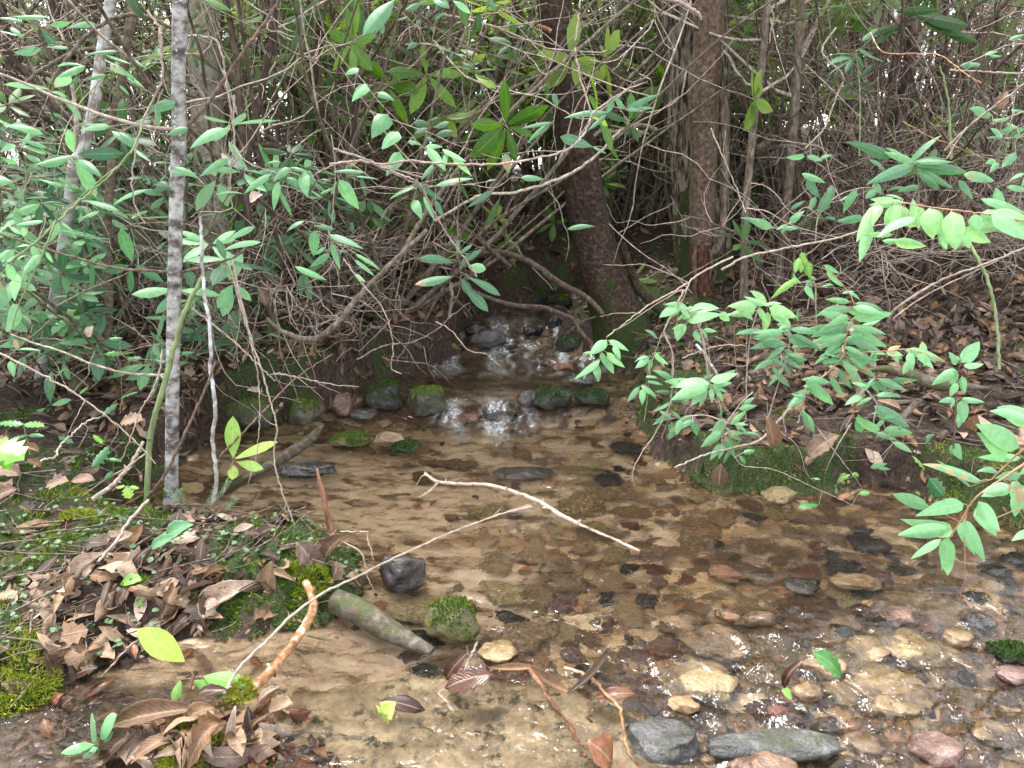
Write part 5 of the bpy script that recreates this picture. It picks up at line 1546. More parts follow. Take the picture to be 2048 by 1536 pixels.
spray("torn yellow green leaves at the top of the right bank bush", Z6, 2.9,
      [[(850, 480), (845, 300), (840, 200), (800, 150), (760, 60)]],
      [(745, 45, 722, 135, .3), (795, 70, 812, 165, .3), (740, 165, 582, 285, .13), (810, 150, 850, 175)], mat='lime', tint=(.0, .5), group=GR, smat='greenstem')
spray("small grey green leaves around the torn yellow leaves", Z6, 2.9,
      [[(850, 480), (842, 300), (838, 200), (790, 180)]],
      [(790, 205, 832, 288, .3), (770, 190, 842, 158), (880, 210, 930, 205), (760, 190, 700, 160), (740, 400, 750, 335), (700, 440, 620, 470, .35)], tint=(.3, .6), group=GR, smat='twig')
# bright bough reaching in from the right edge
spray("bright pale green bough of pointed hanging leaves reaching in from the right edge", Z3, [1.95, 2.1],
      [{'p': [(2300, 1330), (2048, 1280), (1850, 1242), (1700, 1222), (1550, 1205), (1400, 1180), (1290, 1165)], 'r': .0028}],
      [(1862, 1240, 2062, 1390, .33), (1850, 1250, 2110, 1300, .3), (1630, 1225, 1652, 1448, .33), (1500, 1205, 1522, 1385, .36), (1300, 1185, 1258, 1352, .34), (1200, 1180, 1078, 1402, .2), (1215, 1180, 1168, 1310, .26), (1300, 1162, 1160, 1152, .16, .93), (1420, 1255, 1200, 1375, .17), (1360, 1300, 1475, 1285), (1690, 1325, 1855, 1400, .24), (1585, 1340, 1602, 1445, .3), (1695, 1345, 1732, 1440, .3), (1290, 1358, 1108, 1362, .14), (1300, 1398, 1485, 1425, .18), (1430, 1200, 1440, 1330, .3), (1760, 1240, 1790, 1340, .3)], tint=(.68, .9), wr=.24, group=GR)
spray("dark long leaved rosette above the bright bough on the right slope", Z3, 3.4,
      [[(1430, 1250), (1440, 1100), (1425, 950)]],
      [(1405, 940, 1238, 880, .16, .75), (1410, 955, 1140, 1065, .13), (1425, 960, 1722, 1002, .13), (1430, 935, 1640, 938, .14), (1425, 980, 1642, 1092, .15), (1400, 980, 1130, 1072, .12), (1250, 990, 1150, 925, .15), (1440, 1000, 1560, 1090), (1380, 1090, 1250, 1105, .16), (1440, 960, 1590, 960, .16)], tint=(.05, .35), group=GR, smat='greenstem')
spray("small leafy twigs on the slope left of the bright bough", Z3, 3.2,
      [[(840, 1400), (860, 1250), (960, 1140), (1090, 1090), (1200, 1085)], [(860, 1250), (780, 1200), (690, 1290)], [(700, 1290), (600, 1320), (460, 1262)]],
      [(780, 905, 668, 910), (792, 905, 882, 930), (762, 1005, 902, 1060, .22), (930, 1108, 848, 1242, .22), (840, 1140, 808, 1222, .3), (1080, 1098, 1000, 1232, .22), (1190, 1100, 1128, 1150, .35), (700, 1210, 782, 1163), (690, 1290, 780, 1218, .26), (682, 1300, 612, 1332), (592, 1318, 448, 1265), (960, 1270, 900, 1255), (1120, 1260, 960, 1280)], tint=(.1, .5), group=GR, smat='twig')
spray("whorl of pale grey leaves on a thin stem at the upper right", Z3, 4.0,
      [{'p': [(1095, 900), (1100, 600), (1090, 420), (1075, 300)], 'r': .004}],
      [(1100, 280, 1208, 198, .2), (1110, 305, 1248, 362, .22), (1060, 338, 905, 442, .2), (1050, 315, 856, 356, .13), (1042, 330, 918, 378, .2), (1080, 320, 1120, 400)], tint=(.0, .2), group=GR, smat='greenstem', cam=.2)
spray("large dark leaves hanging at the top right among dead brown ones", Z3, 4.3,
      [{'p': [(1360, -120), (1400, 0), (1425, 80)], 'r': .004}],
      [(1430, 88, 1730, 150, .13), (1330, 150, 1160, 200, .15), (1420, 90, 1620, 120, .14), (1430, 110, 1700, 205, .12), (1320, 155, 1190, 260, .14)], mat='rhodo', tint=(.1, .4), group=GR, smat='stem', shape='ellip')
spray("leaves along the right edge high on the slope", Z3, 3.0,
      [[(2100, 260), (1960, 260), (1800, 330), (1680, 380)], [(2100, 620), (1960, 680), (1860, 720)], [(2100, 760), (1980, 800), (1880, 790)]],
      [(1960, 230, 2060, 200), (1820, 320, 1900, 300), (1680, 380, 1800, 375), (1830, 650, 1730, 628, .28), (1990, 640, 2060, 660), (1960, 690, 1870, 690, .3), (1980, 740, 1910, 770, .32), (1990, 790, 2040, 790, .35), (1920, 800, 1830, 800), (2000, 880, 1920, 970, .25), (1900, 940, 1850, 1000, .28), (1700, 1010, 1880, 1050, .2), (2048, 1000, 1960, 1050), (1950, 1080, 2080, 1110), (1800, 1150, 2060, 1240, .14)], tint=(.15, .6), group=GR, smat='twig')
# the hanging bough at the lower right
spray("nearest bough with broad clean leaves hanging over the water at the lower right", B3, [1.62, 1.75],
      [{'p': [(2300, -450), (2100, -260), (1900, -120), (1760, -20), (1690, 80), (1605, 212)], 'r': .0034}, {'p': [(1700, 70), (1685, 180), (1690, 300), (1690, 395), (1690, 462)], 'r': .002}, {'p': [(2150, -20), (2029, 40), (1900, 90), (1785, 152)], 'r': .0018},
       {'p': [(1690, 395), (1665, 420), (1650, 437)], 'r': .0012}, {'p': [(1690, 462), (1672, 520), (1658, 582)], 'r': .0014}, {'p': [(1690, 462), (1720, 510), (1746, 548)], 'r': .0012}, {'p': [(1765, 20), (1760, 80), (1740, 115)], 'r': .001}],
      [(1682, 22, 1405, 92, .15, .6), (1602, 158, 1303, 202, .15), (1552, 225, 1380, 338, .21), (1592, 215, 1590, 434, .21), (1682, 112, 1806, 352, .22), (1772, 10, 1892, 182, .26), (2060, 175, 1958, 236, .22), (1960, -75, 1790, -40), (1990, -60, 2080, 80, .3)], tint=(.5, .68), wr=.22, group=GR)
spray("nearest bough with large leaves and half withered ones at the right edge", Z6, [1.7, 1.8],
      [{'p': [(2300, 900), (2150, 1060), (2048, 1150), (1960, 1230), (1860, 1330)], 'r': .0036}],
      [(2090, 985, 1850, 932, .22), (2020, 1140, 1768, 1008, .2), (1950, 1202, 1775, 1055, .2), (1800, 1335, 1455, 1238, .14, .45), (2030, 1300, 1880, 1322, .2, .5), (2010, 1335, 1975, 1440, .3), (2030, 1200, 1780, 1200, .12), (2100, 1250, 2020, 1300)], tint=(.5, .66), wr=.24, group=GR)
# small sprays over the water in the middle
GM = "small leafy sprigs over the water"
spray("bright sprig of hanging leaves over the creek in front of the right bank", Z5, 2.75,
      [{'p': [(2048, 190), (1960, 330), (1890, 480), (1830, 640), (1790, 760)], 'r': .002}, {'p': [(2000, 230), (1830, 330), (1700, 420), (1570, 500), (1550, 560), (1510, 640)], 'r': .0014}],
      [(1562, 530, 1460, 615, .34), (1572, 530, 1692, 592, .24), (1522, 640, 1368, 758, .22), (1545, 620, 1602, 725, .3), (1482, 660, 1512, 775, .28), (1450, 680, 1425, 762, .3), (1562, 600, 1668, 690, .24), (1502, 600, 1418, 606, .2), (1602, 560, 1642, 642, .3), (1530, 600, 1560, 690, .3)], tint=(.72, .9), group=GM, smat='paletwig')
spray("second sprig of starry leaves right of the bright sprig", Z5, 2.7,
      [{'p': [(1780, 1000), (1800, 850), (1810, 740), (1830, 610)], 'r': .0014}],
      [(1810, 630, 1728, 692, .26), (1820, 640, 1802, 715, .3), (1840, 612, 1922, 672, .24), (1800, 622, 1722, 658, .24), (1850, 605, 1900, 690, .24), (1835, 600, 1880, 600), (1750, 800, 1680, 892, .26), (1772, 812, 1768, 908, .28), (1765, 800, 1852, 855, .24), (1762, 790, 1852, 872, .24), (1800, 770, 1890, 790), (1790, 740, 1860, 750)], tint=(.5, .82), group=GM, smat='twig')
spray("greyish leaves on the pale twig at the corner of the right bank", Z5, 2.65,
      [{'p': [(1900, 480), (1950, 620), (1945, 800), (1930, 960), (1880, 1100)], 'r': .0018}],
      [(1940, 745, 1828, 705, .24), (1950, 760, 2040, 790), (1935, 830, 1840, 830), (1930, 890, 1825, 945, .24), (1940, 960, 1828, 1025, .22), (1950, 950, 2000, 1000, .3), (1940, 1010, 1945, 1085, .35), (1960, 880, 2050, 870), (1960, 830, 2040, 900), (1860, 520, 1782, 468, .24)], tint=(.15, .5), group=GM, smat='paletwig')
spray("fresh leaves on the arching pale twig beside the brown tree foot", Z5, 2.7,
      [{'p': [(2048, 190), (2010, 280), (1985, 330), (1970, 440)], 'r': .0016}],
      [(1980, 322, 1868, 395, .28), (1990, 325, 2050, 402, .3), (1975, 440, 1975, 535, .3), (1965, 440, 1990, 470), (2000, 310, 1900, 320)], tint=(.55, .8), group=GM, smat='paletwig')
spray("loose whorl of blue green leaves hanging over the middle of the creek", Z5, 2.85,
      [{'p': [(700, -420), (690, -200), (690, 0), (705, 120), (705, 170), (690, 260), (650, 340)], 'r': .0032}],
      [(662, 75, 462, 48, .16), (655, 155, 438, 202, .16), (705, 110, 760, 15, .2), (715, 170, 765, 265, .26), (740, 155, 938, 268, .18), (728, 225, 868, 360, .19), (750, 95, 855, 115, .28, .7), (700, 20, 775, -30), (690, 20, 690, -60), (690, 90, 830, 0, .14)], tint=(.0, .3), group=GM, smat='darktwig', shape='ellip', curl=-.3)
# sprays over the left bank and the upper middle
GL = "leafy twigs in front of the left thicket"
spray("cluster of large pointed leaves in the middle of the left half", ZB, [2.55, 2.5],
      [{'p': [(2300, 520), (1900, 400), (1700, 355), (1500, 375), (1320, 440), (1180, 520), (1000, 470), (880, 470)], 'r': .003}, {'p': [(430, 200), (520, 330), (680, 420), (860, 470)], 'r': .0018}],
      [(800, 490, 540, 680, .21), (880, 560, 830, 850, .3), (990, 425, 820, 560, .3), (960, 520, 1120, 650, .3), (1120, 470, 1165, 720, .33), (1190, 460, 1130, 640, .36), (1190, 350, 1135, 420, .55), (1000, 420, 1190, 480, .18), (900, 370, 760, 380, .2), (1480, 545, 1675, 835, .26), (1740, 470, 1415, 465, .14), (1640, 510, 1880, 545, .14), (1290, 680, 1418, 625, .22), (1310, 720, 1190, 650, .24), (1290, 540, 1400, 560)], tint=(.28, .62), group=GL, smat='twig')
spray("hanging leaf cluster above the bend of the curved stem", ZB, 2.6,
      [{'p': [(1400, 100), (1440, 420), (1420, 800), (1400, 1010), (1370, 1100)], 'r': .0018}],
      [(1430, 1030, 1225, 995, .18), (1235, 1050, 1225, 1300, .28), (1380, 1085, 1720, 1230, .16), (1400, 1160, 1490, 1440, .2), (1380, 1280, 1190, 1410, .18), (1340, 1210, 1240, 1290, .2), (1480, 1250, 1550, 1265), (1640, 1275, 1890, 1440, .13, .7), (1630, 1335, 1830, 1500, .14, .75), (1635, 1480, 1740, 1560, .2, .75), (1040, 1400, 1360, 1540, .14, .7), (1130, 950, 955, 1060, .2)], tint=(.2, .55), group=GL, smat='twig')
spray("five long pale leaves beside the banded sapling", ZB, 2.6,
      [{'p': [(440, -300), (430, 0), (440, 200), (400, 520), (420, 820)], 'r': .003}, {'p': [(420, 820), (300, 860), (100, 860), (0, 920)], 'r': .002}],
      [(370, 40, 0, 235, .19), (378, 330, 95, 510, .17), (640, 1010, 375, 1140, .14, .7), (700, 1160, 335, 1240, .13, .7), (-20, 30, -220, 100, .3), (-150, 420, 90, 530, .2), (500, 320, 570, 225, .25, .05), (240, 700, 550, 690, .07)], tint=(.35, .6), group=GL, smat='paletwig')
spray("long arching leaves between the silvery and the crooked sapling", ZA, [2.9, 3.1],
      [{'p': [(880, 330), (900, 340), (1000, 410), (1090, 470)], 'r': .0016}, {'p': [(1090, 450), (1000, 580), (860, 690), (640, 880), (500, 1020), (300, 1240), (150, 1340)], 'r': .0042}, [(620, 560), (720, 640), (820, 710)], [(520, 940), (420, 920)]],
      [(885, 300, 650, 330, .16), (905, 330, 1070, 470, .2), (600, 530, 270, 610, .13), (620, 560, 830, 710, .18), (350, 360, 20, 285, .15), (385, 470, 130, 390, .16), (375, 515, 185, 455, .16), (510, 780, 310, 720, .22), (530, 930, 340, 915, .1, .9), (320, 930, 45, 1040, .2, .85), (720, 1190, 430, 1135, .1), (470, 1060, 390, 1240, .32, .97), (600, 1290, 480, 1310, .25), (1190, 800, 920, 930, .15, .75), (1080, 470, 1220, 580, .16), (960, 980, 640, 890, .14), (800, 980, 650, 1040, .2, .95)], tint=(.3, .6), group=GL, smat='greenstem')
spray("young plant with upright greyish leaves left of the silvery sapling", ZA, 3.0,
      [{'p': [(190, 900), (210, 760), (205, 650), (180, 590)], 'r': .003}],
      [(150, 600, 0, 540, .24), (130, 450, 0, 500, .3), (215, 650, 300, 590, .1), (195, 720, 60, 690, .2), (140, 810, 0, 690, .24), (190, 870, 110, 960), (380, 830, 255, 830, .2, .1), (390, 870, 200, 880, .12)], tint=(.2, .5), group=GL, smat='greenstem')
spray("light green leaves low at the left edge under the arching twig", ZA, 2.4,
      [{'p': [(-60, 1560), (100, 1400), (270, 1250), (330, 1330), (240, 1500), (220, 1620)], 'r': .002}],
      [(200, 1110, 190, 1190, .4, .8), (80, 1060, -20, 1170, .3, .85), (110, 1290, 15, 1400, .3), (270, 1260, 280, 1370, .3, .8), (320, 1380, 180, 1480, .24), (130, 1270, 240, 1260), (370, 1310, 430, 1400, .25), (60, 1410, 140, 1500), (350, 1060, 130, 1090, .2)], tint=(.5, .8), group=GL, smat='greenstem')
spray("bluish leaves along the left edge above the litter", Z4, 2.2,
      [{'p': [(330, -180), (250, 20), (180, 170), (110, 320), (60, 490)], 'r': .003}],
      [(235, 30, 130, 145, .25), (100, 140, 85, 300, .33), (105, 320, 35, 480, .3), (80, 180, 40, 80, .3), (60, 500, 110, 590, .25, .1), (60, 650, 80, 745, .3), (60, 0, -20, 70, .3), (110, 580, 240, 590, .1)], tint=(.45, .7), wr=.3, group=GL, smat='greenstem')
spray("spray of narrow leaves at the upper left corner", Z1, 3.0,
      [{'p': [(-60, 300), (100, 230), (200, 230), (262, 285)], 'r': .004}, {'p': [(340, 180), (200, 150), (60, 140), (-40, 180)], 'r': .003}],
      [(110, 210, -10, 180, .22), (135, 130, -10, 105, .2), (275, 100, 75, 97, .14), (400, 280, 270, 275, .16, .8), (240, 290, 80, 310, .2), (335, 385, 490, 385, .14), (560, 140, 400, 165), (190, 300, 220, 360), (60, 160, 140, 230), (300, 150, 420, 130), (320, 260, 240, 170, .3, .1)], tint=(.3, .55), group=GL, smat='stem')
spray("long drooping leaves behind the crooked sapling near the top", Z1, 3.2,
      [{'p': [(700, 290), (620, 300), (540, 320), (440, 380)], 'r': .004}],
      [(500, 385, 330, 455, .17), (690, 300, 500, 320, .12), (620, 320, 780, 380, .14), (610, 345, 740, 410, .14), (740, 320, 862, 405, .16), (640, 400, 800, 470, .14), (740, 450, 850, 520, .14), (620, 440, 500, 470), (700, 500, 760, 560, .2)], tint=(.3, .6), group=GL, smat='stem')
spray("large grey green leaf and shredded ones beside the banded sapling", Z1, 2.75,
      [{'p': [(930, 180), (950, 450), (900, 580), (830, 720)], 'r': .003}],
      [(1025, 600, 868, 655, .26), (920, 640, 930, 740, .25), (1000, 1010, 1160, 1015, .16), (910, 1080, 1000, 1100, .5, .1), (640, 740, 465, 762, .17), (700, 770, 800, 870, .22), (840, 1110, 665, 1195, .17, .7), (460, 935, 605, 1045, .16)], tint=(.2, .5), group=GL, smat='paletwig')
spray("vine with heart shaped leaves on a leaning twig above the middle", Z2, 2.6,
      [{'p': [(-60, 250), (40, 380), (140, 480), (230, 600), (330, 700), (430, 800), (520, 900)], 'r': .0016}],
      [(110, 400, 30, 440, .5), (150, 490, 70, 595, .42), (220, 540, 320, 590, .3), (280, 670, 185, 810, .38), (340, 770, 245, 875, .42), (350, 890, 270, 1030, .36), (400, 830, 480, 850), (430, 850, 395, 830)], shape='heart', tint=(.35, .62), group=GL, smat='twig')
spray("bright green leaves on the long pale twig above the creek", Z2, 2.55,
      [{'p': [(420, 800), (480, 860), (560, 890), (640, 900)], 'r': .0014}],
      [(600, 872, 738, 945, .22), (510, 862, 620, 1000, .2), (620, 900, 605, 1005, .2), (650, 900, 770, 1030, .16), (500, 860, 600, 860, .2)], tint=(.78, .92), group=GL, smat='greenstem')
spray("dull blue leaves and toothed ones along the lower arch over the creek", Z2, 2.9,
      [{'p': [(400, 1060), (560, 1090), (760, 1080), (900, 1100), (1000, 1040)], 'r': .002}, {'p': [(980, 1040), (975, 960)], 'r': .0015}],
      [(430, 1065, 610, 1180, .14), (545, 960, 475, 1055, .3), (560, 1085, 785, 1045, .16), (440, 1085, 285, 1170, .22), (895, 1115, 745, 1215, .16), (965, 900, 990, 1015, .34), (1060, 1040, 1192, 1050, .2), (430, 1170, 480, 1285, .26, .7), (560, 1170, 610, 1280, .2), (490, 1150, 560, 1300, .12, .8), (860, 1060, 920, 1050), (1290, 800, 1480, 860, .2), (1330, 1340, 1492, 1325, .14), (1480, 860, 1560, 900)], tint=(.1, .4), group=GL, smat='twig')
spray("slim willow like leaves in front of the leaning tree", Z2, 3.1,
      [{'p': [(1690, 520), (1560, 620), (1470, 690), (1400, 800), (1340, 870)], 'r': .002}, {'p': [(1260, 640), (1250, 760), (1270, 900)], 'r': .0016}],
      [(1250, 545, 1272, 632, .3), (1240, 715, 1062, 752, .13), (1232, 722, 1094, 842, .16), (1560, 658, 1308, 692, .11), (1560, 668, 1448, 765, .18), (1600, 590, 1560, 665, .34), (1670, 642, 1878, 545, .13), (1680, 645, 1842, 632, .17), (1660, 640, 1590, 560, .25)], tint=(.15, .4), group=GL, smat='paletwig')
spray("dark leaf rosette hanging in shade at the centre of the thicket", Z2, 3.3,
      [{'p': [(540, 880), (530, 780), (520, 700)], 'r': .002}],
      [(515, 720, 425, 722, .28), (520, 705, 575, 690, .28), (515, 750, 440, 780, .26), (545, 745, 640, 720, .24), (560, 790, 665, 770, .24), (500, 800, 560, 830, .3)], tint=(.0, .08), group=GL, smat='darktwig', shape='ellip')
spray("big grey leaves hanging at the top edge above the middle", Z2, 2.4,
      [{'p': [(420, -160), (330, -60), (320, 10)], 'r': .003}, {'p': [(340, -60), (520, -30), (660, 0)], 'r': .002}],
      [(318, 0, 135, 205, .2), (660, 5, 765, 80, .18, .85), (860, -20, 915, 60, .24), (540, -10, 640, 50, .25), (230, 110, 250, 200, .3), (480, 20, 380, 60), (600, -20, 560, 60, .3)], tint=(.05, .3), group=GL, smat='twig', shape='ellip')
spray("small pale leaves in a flat spray high in the thicket", Z2, 3.2,
      [{'p': [(380, 260), (520, 260), (650, 300), (780, 380)], 'r': .002}],
      [(450, 250, 390, 290, .3), (500, 250, 560, 270), (580, 280, 650, 310, .25), (660, 300, 640, 350, .3), (690, 320, 740, 330, .3), (720, 370, 780, 400, .3), (400, 100, 330, 120), (470, 110, 430, 170), (560, 110, 620, 70)], tint=(.0, .3), group=GL, smat='twig')
spray("dark drooping evergreen leaves in the shade behind the creek arch", Z2, 3.9,
      [{'p': [(960, 1100), (930, 1160)], 'r': .003}, {'p': [(830, -40), (820, 60)], 'r': .003}],
      [(935, 1160, 850, 1325, .2), (815, 70, 800, 190, .25), (870, 560, 790, 560, .2), (1200, 480, 1220, 590, .16)], mat='rhodo', tint=(.1, .4), group=GL, smat='stem', shape='ellip')

# ---- seedlings and low plants
GS = "seedlings at the water's edge"
spray("seedling with one upright oval leaf and a long yellow green leaf in the left shallows", Z4, 2.55,
      [{'p': [(1310, 1420), (1340, 1320), (1365, 1225)], 'r': .003}],
      [(1365, 1215, 1363, 972, .19, .62), (1375, 1222, 1625, 1122, .15, .85), (1390, 1242, 1542, 1282, .22, .7), (1368, 1258, 1358, 1345, .36, .78)], mat='lime', tint=(.0, .3), group=GS, name="seedling", cat="seedling", shape='ellip', smat='redstem', curl=-.2, arch=.03)
bp = B1(1105, 1060)
spray("seedling with one large yellow green leaf over the sandy pool at the lower left", B1, PZ(*bp, 0.03)[1],
      [{'p': [(1095, 1080), (1105, 1010), (1095, 975), (1060, 930)], 'r': .0028}],
      [(1058, 925, 782, 738, .25, .85), (1035, 1030, 995, 1165, .2, .2), (1110, 1035, 1300, 1105, .2, .1), (1170, 1010, 1425, 1075, .22, .05), (1110, 1050, 1240, 1095, .2, .0)], mat='lime', tint=(.0, .2), group=GS, name="seedling", cat="seedling", shape='ellip', smat='redstem', curl=-.2, arch=.02)
bp = B1(560, 1390)
spray("low rosette of rounded green leaves in the wet at the bottom left", B1, PZ(*bp, 0.02)[1],
      [{'p': [(570, 1450), (565, 1400), (560, 1360)], 'r': .003}],
      [(555, 1380, 520, 1235, .3), (575, 1370, 670, 1230, .24), (540, 1400, 350, 1450, .22), (530, 1410, 440, 1415, .3), (560, 1420, 480, 1500, .3), (580, 1390, 650, 1330), (560, 1430, 570, 1480)], mat='dog', tint=(.5, .72), group=GS, name="rosette_plant", cat="plant", shape='ellip', curl=-.4, smat='greenstem')
GH = "holly sprigs of the left bank"
spray("largest bright holly leaf at the left edge beside a tan dead leaf", Z4, 1.75,
      [{'p': [(-120, 1180), (-40, 1150), (10, 1130)], 'r': .002}],
      [(-60, 1130, 140, 1230, .42, .8), (-20, 1160, 60, 1290, .35, .75)], mat='holly', shape='holly', group=GH, name="holly_sprig", cat="holly", smat='greenstem', rows=10)
spray("holly sprig with four toothed leaves at the left edge", ZD, 2.2,
      [{'p': [(330, 700), (300, 560), (260, 400), (240, 350)], 'r': .0018}],
      [(255, 380, -20, 360, .2), (265, 375, 490, 400, .26, .7), (290, 500, 85, 565, .18), (310, 500, 490, 510, .2)], mat='holly', tint=(.35, .6), shape='holly', group=GH, name="holly_sprig", cat="holly", smat='greenstem', rows=10)
spray("holly sprig with worn leaves above the left shallows", ZD, 2.3,
      [{'p': [(1240, 980), (1250, 760), (1290, 700), (1230, 640)], 'r': .0014}],
      [(1200, 610, 1000, 850, .3), (1150, 760, 1340, 780, .22), (1130, 590, 1020, 490, .24, .85), (1240, 900, 1140, 990, .35), (1370, 850, 1460, 850, .4)], mat='holly', tint=(.2, .5), shape='holly', group=GH, name="holly_sprig", cat="holly", smat='darktwig', rows=10)
spray("yellow green lobed leaf over the left shallows", ZD, 2.25,
      [{'p': [(1240, 1100), (1300, 1050), (1380, 1060)], 'r': .0012}],
      [(1380, 1060, 1430, 1195, .5, .7), (1370, 1050, 1270, 1070, .3, .6), (1420, 1060, 1530, 1080, .3, .5)], mat='lime', shape='holly', group=GH, name="holly_sprig", cat="holly", smat='twig', rows=8)
spray("small holly leaves along the twig left of the banded sapling", Z4, 2.75,
      [{'p': [(700, 540), (720, 620), (850, 640), (960, 650)], 'r': .0012}, {'p': [(320, 820), (330, 740), (380, 690)], 'r': .0012}, {'p': [(700, 960), (720, 860), (800, 800)], 'r': .0012}],
      [(720, 608, 610, 610, .22), (720, 515, 635, 520, .3), (740, 640, 830, 632, .25), (905, 640, 970, 655, .3), (1130, 600, 1060, 610, .3), (310, 730, 260, 770, .3), (330, 740, 400, 685, .25), (700, 870, 810, 830, .18), (690, 900, 590, 980, .2), (520, 800, 460, 845, .25), (380, 450, 320, 430), (340, 1090, 430, 1130), (560, 1090, 620, 1130)], mat='holly', tint=(.2, .6), shape='holly', group=GH, name="holly_sprig", cat="holly", smat='redstem', rows=8)
spray("twig with small holly leaves trailing over the water from the right bank", Z6, 2.45,
      [{'p': [(370, 1190), (430, 1250), (600, 1270), (800, 1360), (1000, 1450), (1090, 1500)], 'r': .0016}, {'p': [(640, 1050), (740, 1140), (790, 1290), (840, 1340)], 'r': .0014}, {'p': [(960, 1410), (970, 1350), (1060, 1310)], 'r': .001}],
      [(375, 1190, 360, 1160), (420, 1175, 495, 1160, .3), (400, 1190, 440, 1240, .3), (830, 1320, 870, 1330, .4), (965, 1340, 1045, 1300, .3), (1060, 1290, 1095, 1310, .4), (960, 1380, 965, 1410, .4), (1090, 1410, 1160, 1405, .3), (860, 1475, 740, 1490, .25), (1390, 1440, 1480, 1450, .25), (1420, 1400, 1450, 1420, .3), (1500, 1320, 1590, 1430, .4, .2), (1400, 1190, 1480, 1280, .25)], mat='holly', tint=(.4, .85), shape='holly', group=GH, name="holly_sprig", cat="holly", smat='paletwig', rows=8)
# hemlock seedling with flat needles
c0 = PZ(395, 1075, 0.06)
t = thing("hemlock_seedling", "tiny hemlock seedling with flat grey green needles on the tip of the left spit", "seedling", c0)
ms, ml = MB(), MB()
for pts in ([(1060, 240), (1080, 120), (1060, 20), (1030, -60)], [(1130, 220), (1180, 60), (1230, -60)], [(1160, 160), (1280, 60), (1350, -10)], [(1150, 180), (1290, 140), (1400, 170)], [(1090, 100), (1000, -20), (960, -60)], [(1200, 40), (1270, -40), (1310, -110)]):
    c = catmull(pxpath(B1, pts, c0[1]), 8); tubes(ms, c[None], np.linspace(.0014, .0006, len(c))[None], 5)
    k = np.arange(4, len(c), 1); k = np.repeat(k, 4); b = c[k]; d = nrm(np.gradient(c, axis=0))[k]
    s = np.tile([1, -1], len(k) // 2)[:, None] * nrm(np.cross(d, [0, -1, .6])) + d * .45 + rs.normal(0, .15, (len(k), 3))
    leaves(ml, b, b + nrm(s) * rs.uniform(.009, .015, (len(k), 1)), .0011, np.array([0, -.6, .8]), rs.uniform(.3, .6, len(k)), 'ellip', rows=2, cols=3, curl=.1, rs=rs)
ms.build("stem", M['twig'], t, c0); ml.build("foliage", M['dog'], t, c0)
# ------------------------------------------------------------------ branches, sticks, hanging twigs and single dead leaves
rs = np.random.default_rng(61)


def stick(name, label, cat, zf, Y, pts, r0, r1, mat, group=None, forks=(), sides=8, wig=.0012, cap=False, knobs=0):
    c = pxpath(zf, pts, Y)
    mb = MB()
    if name == "mossy_log":
        cc = catmull(c, 12); rr = np.interp(np.linspace(0, 1, len(cc)), np.linspace(0, 1, len(r0)), r0)
        v, q, a = trunk_mesh(cc, rr, 26, 0.05, 0.14, int(len(label))); mb.add(v, q, None, a)
        for e, kk in ((cc[0], 0), (cc[-1], len(cc) - 1)):
            b0 = mb.n; mb.add([e]); mb.t.append(np.array([[kk * 26 + j, kk * 26 + (j + 1) % 26, b0] for j in range(26)]))
    else:
        cc, rr = tube(mb, c, r0, r1, sides, per=7, wig=wig, cap=cap, rs=rs)
    for k in range(knobs):
        i = int(rs.integers(2, len(cc) - 2)); d = nrm(np.cross(nrm(cc[i + 1] - cc[i - 1]), rs.normal(0, 1, 3)))
        tubes(mb, np.array([cc[i], cc[i] + d * rr[i] * 1.6, cc[i] + d * rr[i] * 2.6 + [0, 0, rr[i] * .6]])[None], np.array([[rr[i] * .8, rr[i] * .5, rr[i] * .22]]), 5)
    for f in forks:
        yy = f.get('Y', Y)
        tube(mb, pxpath(zf, f['p'], yy), f.get('r', r1), f.get('r', r1) * .4, max(5, sides - 2), per=6, wig=wig * .6, rs=rs)
    o = mb.build(name, M[mat], None, c[0])
    return tag(o, label, cat, group)


def ZY(zf, x, y, z):
    return PZ(*zf(x, y), z)[1]


# lying in and over the water
stick("fallen_branch", "pale peeled branch lying across the middle of the pool", "branch", Z0, [ZY(Z0, 850, 945, .03), ZY(Z0, 1030, 985, .05), ZY(Z0, 1275, 1100, .005)],
      [(850, 946), (872, 962), (920, 968), (975, 970), (1030, 985), (1080, 1005), (1130, 1035), (1185, 1062), (1235, 1082), (1278, 1102)], [.0055, .007, .0085, .009, .008, .005], .005, 'whitestick', knobs=12, cap=True,
      forks=[{'p': [(878, 963), (855, 985), (820, 1004)], 'r': .006, 'Y': ZY(Z0, 860, 985, .02)}, {'p': [(1065, 1013), (1035, 1020), (1012, 1026)], 'r': .004, 'Y': ZY(Z0, 1050, 1015, .02)}, {'p': [(868, 962), (848, 950), (832, 970)], 'r': .003, 'Y': ZY(Z0, 860, 962, .02)}])
stick("fallen_twig", "long thin grey twig slanting from the debris clump up over the pool", "twig", Z0, [ZY(Z0, 450, 1385, .06), 1.95, 2.1], [(448, 1388), (480, 1335), (535, 1280), (590, 1225), (650, 1185), (720, 1150), (800, 1110), (880, 1075), (960, 1043), (1020, 1022), (1060, 1010)], .0042, .002, 'paletwig', knobs=5,
      forks=[{'p': [(968, 1040), (988, 1030), (1005, 1012)], 'r': .0015, 'Y': 2.06}])
stick("peeling_branch", "orange brown peeling branch running from the mossy spit into the debris clump", "branch", B1, [1.93, 1.83, 1.68, 1.60], [(1752, 470), (1785, 540), (1795, 620), (1750, 720), (1690, 810), (1620, 900), (1550, 985), (1470, 1060), (1390, 1120), (1330, 1160)], [.0105, .0115, .012, .0125, .013, .014], .014, 'orangewood', sides=12, knobs=5, wig=.0005)
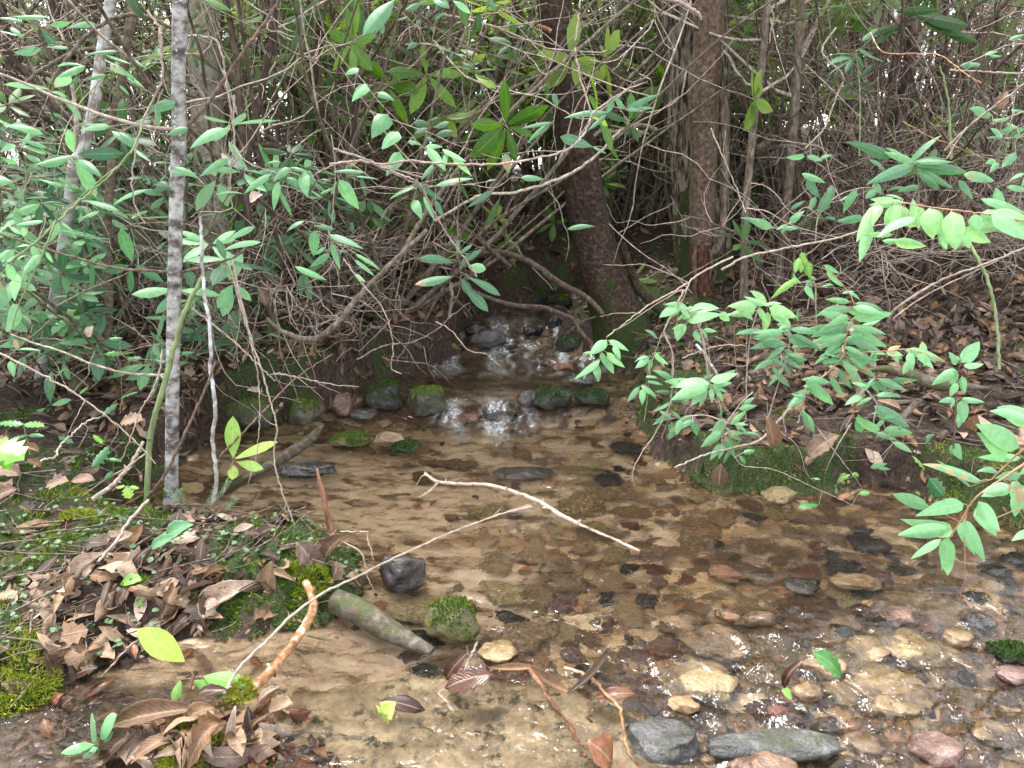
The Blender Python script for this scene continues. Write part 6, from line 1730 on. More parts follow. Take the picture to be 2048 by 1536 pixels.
stick("peeling_branch", "thick tan peeled branch end coming out of the bottom edge in the debris clump", "branch", B1, [1.56, 1.45], [(1010, 1385), (900, 1440), (780, 1500), (640, 1570), (520, 1640)], [.013, .0145, .0155, .016], .016, 'orangewood', sides=12, cap=True, wig=.0005)
stick("broken_snag", "upright red brown splintered snag standing in the left shallows", "snag", Z4, [ZY(Z0, 655, 1062, .05), ZY(Z0, 655, 1062, .05) + .02], [(1935, 1640), (1905, 1500), (1880, 1390), (1855, 1280)], [.011, .010, .009, .0035], .003, 'redwood', cap=True, sides=7)
stick("mossy_log", "sunken grey green mossy log pointing to the triangular stone", "log", Z0, [ZY(Z0, 690, 1215, .02), ZY(Z0, 860, 1300, .0)], [(672, 1200), (720, 1222), (770, 1255), (815, 1282), (865, 1305)], [.034, .036, .034, .028, .016], .02, 'mosslog', sides=14, wig=.004, cap=True)
stick("mossy_log", "long mossy log lying along the left shallows beside the upright seedling", "log", Z0, [ZY(Z0, 480, 970, .02), ZY(Z0, 640, 870, .03)], [(440, 1000), (480, 972), (530, 938), (580, 905), (620, 878), (645, 850)], [.035, .036, .03, .028, .026, .012], .01, 'mosslog', sides=14, wig=.004, cap=True)
stick("mossy_log", "mossy root lying along the top of the right bank behind the upright leafy stem", "log", Z6, [3.1, 3.0], [(1100, 700), (1250, 690), (1400, 730), (1550, 780), (1700, 790), (1850, 800)], [.003, .016, .022, .024, .018, .004], .03, 'mosslog', sides=14, wig=.0015)
stick("broken_branch", "broken brown branch end sticking right out of the debris clump", "branch", B1, [1.5, 1.55], [(1360, 1330), (1450, 1310), (1560, 1320), (1680, 1350), (1740, 1352)], [.014, .015, .013, .010, .006], .006, 'stem', sides=10, cap=True, wig=.0008, knobs=3,
      forks=[{'p': [(1700, 1350), (1850, 1365), (2006, 1395), (2220, 1465)], 'r': .004, 'Y': 1.55}])
stick("bare_stick", "pale crooked stick at the bottom edge right of the debris clump", "stick", B1, 1.47, [(1410, 1385), (1500, 1425), (1580, 1470), (1640, 1530), (1680, 1580)], .006, .005, 'whitestick')
stick("bare_stick", "dark wet stick lying on the tan slab below the curled leaf", "stick", B2, [ZY(B2, 1090, 970, .03), ZY(B2, 1360, 1400, .01)], [(1085, 965), (1160, 1080), (1240, 1210), (1310, 1320), (1350, 1390), (1400, 1500)], .0065, .005, 'redwood')
stick("bare_stick", "yellow brown twig crossing the right end of the tan slab", "stick", B2, [ZY(B2, 1290, 960, .02), ZY(B2, 1640, 1400, .03)], [(1285, 960), (1400, 1000), (1450, 1025), (1530, 1120), (1600, 1190), (1620, 1290), (1650, 1430), (1720, 1560)], .0042, .0035, 'orangewood', knobs=3)
stick("bare_stick", "short pale twig on the tan slab near the yellow leaf", "stick", B2, ZY(B2, 640, 1180, .01), [(560, 1105), (610, 1160), (650, 1210), (695, 1252)], .003, .0025, 'whitestick')
stick("bare_stick", "thin reddish twig with side sprigs on the curled leaves", "stick", B2, ZY(B2, 700, 1000, .06), [(790, 812), (760, 870), (735, 930), (700, 1020), (660, 1070), (570, 1100)], .0028, .002, 'paletwig', forks=[{'p': [(740, 900), (725, 830)], 'r': .0015}])
stick("bare_stick", "grey stick leaning on the mossy foot of the right bank", "stick", ZC, [3.9, 3.6], [(780, 660), (860, 750), (930, 860), (995, 970)], .0075, .007, 'lichen', cap=True)
stick("bare_stick", "short brown stick lying on the litter of the right bank", "stick", Z6, 2.7, [(1345, 965), (1400, 910), (1450, 865)], .012, .011, 'stem', cap=True)
stick("bare_stick", "pale twig poking out from the right bank over the mossy block", "stick", Z6, [2.42, 2.6, 2.75], [(25, 1260), (130, 1215), (250, 1170), (400, 1135), (520, 1100), (600, 1020), (690, 920), (780, 830)], .0028, .0055, 'twig', forks=[{'p': [(600, 1010), (570, 960), (560, 880)], 'r': .002, 'Y': 2.6}, {'p': [(860, 1040), (980, 1200), (1050, 1290), (1110, 1372)], 'r': .002, 'Y': 2.5}, {'p': [(1050, 1000), (960, 1150), (900, 1280)], 'r': .0018, 'Y': 2.5}])
stick("bare_stick", "small twig lying over the gravel of the right spill", "stick", B3, ZY(B3, 1100, 1100, .05), [(1000, 1030), (1060, 1070), (1120, 1110), (1190, 1160)], .0022, .0014, 'redstem')
stick("bare_stick", "dark twig running from the litter down to the pool at the left spit", "stick", B1, [2.2, 1.9], [(850, 0), (740, 120), (680, 220), (610, 300), (560, 360)], .0045, .004, 'paletwig')
stick("bare_stick", "thin grey twig rising from the debris pool toward the left spit", "stick", B1, [1.75, 1.7], [(565, 1030), (640, 950), (720, 860), (790, 800)], .0026, .002, 'paletwig')

# arching stems over the creek
GA = "stems arching over the creek"
stick("arching_branch", "dark thick stem arching from the left bank down to the leaning tree", "branch", Z5, [4.9, 4.75, 4.6], [(620, 90), (760, 50), (900, 10), (1040, 40), (1150, 95), (1250, 170), (1340, 225), (1430, 270), (1500, 330), (1540, 380)], [.012, .014, .018, .02, .02, .018, .015], .015, 'stemdark', GA, sides=12, wig=.0015)
stick("arching_branch", "lower dark stem dipping across the creek into the second rapid", "branch", Z5, [4.5, 4.4], [(700, 200), (820, 260), (960, 310), (1080, 330), (1200, 340), (1300, 380), (1370, 410), (1410, 480), (1470, 545)], [.010, .013, .015, .015, .014, .012], .009, 'stemdark', GA, sides=10, wig=.0012, forks=[{'p': [(1360, 470), (1420, 420), (1500, 390)], 'r': .012, 'Y': 4.45}, {'p': [(1245, 560), (1275, 500), (1285, 430)], 'r': .008, 'Y': 4.4}])
stick("arching_branch", "curved brown stem sagging in a bow with moss at its lowest point", "branch", Z4, [3.4, 3.35, 3.5], [(2500, -120), (2300, 70), (2150, 220), (2060, 320), (2000, 400), (1930, 470), (1850, 520), (1760, 520), (1680, 490), (1620, 455), (1560, 400)], [.009, .011, .013, .0145, .0145, .011, .006], .008, 'stem', GA, sides=12, wig=.002)
stick("arching_branch", "horizontal dark branch in the thicket behind the leaf cluster", "branch", ZB, 4.4, [(450, 150), (620, 190), (800, 200), (960, 240), (1100, 270), (1250, 340)], [.011, .016, .016, .014, .012], .011, 'stemdark', GA, sides=10, wig=.0015)
stick("arching_branch", "dark low branch running under the thicket toward the creek", "branch", Z2, [4.3, 4.5], [(60, 1150), (250, 1190), (420, 1240), (560, 1270), (700, 1320), (800, 1390), (900, 1480), (1000, 1560)], [.010, .013, .013, .012], .011, 'stemdark', GA, sides=10, wig=.0015)
stick("arching_branch", "long straight brown stem slanting up right across the thicket", "branch", Z2, [3.6, 4.2], [(330, 1540), (420, 1380), (510, 1230), (600, 1110), (700, 980), (850, 820), (1000, 650), (1150, 510), (1300, 370), (1500, 200), (1720, 10), (1800, -60)], [.011, .010, .009, .007], .006, 'stem', GA, sides=10, wig=.002)
stick("arching_branch", "slimmer stem beside the long straight one crossing the leaning tree", "branch", Z2, [4.4, 4.5], [(560, 1300), (700, 1050), (860, 840), (960, 700), (1070, 570), (1180, 440), (1290, 270), (1400, 120), (1500, -20)], [.008, .007, .006], .005, 'stem', GA, sides=8, wig=.002)
stick("arching_branch", "yellow brown bent branch between the leaning tree and the furrowed tree", "branch", Z2, [4.7, 4.9], [(1480, 800), (1540, 760), (1600, 775), (1680, 760), (1760, 735), (1850, 760)], [.012, .013, .014], .012, 'stem', GA, sides=8, wig=.002)
stick("arching_branch", "branch reaching from behind the leaning tree down to the left bank", "branch", Z2, [4.6, 4.3], [(1400, 430), (1260, 430), (1150, 450), (1000, 520), (880, 600), (760, 720), (640, 860), (520, 1040), (420, 1200)], [.007, .009, .009], .009, 'stem', GA, sides=8, wig=.0012)
stick("arching_branch", "pale thin branch crossing low in front of the leaning tree", "branch", Z2, [3.6, 3.8], [(560, 1290), (800, 1150), (1000, 1130), (1200, 1075), (1340, 1020), (1450, 950), (1540, 870), (1640, 760)], [.006, .007, .006], .004, 'twig', GA, wig=.002)
stick("arching_branch", "brown log like branch lying on the far right slope", "branch", Z3, 6.2, [(1180, 500), (1250, 480), (1330, 520), (1420, 555), (1520, 560)], [.03, .04, .045, .04], .03, 'stem', GA, sides=12, wig=.002)
stick("arching_branch", "slanting branch low on the slope behind the brown tree", "branch", Z3, 5.6, [(500, 860), (580, 820), (680, 750), (780, 680), (880, 580), (960, 540)], [.024, .022, .018], .015, 'stem', GA, sides=10, wig=.0015)
stick("arching_branch", "brown arching branch behind the silvery sapling at the upper left", "branch", Z1, [3.6, 3.8], [(150, 490), (230, 420), (320, 365), (420, 315), (520, 290), (620, 285), (700, 285)], [.008, .009, .009], .006, 'stem', GA, wig=.002)
stick("arching_branch", "second arching branch crossing both saplings near the top", "branch", Z1, [3.3, 3.4], [(300, 480), (400, 330), (500, 220), (600, 140), (700, 95), (800, 85), (900, 110), (1000, 165)], [.007, .008, .007], .004, 'stem', GA, wig=.002)
stick("arching_branch", "green grey cane rising in a bow at the right side", "branch", Z6, [2.9, 3.1], [(1905, 690), (1900, 560), (1890, 430), (1865, 270), (1830, 150), (1780, 50), (1730, -40), (1660, -140)], [.006, .0065, .006], .004, 'greenstem', GA, wig=.0015)
stick("arching_branch", "thin green cane standing straight above the green grey cane", "branch", Z3, 3.3, [(1625, 920), (1622, 760), (1610, 600), (1590, 480), (1560, 380)], .0055, .003, 'greenstem', GA)

# pale hanging twigs: (label, crop, depth, points, radius, material)
GT = "bare twigs hanging over the creek"
TW = [
    ("long pale twig bowing across the upper middle in front of the leaning tree", Z2, [2.4, 2.5], [(-60, 960), (100, 940), (250, 962), (400, 942), (620, 955), (800, 965), (1000, 950), (1180, 920), (1300, 890), (1390, 830), (1450, 740), (1470, 660), (1430, 540), (1400, 430), (1380, 300), (1385, 180), (1400, 60), (1420, -40)], .0042, .0025, 'paletwig', [{'p': [(1470, 670), (1560, 600), (1690, 520), (1800, 480)], 'r': .003, 'Y': 2.5}, {'p': [(1400, 800), (1420, 700), (1450, 520), (1490, 360), (1440, 200)], 'r': .0022, 'Y': 2.5}]),
    ("pale straight twig falling from the vine to the curled whorl", Z2, [2.45, 2.7], [(-40, 870), (120, 920), (260, 985), (400, 1040), (465, 1080), (520, 1180), (570, 1280), (640, 1390), (740, 1525), (800, 1620)], .0042, .003, 'paletwig', [{'p': [(260, 985), (360, 1000), (490, 1020)], 'r': .002, 'Y': 2.5}]),
    ("pale forked twig hanging right of the banded sapling", Z1, [2.6, 2.6], [(1100, 210), (1200, 215), (1270, 245), (1310, 380), (1330, 500), (1360, 700), (1370, 830), (1355, 980), (1340, 1120)], .004, .002, 'paletwig', [{'p': [(1365, 850), (1390, 930), (1400, 1010)], 'r': .002, 'Y': 2.6}, {'p': [(1360, 820), (1330, 960), (1340, 1080)], 'r': .002, 'Y': 2.6}]),
    ("reddish forked twig hanging between the crooked and the banded sapling", Z1, [2.7, 2.65], [(860, 60), (935, 170), (945, 330), (950, 460), (890, 590), (830, 730), (800, 860), (775, 1000), (780, 1160), (810, 1240), (850, 1310)], .0042, .002, 'paletwig', [{'p': [(955, 460), (980, 540), (1020, 590)], 'r': .002, 'Y': 2.68}, {'p': [(955, 520), (915, 620), (905, 760), (895, 880)], 'r': .0025, 'Y': 2.68}]),
    ("greenish twig rising from the left litter past the crooked sapling", Z1, [2.3, 2.55], [(20, 1560), (180, 1440), (320, 1310), (440, 1200), (560, 1100), (690, 980), (790, 850), (840, 700)], .0042, .003, 'greenstem', []),
    ("thin pale twig crossing low from the left edge to the mossy stem", Z4, [2.25, 2.3], [(-40, 590), (30, 620), (200, 705), (380, 805), (500, 880), (640, 985), (780, 1110), (910, 1252)], .0034, .002, 'paletwig', [{'p': [(500, 880), (440, 990), (390, 1088)], 'r': .002, 'Y': 2.27}, {'p': [(640, 985), (690, 1050), (650, 1140)], 'r': .0016, 'Y': 2.27}]),
    ("crooked twig from the left litter under the holly sprig", ZD, [2.05, 2.2], [(370, 850), (450, 780), (610, 730), (640, 640), (700, 570), (800, 480), (920, 370), (1100, 290)], .0035, .002, 'twig', [{'p': [(920, 370), (960, 440), (860, 630)], 'r': .0015, 'Y': 2.15}]),
    ("grey stem standing in the left shallows right of the banded sapling", Z4, [2.5, 2.6], [(1240, 1500), (1265, 1380), (1262, 1260), (1245, 1100), (1262, 950), (1250, 820), (1232, 700), (1235, 560), (1220, 400), (1200, 280), (1185, 120), (1180, -40), (1170, -200)], [.0075, .007, .006, .005], .004, 'lichen', []),
    ("dark twig leaning right from the grey stem to the curved bow", Z4, [2.5, 2.9], [(1285, 1215), (1400, 1090), (1500, 990), (1600, 880), (1720, 760), (1830, 680), (1950, 610)], .0038, .002, 'darktwig', []),
    ("dark crooked branch leaning down left across the banded sapling foot", Z4, [2.45, 2.55], [(1260, 650), (1210, 800), (1150, 930), (1060, 1120), (990, 1270), (920, 1380), (870, 1440), (815, 1525)], [.004, .0055, .006], .005, 'darktwig', [{'p': [(1230, 740), (1300, 830), (1380, 880), (1500, 960), (1530, 1060)], 'r': .002, 'Y': 2.6}]),
    ("mossy green stem leaning at the left of the banded sapling", Z4, [2.6, 2.65], [(860, 1520), (862, 1380), (875, 1150), (900, 1000), (935, 880), (975, 740), (1010, 600), (1060, 420), (1120, 280), (1200, 130)], [.011, .0105, .009, .007], .006, 'greenstem', []),
    ("twig with two prongs dropping to the left shallows", Z4, [2.35, 2.4], [(950, 580), (930, 720), (880, 850), (820, 940), (780, 1060), (740, 1160), (705, 1240)], .003, .0018, 'paletwig', [{'p': [(865, 1180), (760, 1260), (620, 1340), (480, 1440)], 'r': .003, 'Y': 2.3}, {'p': [(860, 1170), (858, 1260), (868, 1355)], 'r': .0022, 'Y': 2.35}]),
    ("whitish broken branch lying at the edge of the left spit", Z4, [2.45, 2.35], [(840, 1120), (780, 1230), (720, 1310), (640, 1390), (540, 1460)], [.005, .007, .008], .007, 'paletwig', []),
    ("long pale twig dropping into the left pool beside the snag", Z4, [2.5, 2.3], [(1360, 60), (1420, 330), (1480, 550), (1530, 700), (1580, 880), (1620, 1030), (1600, 1200), (1640, 1380), (1700, 1540), (1750, 1690)], .0036, .002, 'paletwig', [{'p': [(1620, 1030), (1560, 1000), (1470, 900)], 'r': .0015, 'Y': 2.4}]),
    ("thin twig hanging straight down in front of the upright seedling", Z4, [2.6, 2.55], [(1340, 80), (1400, 300), (1450, 480), (1500, 690), (1520, 880), (1515, 1050), (1500, 1210), (1450, 1380)], .003, .0016, 'twig', []),
    ("pale twig slanting down right above the sagging bow", Z4, [2.7, 2.8], [(1120, 340), (1240, 430), (1360, 530), (1480, 640), (1560, 720), (1610, 765)], .004, .0025, 'paletwig', [{'p': [(1560, 730), (1700, 735), (1800, 790), (1895, 875)], 'r': .0022, 'Y': 2.8}]),
    ("pale forked twig reaching toward the mossy boulders", Z4, [2.8, 2.9], [(1600, 720), (1720, 740), (1850, 770), (1990, 790), (2100, 800)], .003, .0014, 'paletwig', [{'p': [(1850, 770), (1920, 810), (1990, 835)], 'r': .0014, 'Y': 2.85}]),
    ("twig dropping from the sagging bow to the bank stone", Z4, [3.0, 3.0], [(1560, 180), (1610, 330), (1630, 480), (1640, 600), (1690, 720), (1730, 830), (1745, 890)], .0034, .002, 'stem', []),
    ("twisting twig over the dark undercut of the left bank", Z5, [3.1, 3.0], [(20, 50), (100, 160), (240, 330), (300, 480), (310, 600), (300, 690), (360, 725)], .003, .0014, 'twig', []),
    ("long thin branch from the left bank forking above the pool", Z5, [3.3, 3.1], [(100, 640), (260, 560), (420, 540), (560, 470), (650, 390), (760, 310)], .0045, .0022, 'stem', [{'p': [(280, 640), (400, 655), (520, 670), (600, 730), (640, 775)], 'r': .0022, 'Y': 3.1}, {'p': [(490, 560), (510, 660), (540, 730), (570, 780)], 'r': .002, 'Y': 3.1}]),
    ("pale twig drooping over the pool above the little fall", Z5, [3.2, 3.1], [(560, 420), (650, 470), (700, 530), (760, 590), (860, 610), (900, 645), (935, 680)], .0026, .0012, 'paletwig', []),
    ("branch stub pointing up from the left bank over the creek", Z5, [3.5, 3.5], [(640, 390), (655, 280), (650, 190)], .008, .007, 'stem', []),
    ("branching pale twigs leading from the brown tree to the bright sprig", Z5, [2.9, 2.7], [(2300, 40), (2100, 140), (2040, 190), (1900, 270), (1770, 350), (1650, 440), (1560, 510)], .0038, .0018, 'paletwig', [{'p': [(1760, 370), (1620, 370), (1520, 390)], 'r': .0014, 'Y': 2.75}, {'p': [(2040, 190), (1900, 130), (1780, 85), (1660, 90), (1540, 85)], 'r': .002, 'Y': 2.9}]),
    ("pale twig hanging from the bright sprig to the bank corner", Z5, [2.7, 2.6], [(2010, 230), (1960, 340), (1900, 480), (1940, 590), (1945, 760), (1930, 900), (1840, 1080), (1770, 1180), (1710, 1300), (1725, 1390)], .003, .0016, 'paletwig', [{'p': [(1710, 1290), (1690, 1330)], 'r': .0012, 'Y': 2.6}]),
    ("long pale branch sweeping from the brown tree to the right edge", Z3, [2.9, 2.6], [(300, 1560), (420, 1495), (600, 1450), (800, 1410), (1000, 1370), (1200, 1300), (1330, 1300)], .005, .0025, 'paletwig', [{'p': [(440, 1205), (560, 1225), (700, 1300), (900, 1360), (1000, 1380)], 'r': .0024, 'Y': 2.85}, {'p': [(880, 1500), (960, 1440), (1060, 1400)], 'r': .002, 'Y': 2.8}]),
    ("long straight branch over the litter at the right edge", Z6, [3.2, 2.9], [(1260, 415), (1300, 345), (1500, 210), (1650, 140), (1800, 90), (2000, 10), (2150, -40)], .006, .004, 'paletwig', [{'p': [(1290, 400), (1420, 300), (1600, 200), (1900, 60)], 'r': .004, 'Y': 3.1}]),
    ("pale slanting twig at the far right above the bough", Z3, [3.0, 2.7], [(1590, 870), (1700, 760), (1830, 650), (1950, 560), (2090, 460)], .004, .003, 'paletwig', [{'p': [(1600, 920), (1720, 740), (1900, 600)], 'r': .002, 'Y': 2.9}]),
    ("thin horizontal twig at the right edge of the thicket", Z3, [3.4, 3.3], [(1620, 405), (1750, 412), (1900, 420), (2090, 428)], .004, .004, 'paletwig', []),
    ("yellow wiry stem trailing across the right slope", Z3, [3.6, 3.0], [(1160, 190), (1230, 300), (1400, 310), (1560, 320), (1700, 420), (1800, 480)], .003, .002, 'orangewood', [{'p': [(1340, 700), (1500, 790), (1640, 840), (1750, 890), (1900, 930), (2060, 960)], 'r': .002, 'Y': 3.1}]),
    ("curled pale stem end at the top of the furrowed tree", Z3, [3.2, 3.2], [(-60, -10), (40, 10), (110, 40), (150, 70), (180, 105)], .008, .006, 'paletwig', []),
    ("thin twig forking in front of the brown tree", Z3, [3.6, 3.4], [(235, 740), (280, 850), (330, 960), (380, 1080), (420, 1180), (440, 1230)], .003, .002, 'twig', [{'p': [(330, 960), (310, 870), (325, 750)], 'r': .002, 'Y': 3.5}]),
    ("thin twig with a hook over the litter right of the brown tree", Z3, [3.5, 3.4], [(470, 1060), (550, 1075), (620, 1130), (690, 1220), (780, 1250)], .0024, .0016, 'paletwig', [{'p': [(700, 1215), (560, 1330), (450, 1260)], 'r': .0016, 'Y': 3.4}]),
    ("pair of long crossing twigs in the middle of the right thicket", Z3, [4.4, 4.2], [(960, 160), (880, 300), (1000, 440), (960, 560), (920, 680), (880, 760), (780, 860)], .005, .004, 'twig', [{'p': [(580, 100), (620, 280), (680, 480), (700, 560)], 'r': .004, 'Y': 4.3}, {'p': [(780, 370), (940, 520), (1040, 620), (1130, 700)], 'r': .004, 'Y': 4.3}]),
    ("hooked pale stem in front of the slim trunk at the top right", Z3, [4.4, 4.5], [(560, -40), (580, 40), (600, 100), (585, 180), (575, 250)], .006, .004, 'paletwig', []),
    ("stiff brown twig branching over the moss at the right bank corner", ZC, [2.9, 2.8], [(640, 800), (780, 740), (900, 700), (980, 680), (1100, 665), (1300, 670)], .0026, .0018, 'paletwig', [{'p': [(1050, 850), (1150, 870), (1260, 885), (1380, 810)], 'r': .0018, 'Y': 2.85}, {'p': [(970, 575), (1060, 610), (1150, 660)], 'r': .0016, 'Y': 2.85}]),
    ("slender upright shoots behind the palmate leaf cluster", ZC, [3.0, 3.0], [(900, 1030), (880, 860), (860, 680), (820, 500), (835, 430)], .0026, .002, 'twig', [{'p': [(930, 1020), (915, 800), (890, 560), (880, 430)], 'r': .0022, 'Y': 3.02}, {'p': [(1200, 1000), (1180, 780), (1170, 600), (1175, 480)], 'r': .002, 'Y': 3.0}, {'p': [(1310, 1000), (1295, 800), (1300, 500), (1320, 260)], 'r': .0022, 'Y': 3.0}]),
    ("thin white root like twig dangling at the tip of the left spit", B2, [2.0, 1.95], [(0, 180), (80, 180), (155, 180), (160, 230), (180, 290), (192, 345)], .0014, .001, 'whitestick', [{'p': [(20, 240), (110, 290), (140, 350), (155, 430), (185, 500), (200, 570)], 'r': .0018, 'Y': 1.96}]),
]
for lab, zf, Y, pts, r0, r1, mt, fk in TW:
    stick("hanging_twig", lab, "twig", zf, Y, pts, r0, r1, mt, GT, fk, sides=6, wig=.0014, knobs=3)


# ---- single dead leaves
def dead(label, zf, Y, b, t, wr, tint, curl=1.0, arch=.1, shape='ellip', mat='dead', N=None, group="single dead leaves in the foreground", roll=.3, rows=10, wave=.06, dY=0.0, petiole=0):
    B = P(*zf(*b), Y); T = P(*zf(*t), Y + dY); L = np.linalg.norm(T - B)
    N = nrm(CAM - B) * .6 + np.array([0, 0, .7]) if N is None else np.array(N, float)
    mb = MB(); leaves(mb, [B], [T], L * wr, nrm(N), tint, shape, rows=rows, cols=9, curl=curl, arch=arch, wave=wave, roll=roll, rs=rs)
    if petiole:
        d = nrm(B - T); tubes(mb, np.array([B, B + d * petiole * .5 + [0, 0, .004], B + d * petiole])[None], np.array([[.0013, .001, .0009]]), 5)
    o = mb.build("dead_leaf", M[mat], None, B)
    # a leaf has thickness
    md = o.modifiers.new("thickness", 'SOLIDIFY'); md.thickness = .0008
    return tag(o, label, "dead leaf", group)


y1 = ZY(B1, 1300, 560, .06)
dead("large pinkish tan curled leaf lying on the mossy spit", B1, y1, (1470, 470), (1095, 655), .24, .95, curl=1.5, arch=.04, dY=-.03)
dead("narrow grey pink leaf hanging off the spit beside the large tan one", B1, y1 + .01, (1555, 350), (1500, 620), .24, .80, curl=1.2, arch=-.05)
dead("purple brown crumpled lobed leaf on top of the spit tip", B1, y1 + .1, (1700, 240), (1820, 420), .55, .72, shape='lobed', curl=.8, wave=.16)
dead("reddish leaf folded at the far tip of the spit", B1, y1 + .08, (1980, 200), (1860, 330), .4, .45, curl=1.6, wave=.12)
dead("long rolled brown leaf lying toward the wet leaves at the left", B1, ZY(B1, 400, 770, .05), (60, 720), (620, 830), .085, .66, curl=2.0, arch=.03, petiole=.02)
dead("tall bundle leaf with pale underside standing on the left spit", B1, ZY(B1, 480, 600, .06), (600, 300), (425, 460), .3, .97, curl=1.8, arch=.1)
dead("thin hanging leaf with a pointed tip under the pale bundle leaf", B1, ZY(B1, 480, 600, .04), (500, 450), (440, 760), .13, .78, curl=1.9, arch=-.04)
dead("second thin pointed leaf beside the hanging one", B1, ZY(B1, 480, 600, .05), (530, 470), (240, 690), .11, .62, curl=1.4)
dead("broad tan curled leaf under the pale bundle on the left spit", B1, ZY(B1, 300, 620, .05), (430, 490), (150, 640), .3, .70, curl=1.2, arch=.12)
dead("lavender grey maple like leaf lying flat at the left", B1, ZY(B1, 120, 540, .05), (200, 480), (30, 590), .5, .76, shape='lobed', curl=.3, wave=.1)
dead("dark purple brown leaf edge on the moss of the spit", B1, y1, (960, 530), (830, 520), .3, .72, curl=.7, shape='lobed')
dead("olive green fallen leaf standing on the left spit", B1, y1 - .04, (690, 480), (815, 460), .35, .3, curl=.6, mat='lime')
dead("small half green leaf below the olive green one", B1, y1 - .08, (805, 570), (800, 655), .25, .5, curl=.5, mat='lime')
dead("fresh green leaf lying on the tip of the left spit", B1, y1 + .12, (1110, 140), (950, 220), .3, .55, curl=.8, mat='dog')
dead("second fresh green leaf tucked into dead leaves at the spit", B1, y1 + .1, (1020, 210), (860, 280), .22, .5, curl=.6, mat='dog')
yc = ZY(B1, 900, 1260, .06)
dead("large red brown leaf with a pale rolled rim on the debris clump", B1, yc, (1140, 1200), (625, 1300), .17, .46, curl=1.3, arch=.08)
dead("dark red leaf hanging from the left side of the debris clump", B1, yc - .03, (790, 1320), (600, 1490), .35, .40, curl=1.2, arch=.1)
dead("pale pointed leaf curling up on the right of the debris clump", B1, yc, (1480, 1160), (1600, 1070), .2, .97, curl=1.6, arch=.1)
dead("pinkish notched leaf on the right end of the debris clump", B1, yc - .01, (1540, 1200), (1680, 1165), .45, .82, curl=.9, shape='lobed')
dead("whitish drooping leaf in the middle of the debris clump", B1, yc - .04, (1350, 1180), (1330, 1400), .16, 1.0, curl=1.5, arch=.12)
dead("rusty crumpled leaf beside the whitish drooping one", B1, yc - .03, (1420, 1180), (1440, 1330), .35, .3, curl=1.4, wave=.16)
dead("brown ragged leaf behind the yellow moss of the debris clump", B1, yc - .02, (1230, 1190), (1060, 1260), .32, .55, curl=1.0, wave=.14)
dead("dark leaf at the bottom edge of the debris clump", B1, 1.47, (950, 1440), (1020, 1560), .25, .25, curl=1.2)
dead("small brown leaf arching over the debris clump stick", B1, yc - .05, (1540, 1230), (1450, 1330), .13, .5, curl=1.2, arch=.3)
dead("shiny dark leaf tucked under the seedling of the lower left", B1, yc + .05, (1310, 1090), (1130, 1110), .2, .2, curl=.8, mat='deadwet')
for i, (a, b, tn, lab) in enumerate((((420, 870), (300, 960), .3, "wet dark leaf at the rim of the left mud"), ((560, 960), (420, 1010), .2, "glossy wet leaf stuck on the left mud"), ((360, 1110), (300, 1175), .8, "orange wet leaf at the water's edge on the left"), ((420, 1130), (345, 1205), .3, "grey shiny leaf beside the orange wet leaf"), ((120, 880), (300, 920), .6, "pinkish wet leaf on the mud at the left edge"), ((700, 880), (590, 1000), .25, "dark wet leaf near the thin grey twig"))):
    dead(lab, B1, ZY(B1, *a, .025), a, b, .35, tn, curl=.6, mat='deadwet', shape='lobed' if i % 2 else 'ellip', wave=.1)
y2 = ZY(B2, 1250, 1100, .02)
dead("long curled brown leaf bent into a boat with one end raised on the slab edge", B2, y2 + .02, (1080, 940), (1330, 1110), .13, .62, curl=1.3, arch=-.12, mat='dead')
dead("raised thin end of the boat shaped leaf pointing up right", B2, y2, (1300, 1110), (1555, 840), .11, .72, curl=1.9, arch=-.16, mat='dead')
dead("brown rolled leaf lying left of the boat shaped leaf", B2, y2 + .04, (850, 960), (1130, 960), .12, .60, curl=1.5, arch=-.05)
dead("dark maroon folded leaf standing on the edge of the slab", B2, y2 + .06, (740, 870), (610, 1030), .25, .28, curl=1.2, mat='deadwet')
dead("wet maroon leaf flat in the water below the folded one", B2, y2, (880, 1000), (600, 1080), .3, .35, curl=.3, mat='deadwet', shape='lobed')
dead("yellow torn leaf lying in the water on the slab", B2, ZY(B2, 250, 1210, .008), (320, 1160), (230, 1280), .4, .95, curl=.4, mat='lime', shape='lobed', wave=.12)
dead("blackish leaf behind the yellow torn one", B2, ZY(B2, 350, 1180, .004), (230, 1150), (490, 1215), .2, .05, curl=.4, mat='deadwet')
dead("dark and ochre leaf caught at the right end of the slab", B2, ZY(B2, 1560, 1120, .02), (1440, 1140), (1700, 1110), .16, .6, curl=.5, mat='deadwet')
dead("orange red wet leaf at the bottom edge of the slab", B2, ZY(B2, 1510, 1440, .012), (1420, 1380), (1560, 1510), .5, .95, curl=.3, mat='deadwet')
dead("dark hooked leaf curling over the square stone of the spill", B3, ZY(B3, 720, 990, .07), (780, 905), (655, 1080), .14, .25, curl=1.3, arch=.3, mat='deadwet')
dead("fresh holly green torn leaf stuck on the square stone", B3, ZY(B3, 900, 960, .07), (985, 1015), (815, 870), .3, .6, curl=.4, mat='holly', shape='holly')
dead("tiny bright green leaf fragment on the pink red stone", B3, ZY(B3, 670, 1115, .06), (640, 1090), (700, 1135), .4, .4, curl=.3, mat='lime')
yR = 2.55
dead("big tan curled leaf hanging on the face of the mossy block", Z6, yR, (975, 1070), (800, 1200), .36, .74, curl=1.0, arch=.1, wave=.1)
dead("brown leaf folded over the top of the mossy block", Z6, yR + .02, (560, 960), (600, 1150), .3, .62, curl=1.2)
dead("dark brown veined leaf hanging at the waterline of the mossy block", Z6, yR - .06, (295, 1235), (280, 1375), .33, .42, curl=.4, arch=.05, petiole=.01)
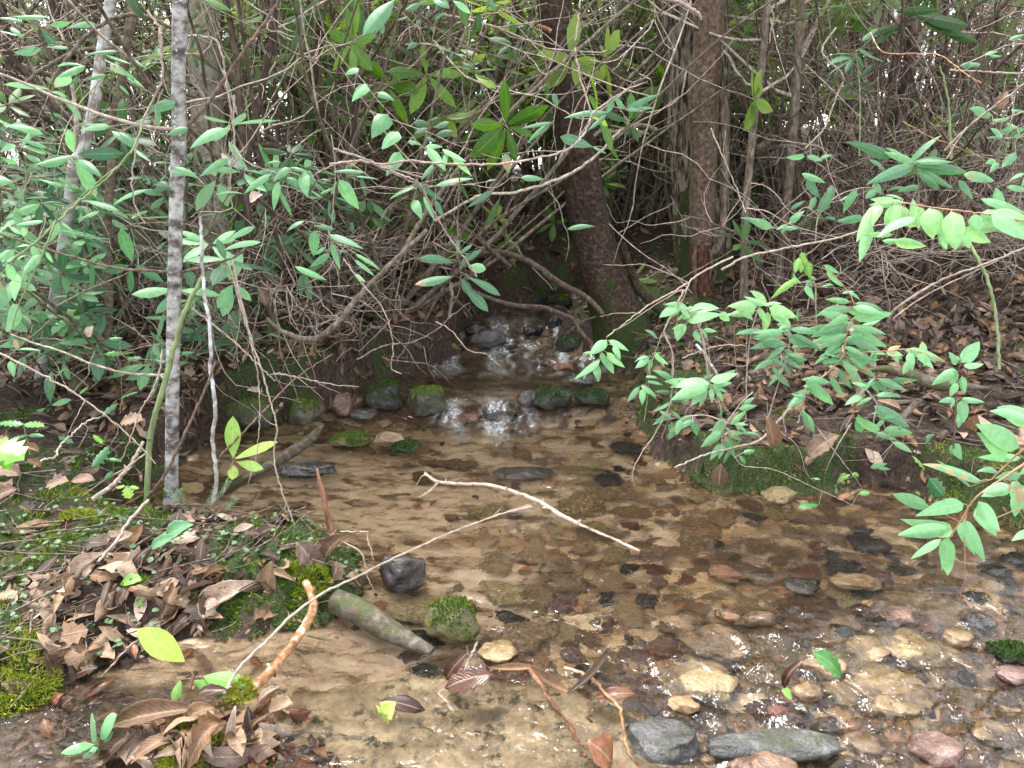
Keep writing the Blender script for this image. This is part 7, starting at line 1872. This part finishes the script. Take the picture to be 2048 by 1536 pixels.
dead("greyish pink leaf lying behind the mossy block", Z6, yR + .12, (1120, 800), (1070, 930), .3, .78, curl=1.0)
dead("long grey leaf on the litter right of the mossy block", Z6, yR + .1, (1200, 870), (1340, 930), .2, .82, curl=.9)
dead("large tan leaf at the left edge below the bright holly leaf", Z4, 1.8, (120, 1320), (-80, 1260), .4, .74, curl=.7, arch=.1, shape='lobed', wave=.08)
dead("second orange tan leaf under the large one at the left edge", Z4, 1.8, (100, 1400), (-60, 1480), .4, .66, curl=.8, shape='lobed', wave=.1)
dead("orange brown curled leaf standing beside the left holly sprig", ZD, 2.05, (240, 620), (430, 680), .35, .55, curl=1.5)
dead("lower curled orange leaf under the standing one", ZD, 2.03, (300, 760), (450, 850), .35, .58, curl=1.4)
dead("broad beige maple like leaf on the litter behind the left twig", ZD, 2.55, (1320, 360), (1580, 330), .42, .76, curl=.4, shape='lobed', wave=.08)
dead("purplish flat leaf lying on the left spit", ZD, 2.1, (500, 1060), (760, 1000), .4, .74, curl=.5, shape='lobed', wave=.1)
dead("tan leaf flat on the rim of the left shallows", ZD, 2.2, (780, 1000), (1040, 990), .3, .66, curl=.5, wave=.1)
dead("white eaten leaf caught upright in the left litter", Z4, 2.9, (545, 445), (510, 510), .35, 1.0, curl=.4)
dead("pale peach withered leaf hanging in the leaf cluster", ZB, 2.5, (720, 690), (590, 760), .45, 1.0, curl=.8)
dead("brown withered leaf hanging at the upper right by the large dark leaves", Z3, 4.2, (1430, 110), (1425, 200), .36, .35, curl=.9)
dead("rust brown leaf hanging left of the withered one at the top right", Z3, 4.2, (1350, 90), (1350, 165), .36, .28, curl=.9)
dead("orange tan leaf caught on twigs at the right edge", Z3, 3.0, (1950, 530), (1900, 640), .36, .64, curl=.9)
dead("curled pinkish leaf upright on the left bank beside the sagging bow", Z4, 3.3, (1510, 215), (1560, 330), .4, .68, curl=1.3, wave=.12)

# more of the same leaves heaped on the spit and the clump
k = 0
tries = 0
while k < 115 and tries < 4000:
    tries += 1
    if k < 48: px, py = rs.uniform(0, 700), rs.uniform(1060, 1330)
    else: px, py = rs.uniform(215, 570), rs.uniform(1395, 1536)
    g = G(px, py)
    if float(sdist(np.array([g[0]]), np.array([g[1]]))[0]) < (.02 if k < 48 else -9) or g[2] < -.01: continue
    L = rs.uniform(.06, .13) if k < 48 else rs.uniform(.06, .13); a = rs.uniform(0, 6.28); e = rs.normal(0, .35)
    d = np.array([math.cos(a) * math.cos(e), math.sin(a) * math.cos(e), math.sin(e)])
    c = g + [0, 0, .015 + .012 * rs.random()]
    mb = MB(); shp = ('ellip', 'lobed', 'ellip', 'ellip', 'heart', 'ellip')[k % 6]
    leaves(mb, [c - d * L / 2], [c + d * L / 2], L * {'ellip': .19, 'lobed': .42, 'heart': .32}[shp], nrm(np.array([0, -.2, 1]) + rs.normal(0, .35, 3)), rs.choice([.2, .5, .62, .7, .74, .85, .97]), shp, rows=9, cols=7, curl=rs.normal(.6, 1.0), arch=rs.normal(.05, .12), wave=.1, roll=rs.normal(0, .6), rs=rs)
    o = mb.build("dead_leaf", M['dead'], None, c - d * L / 2)
    nm = {'ellip': 'narrow', 'lobed': 'lobed', 'heart': 'broad'}[shp]; wh = 'left spit' if k < 48 else 'debris clump at the bottom'
    tag(o, f"{nm} dead leaf in the heap on the {wh}", "dead leaf", f"{nm} dead leaves heaped on the {wh}")
    k += 1
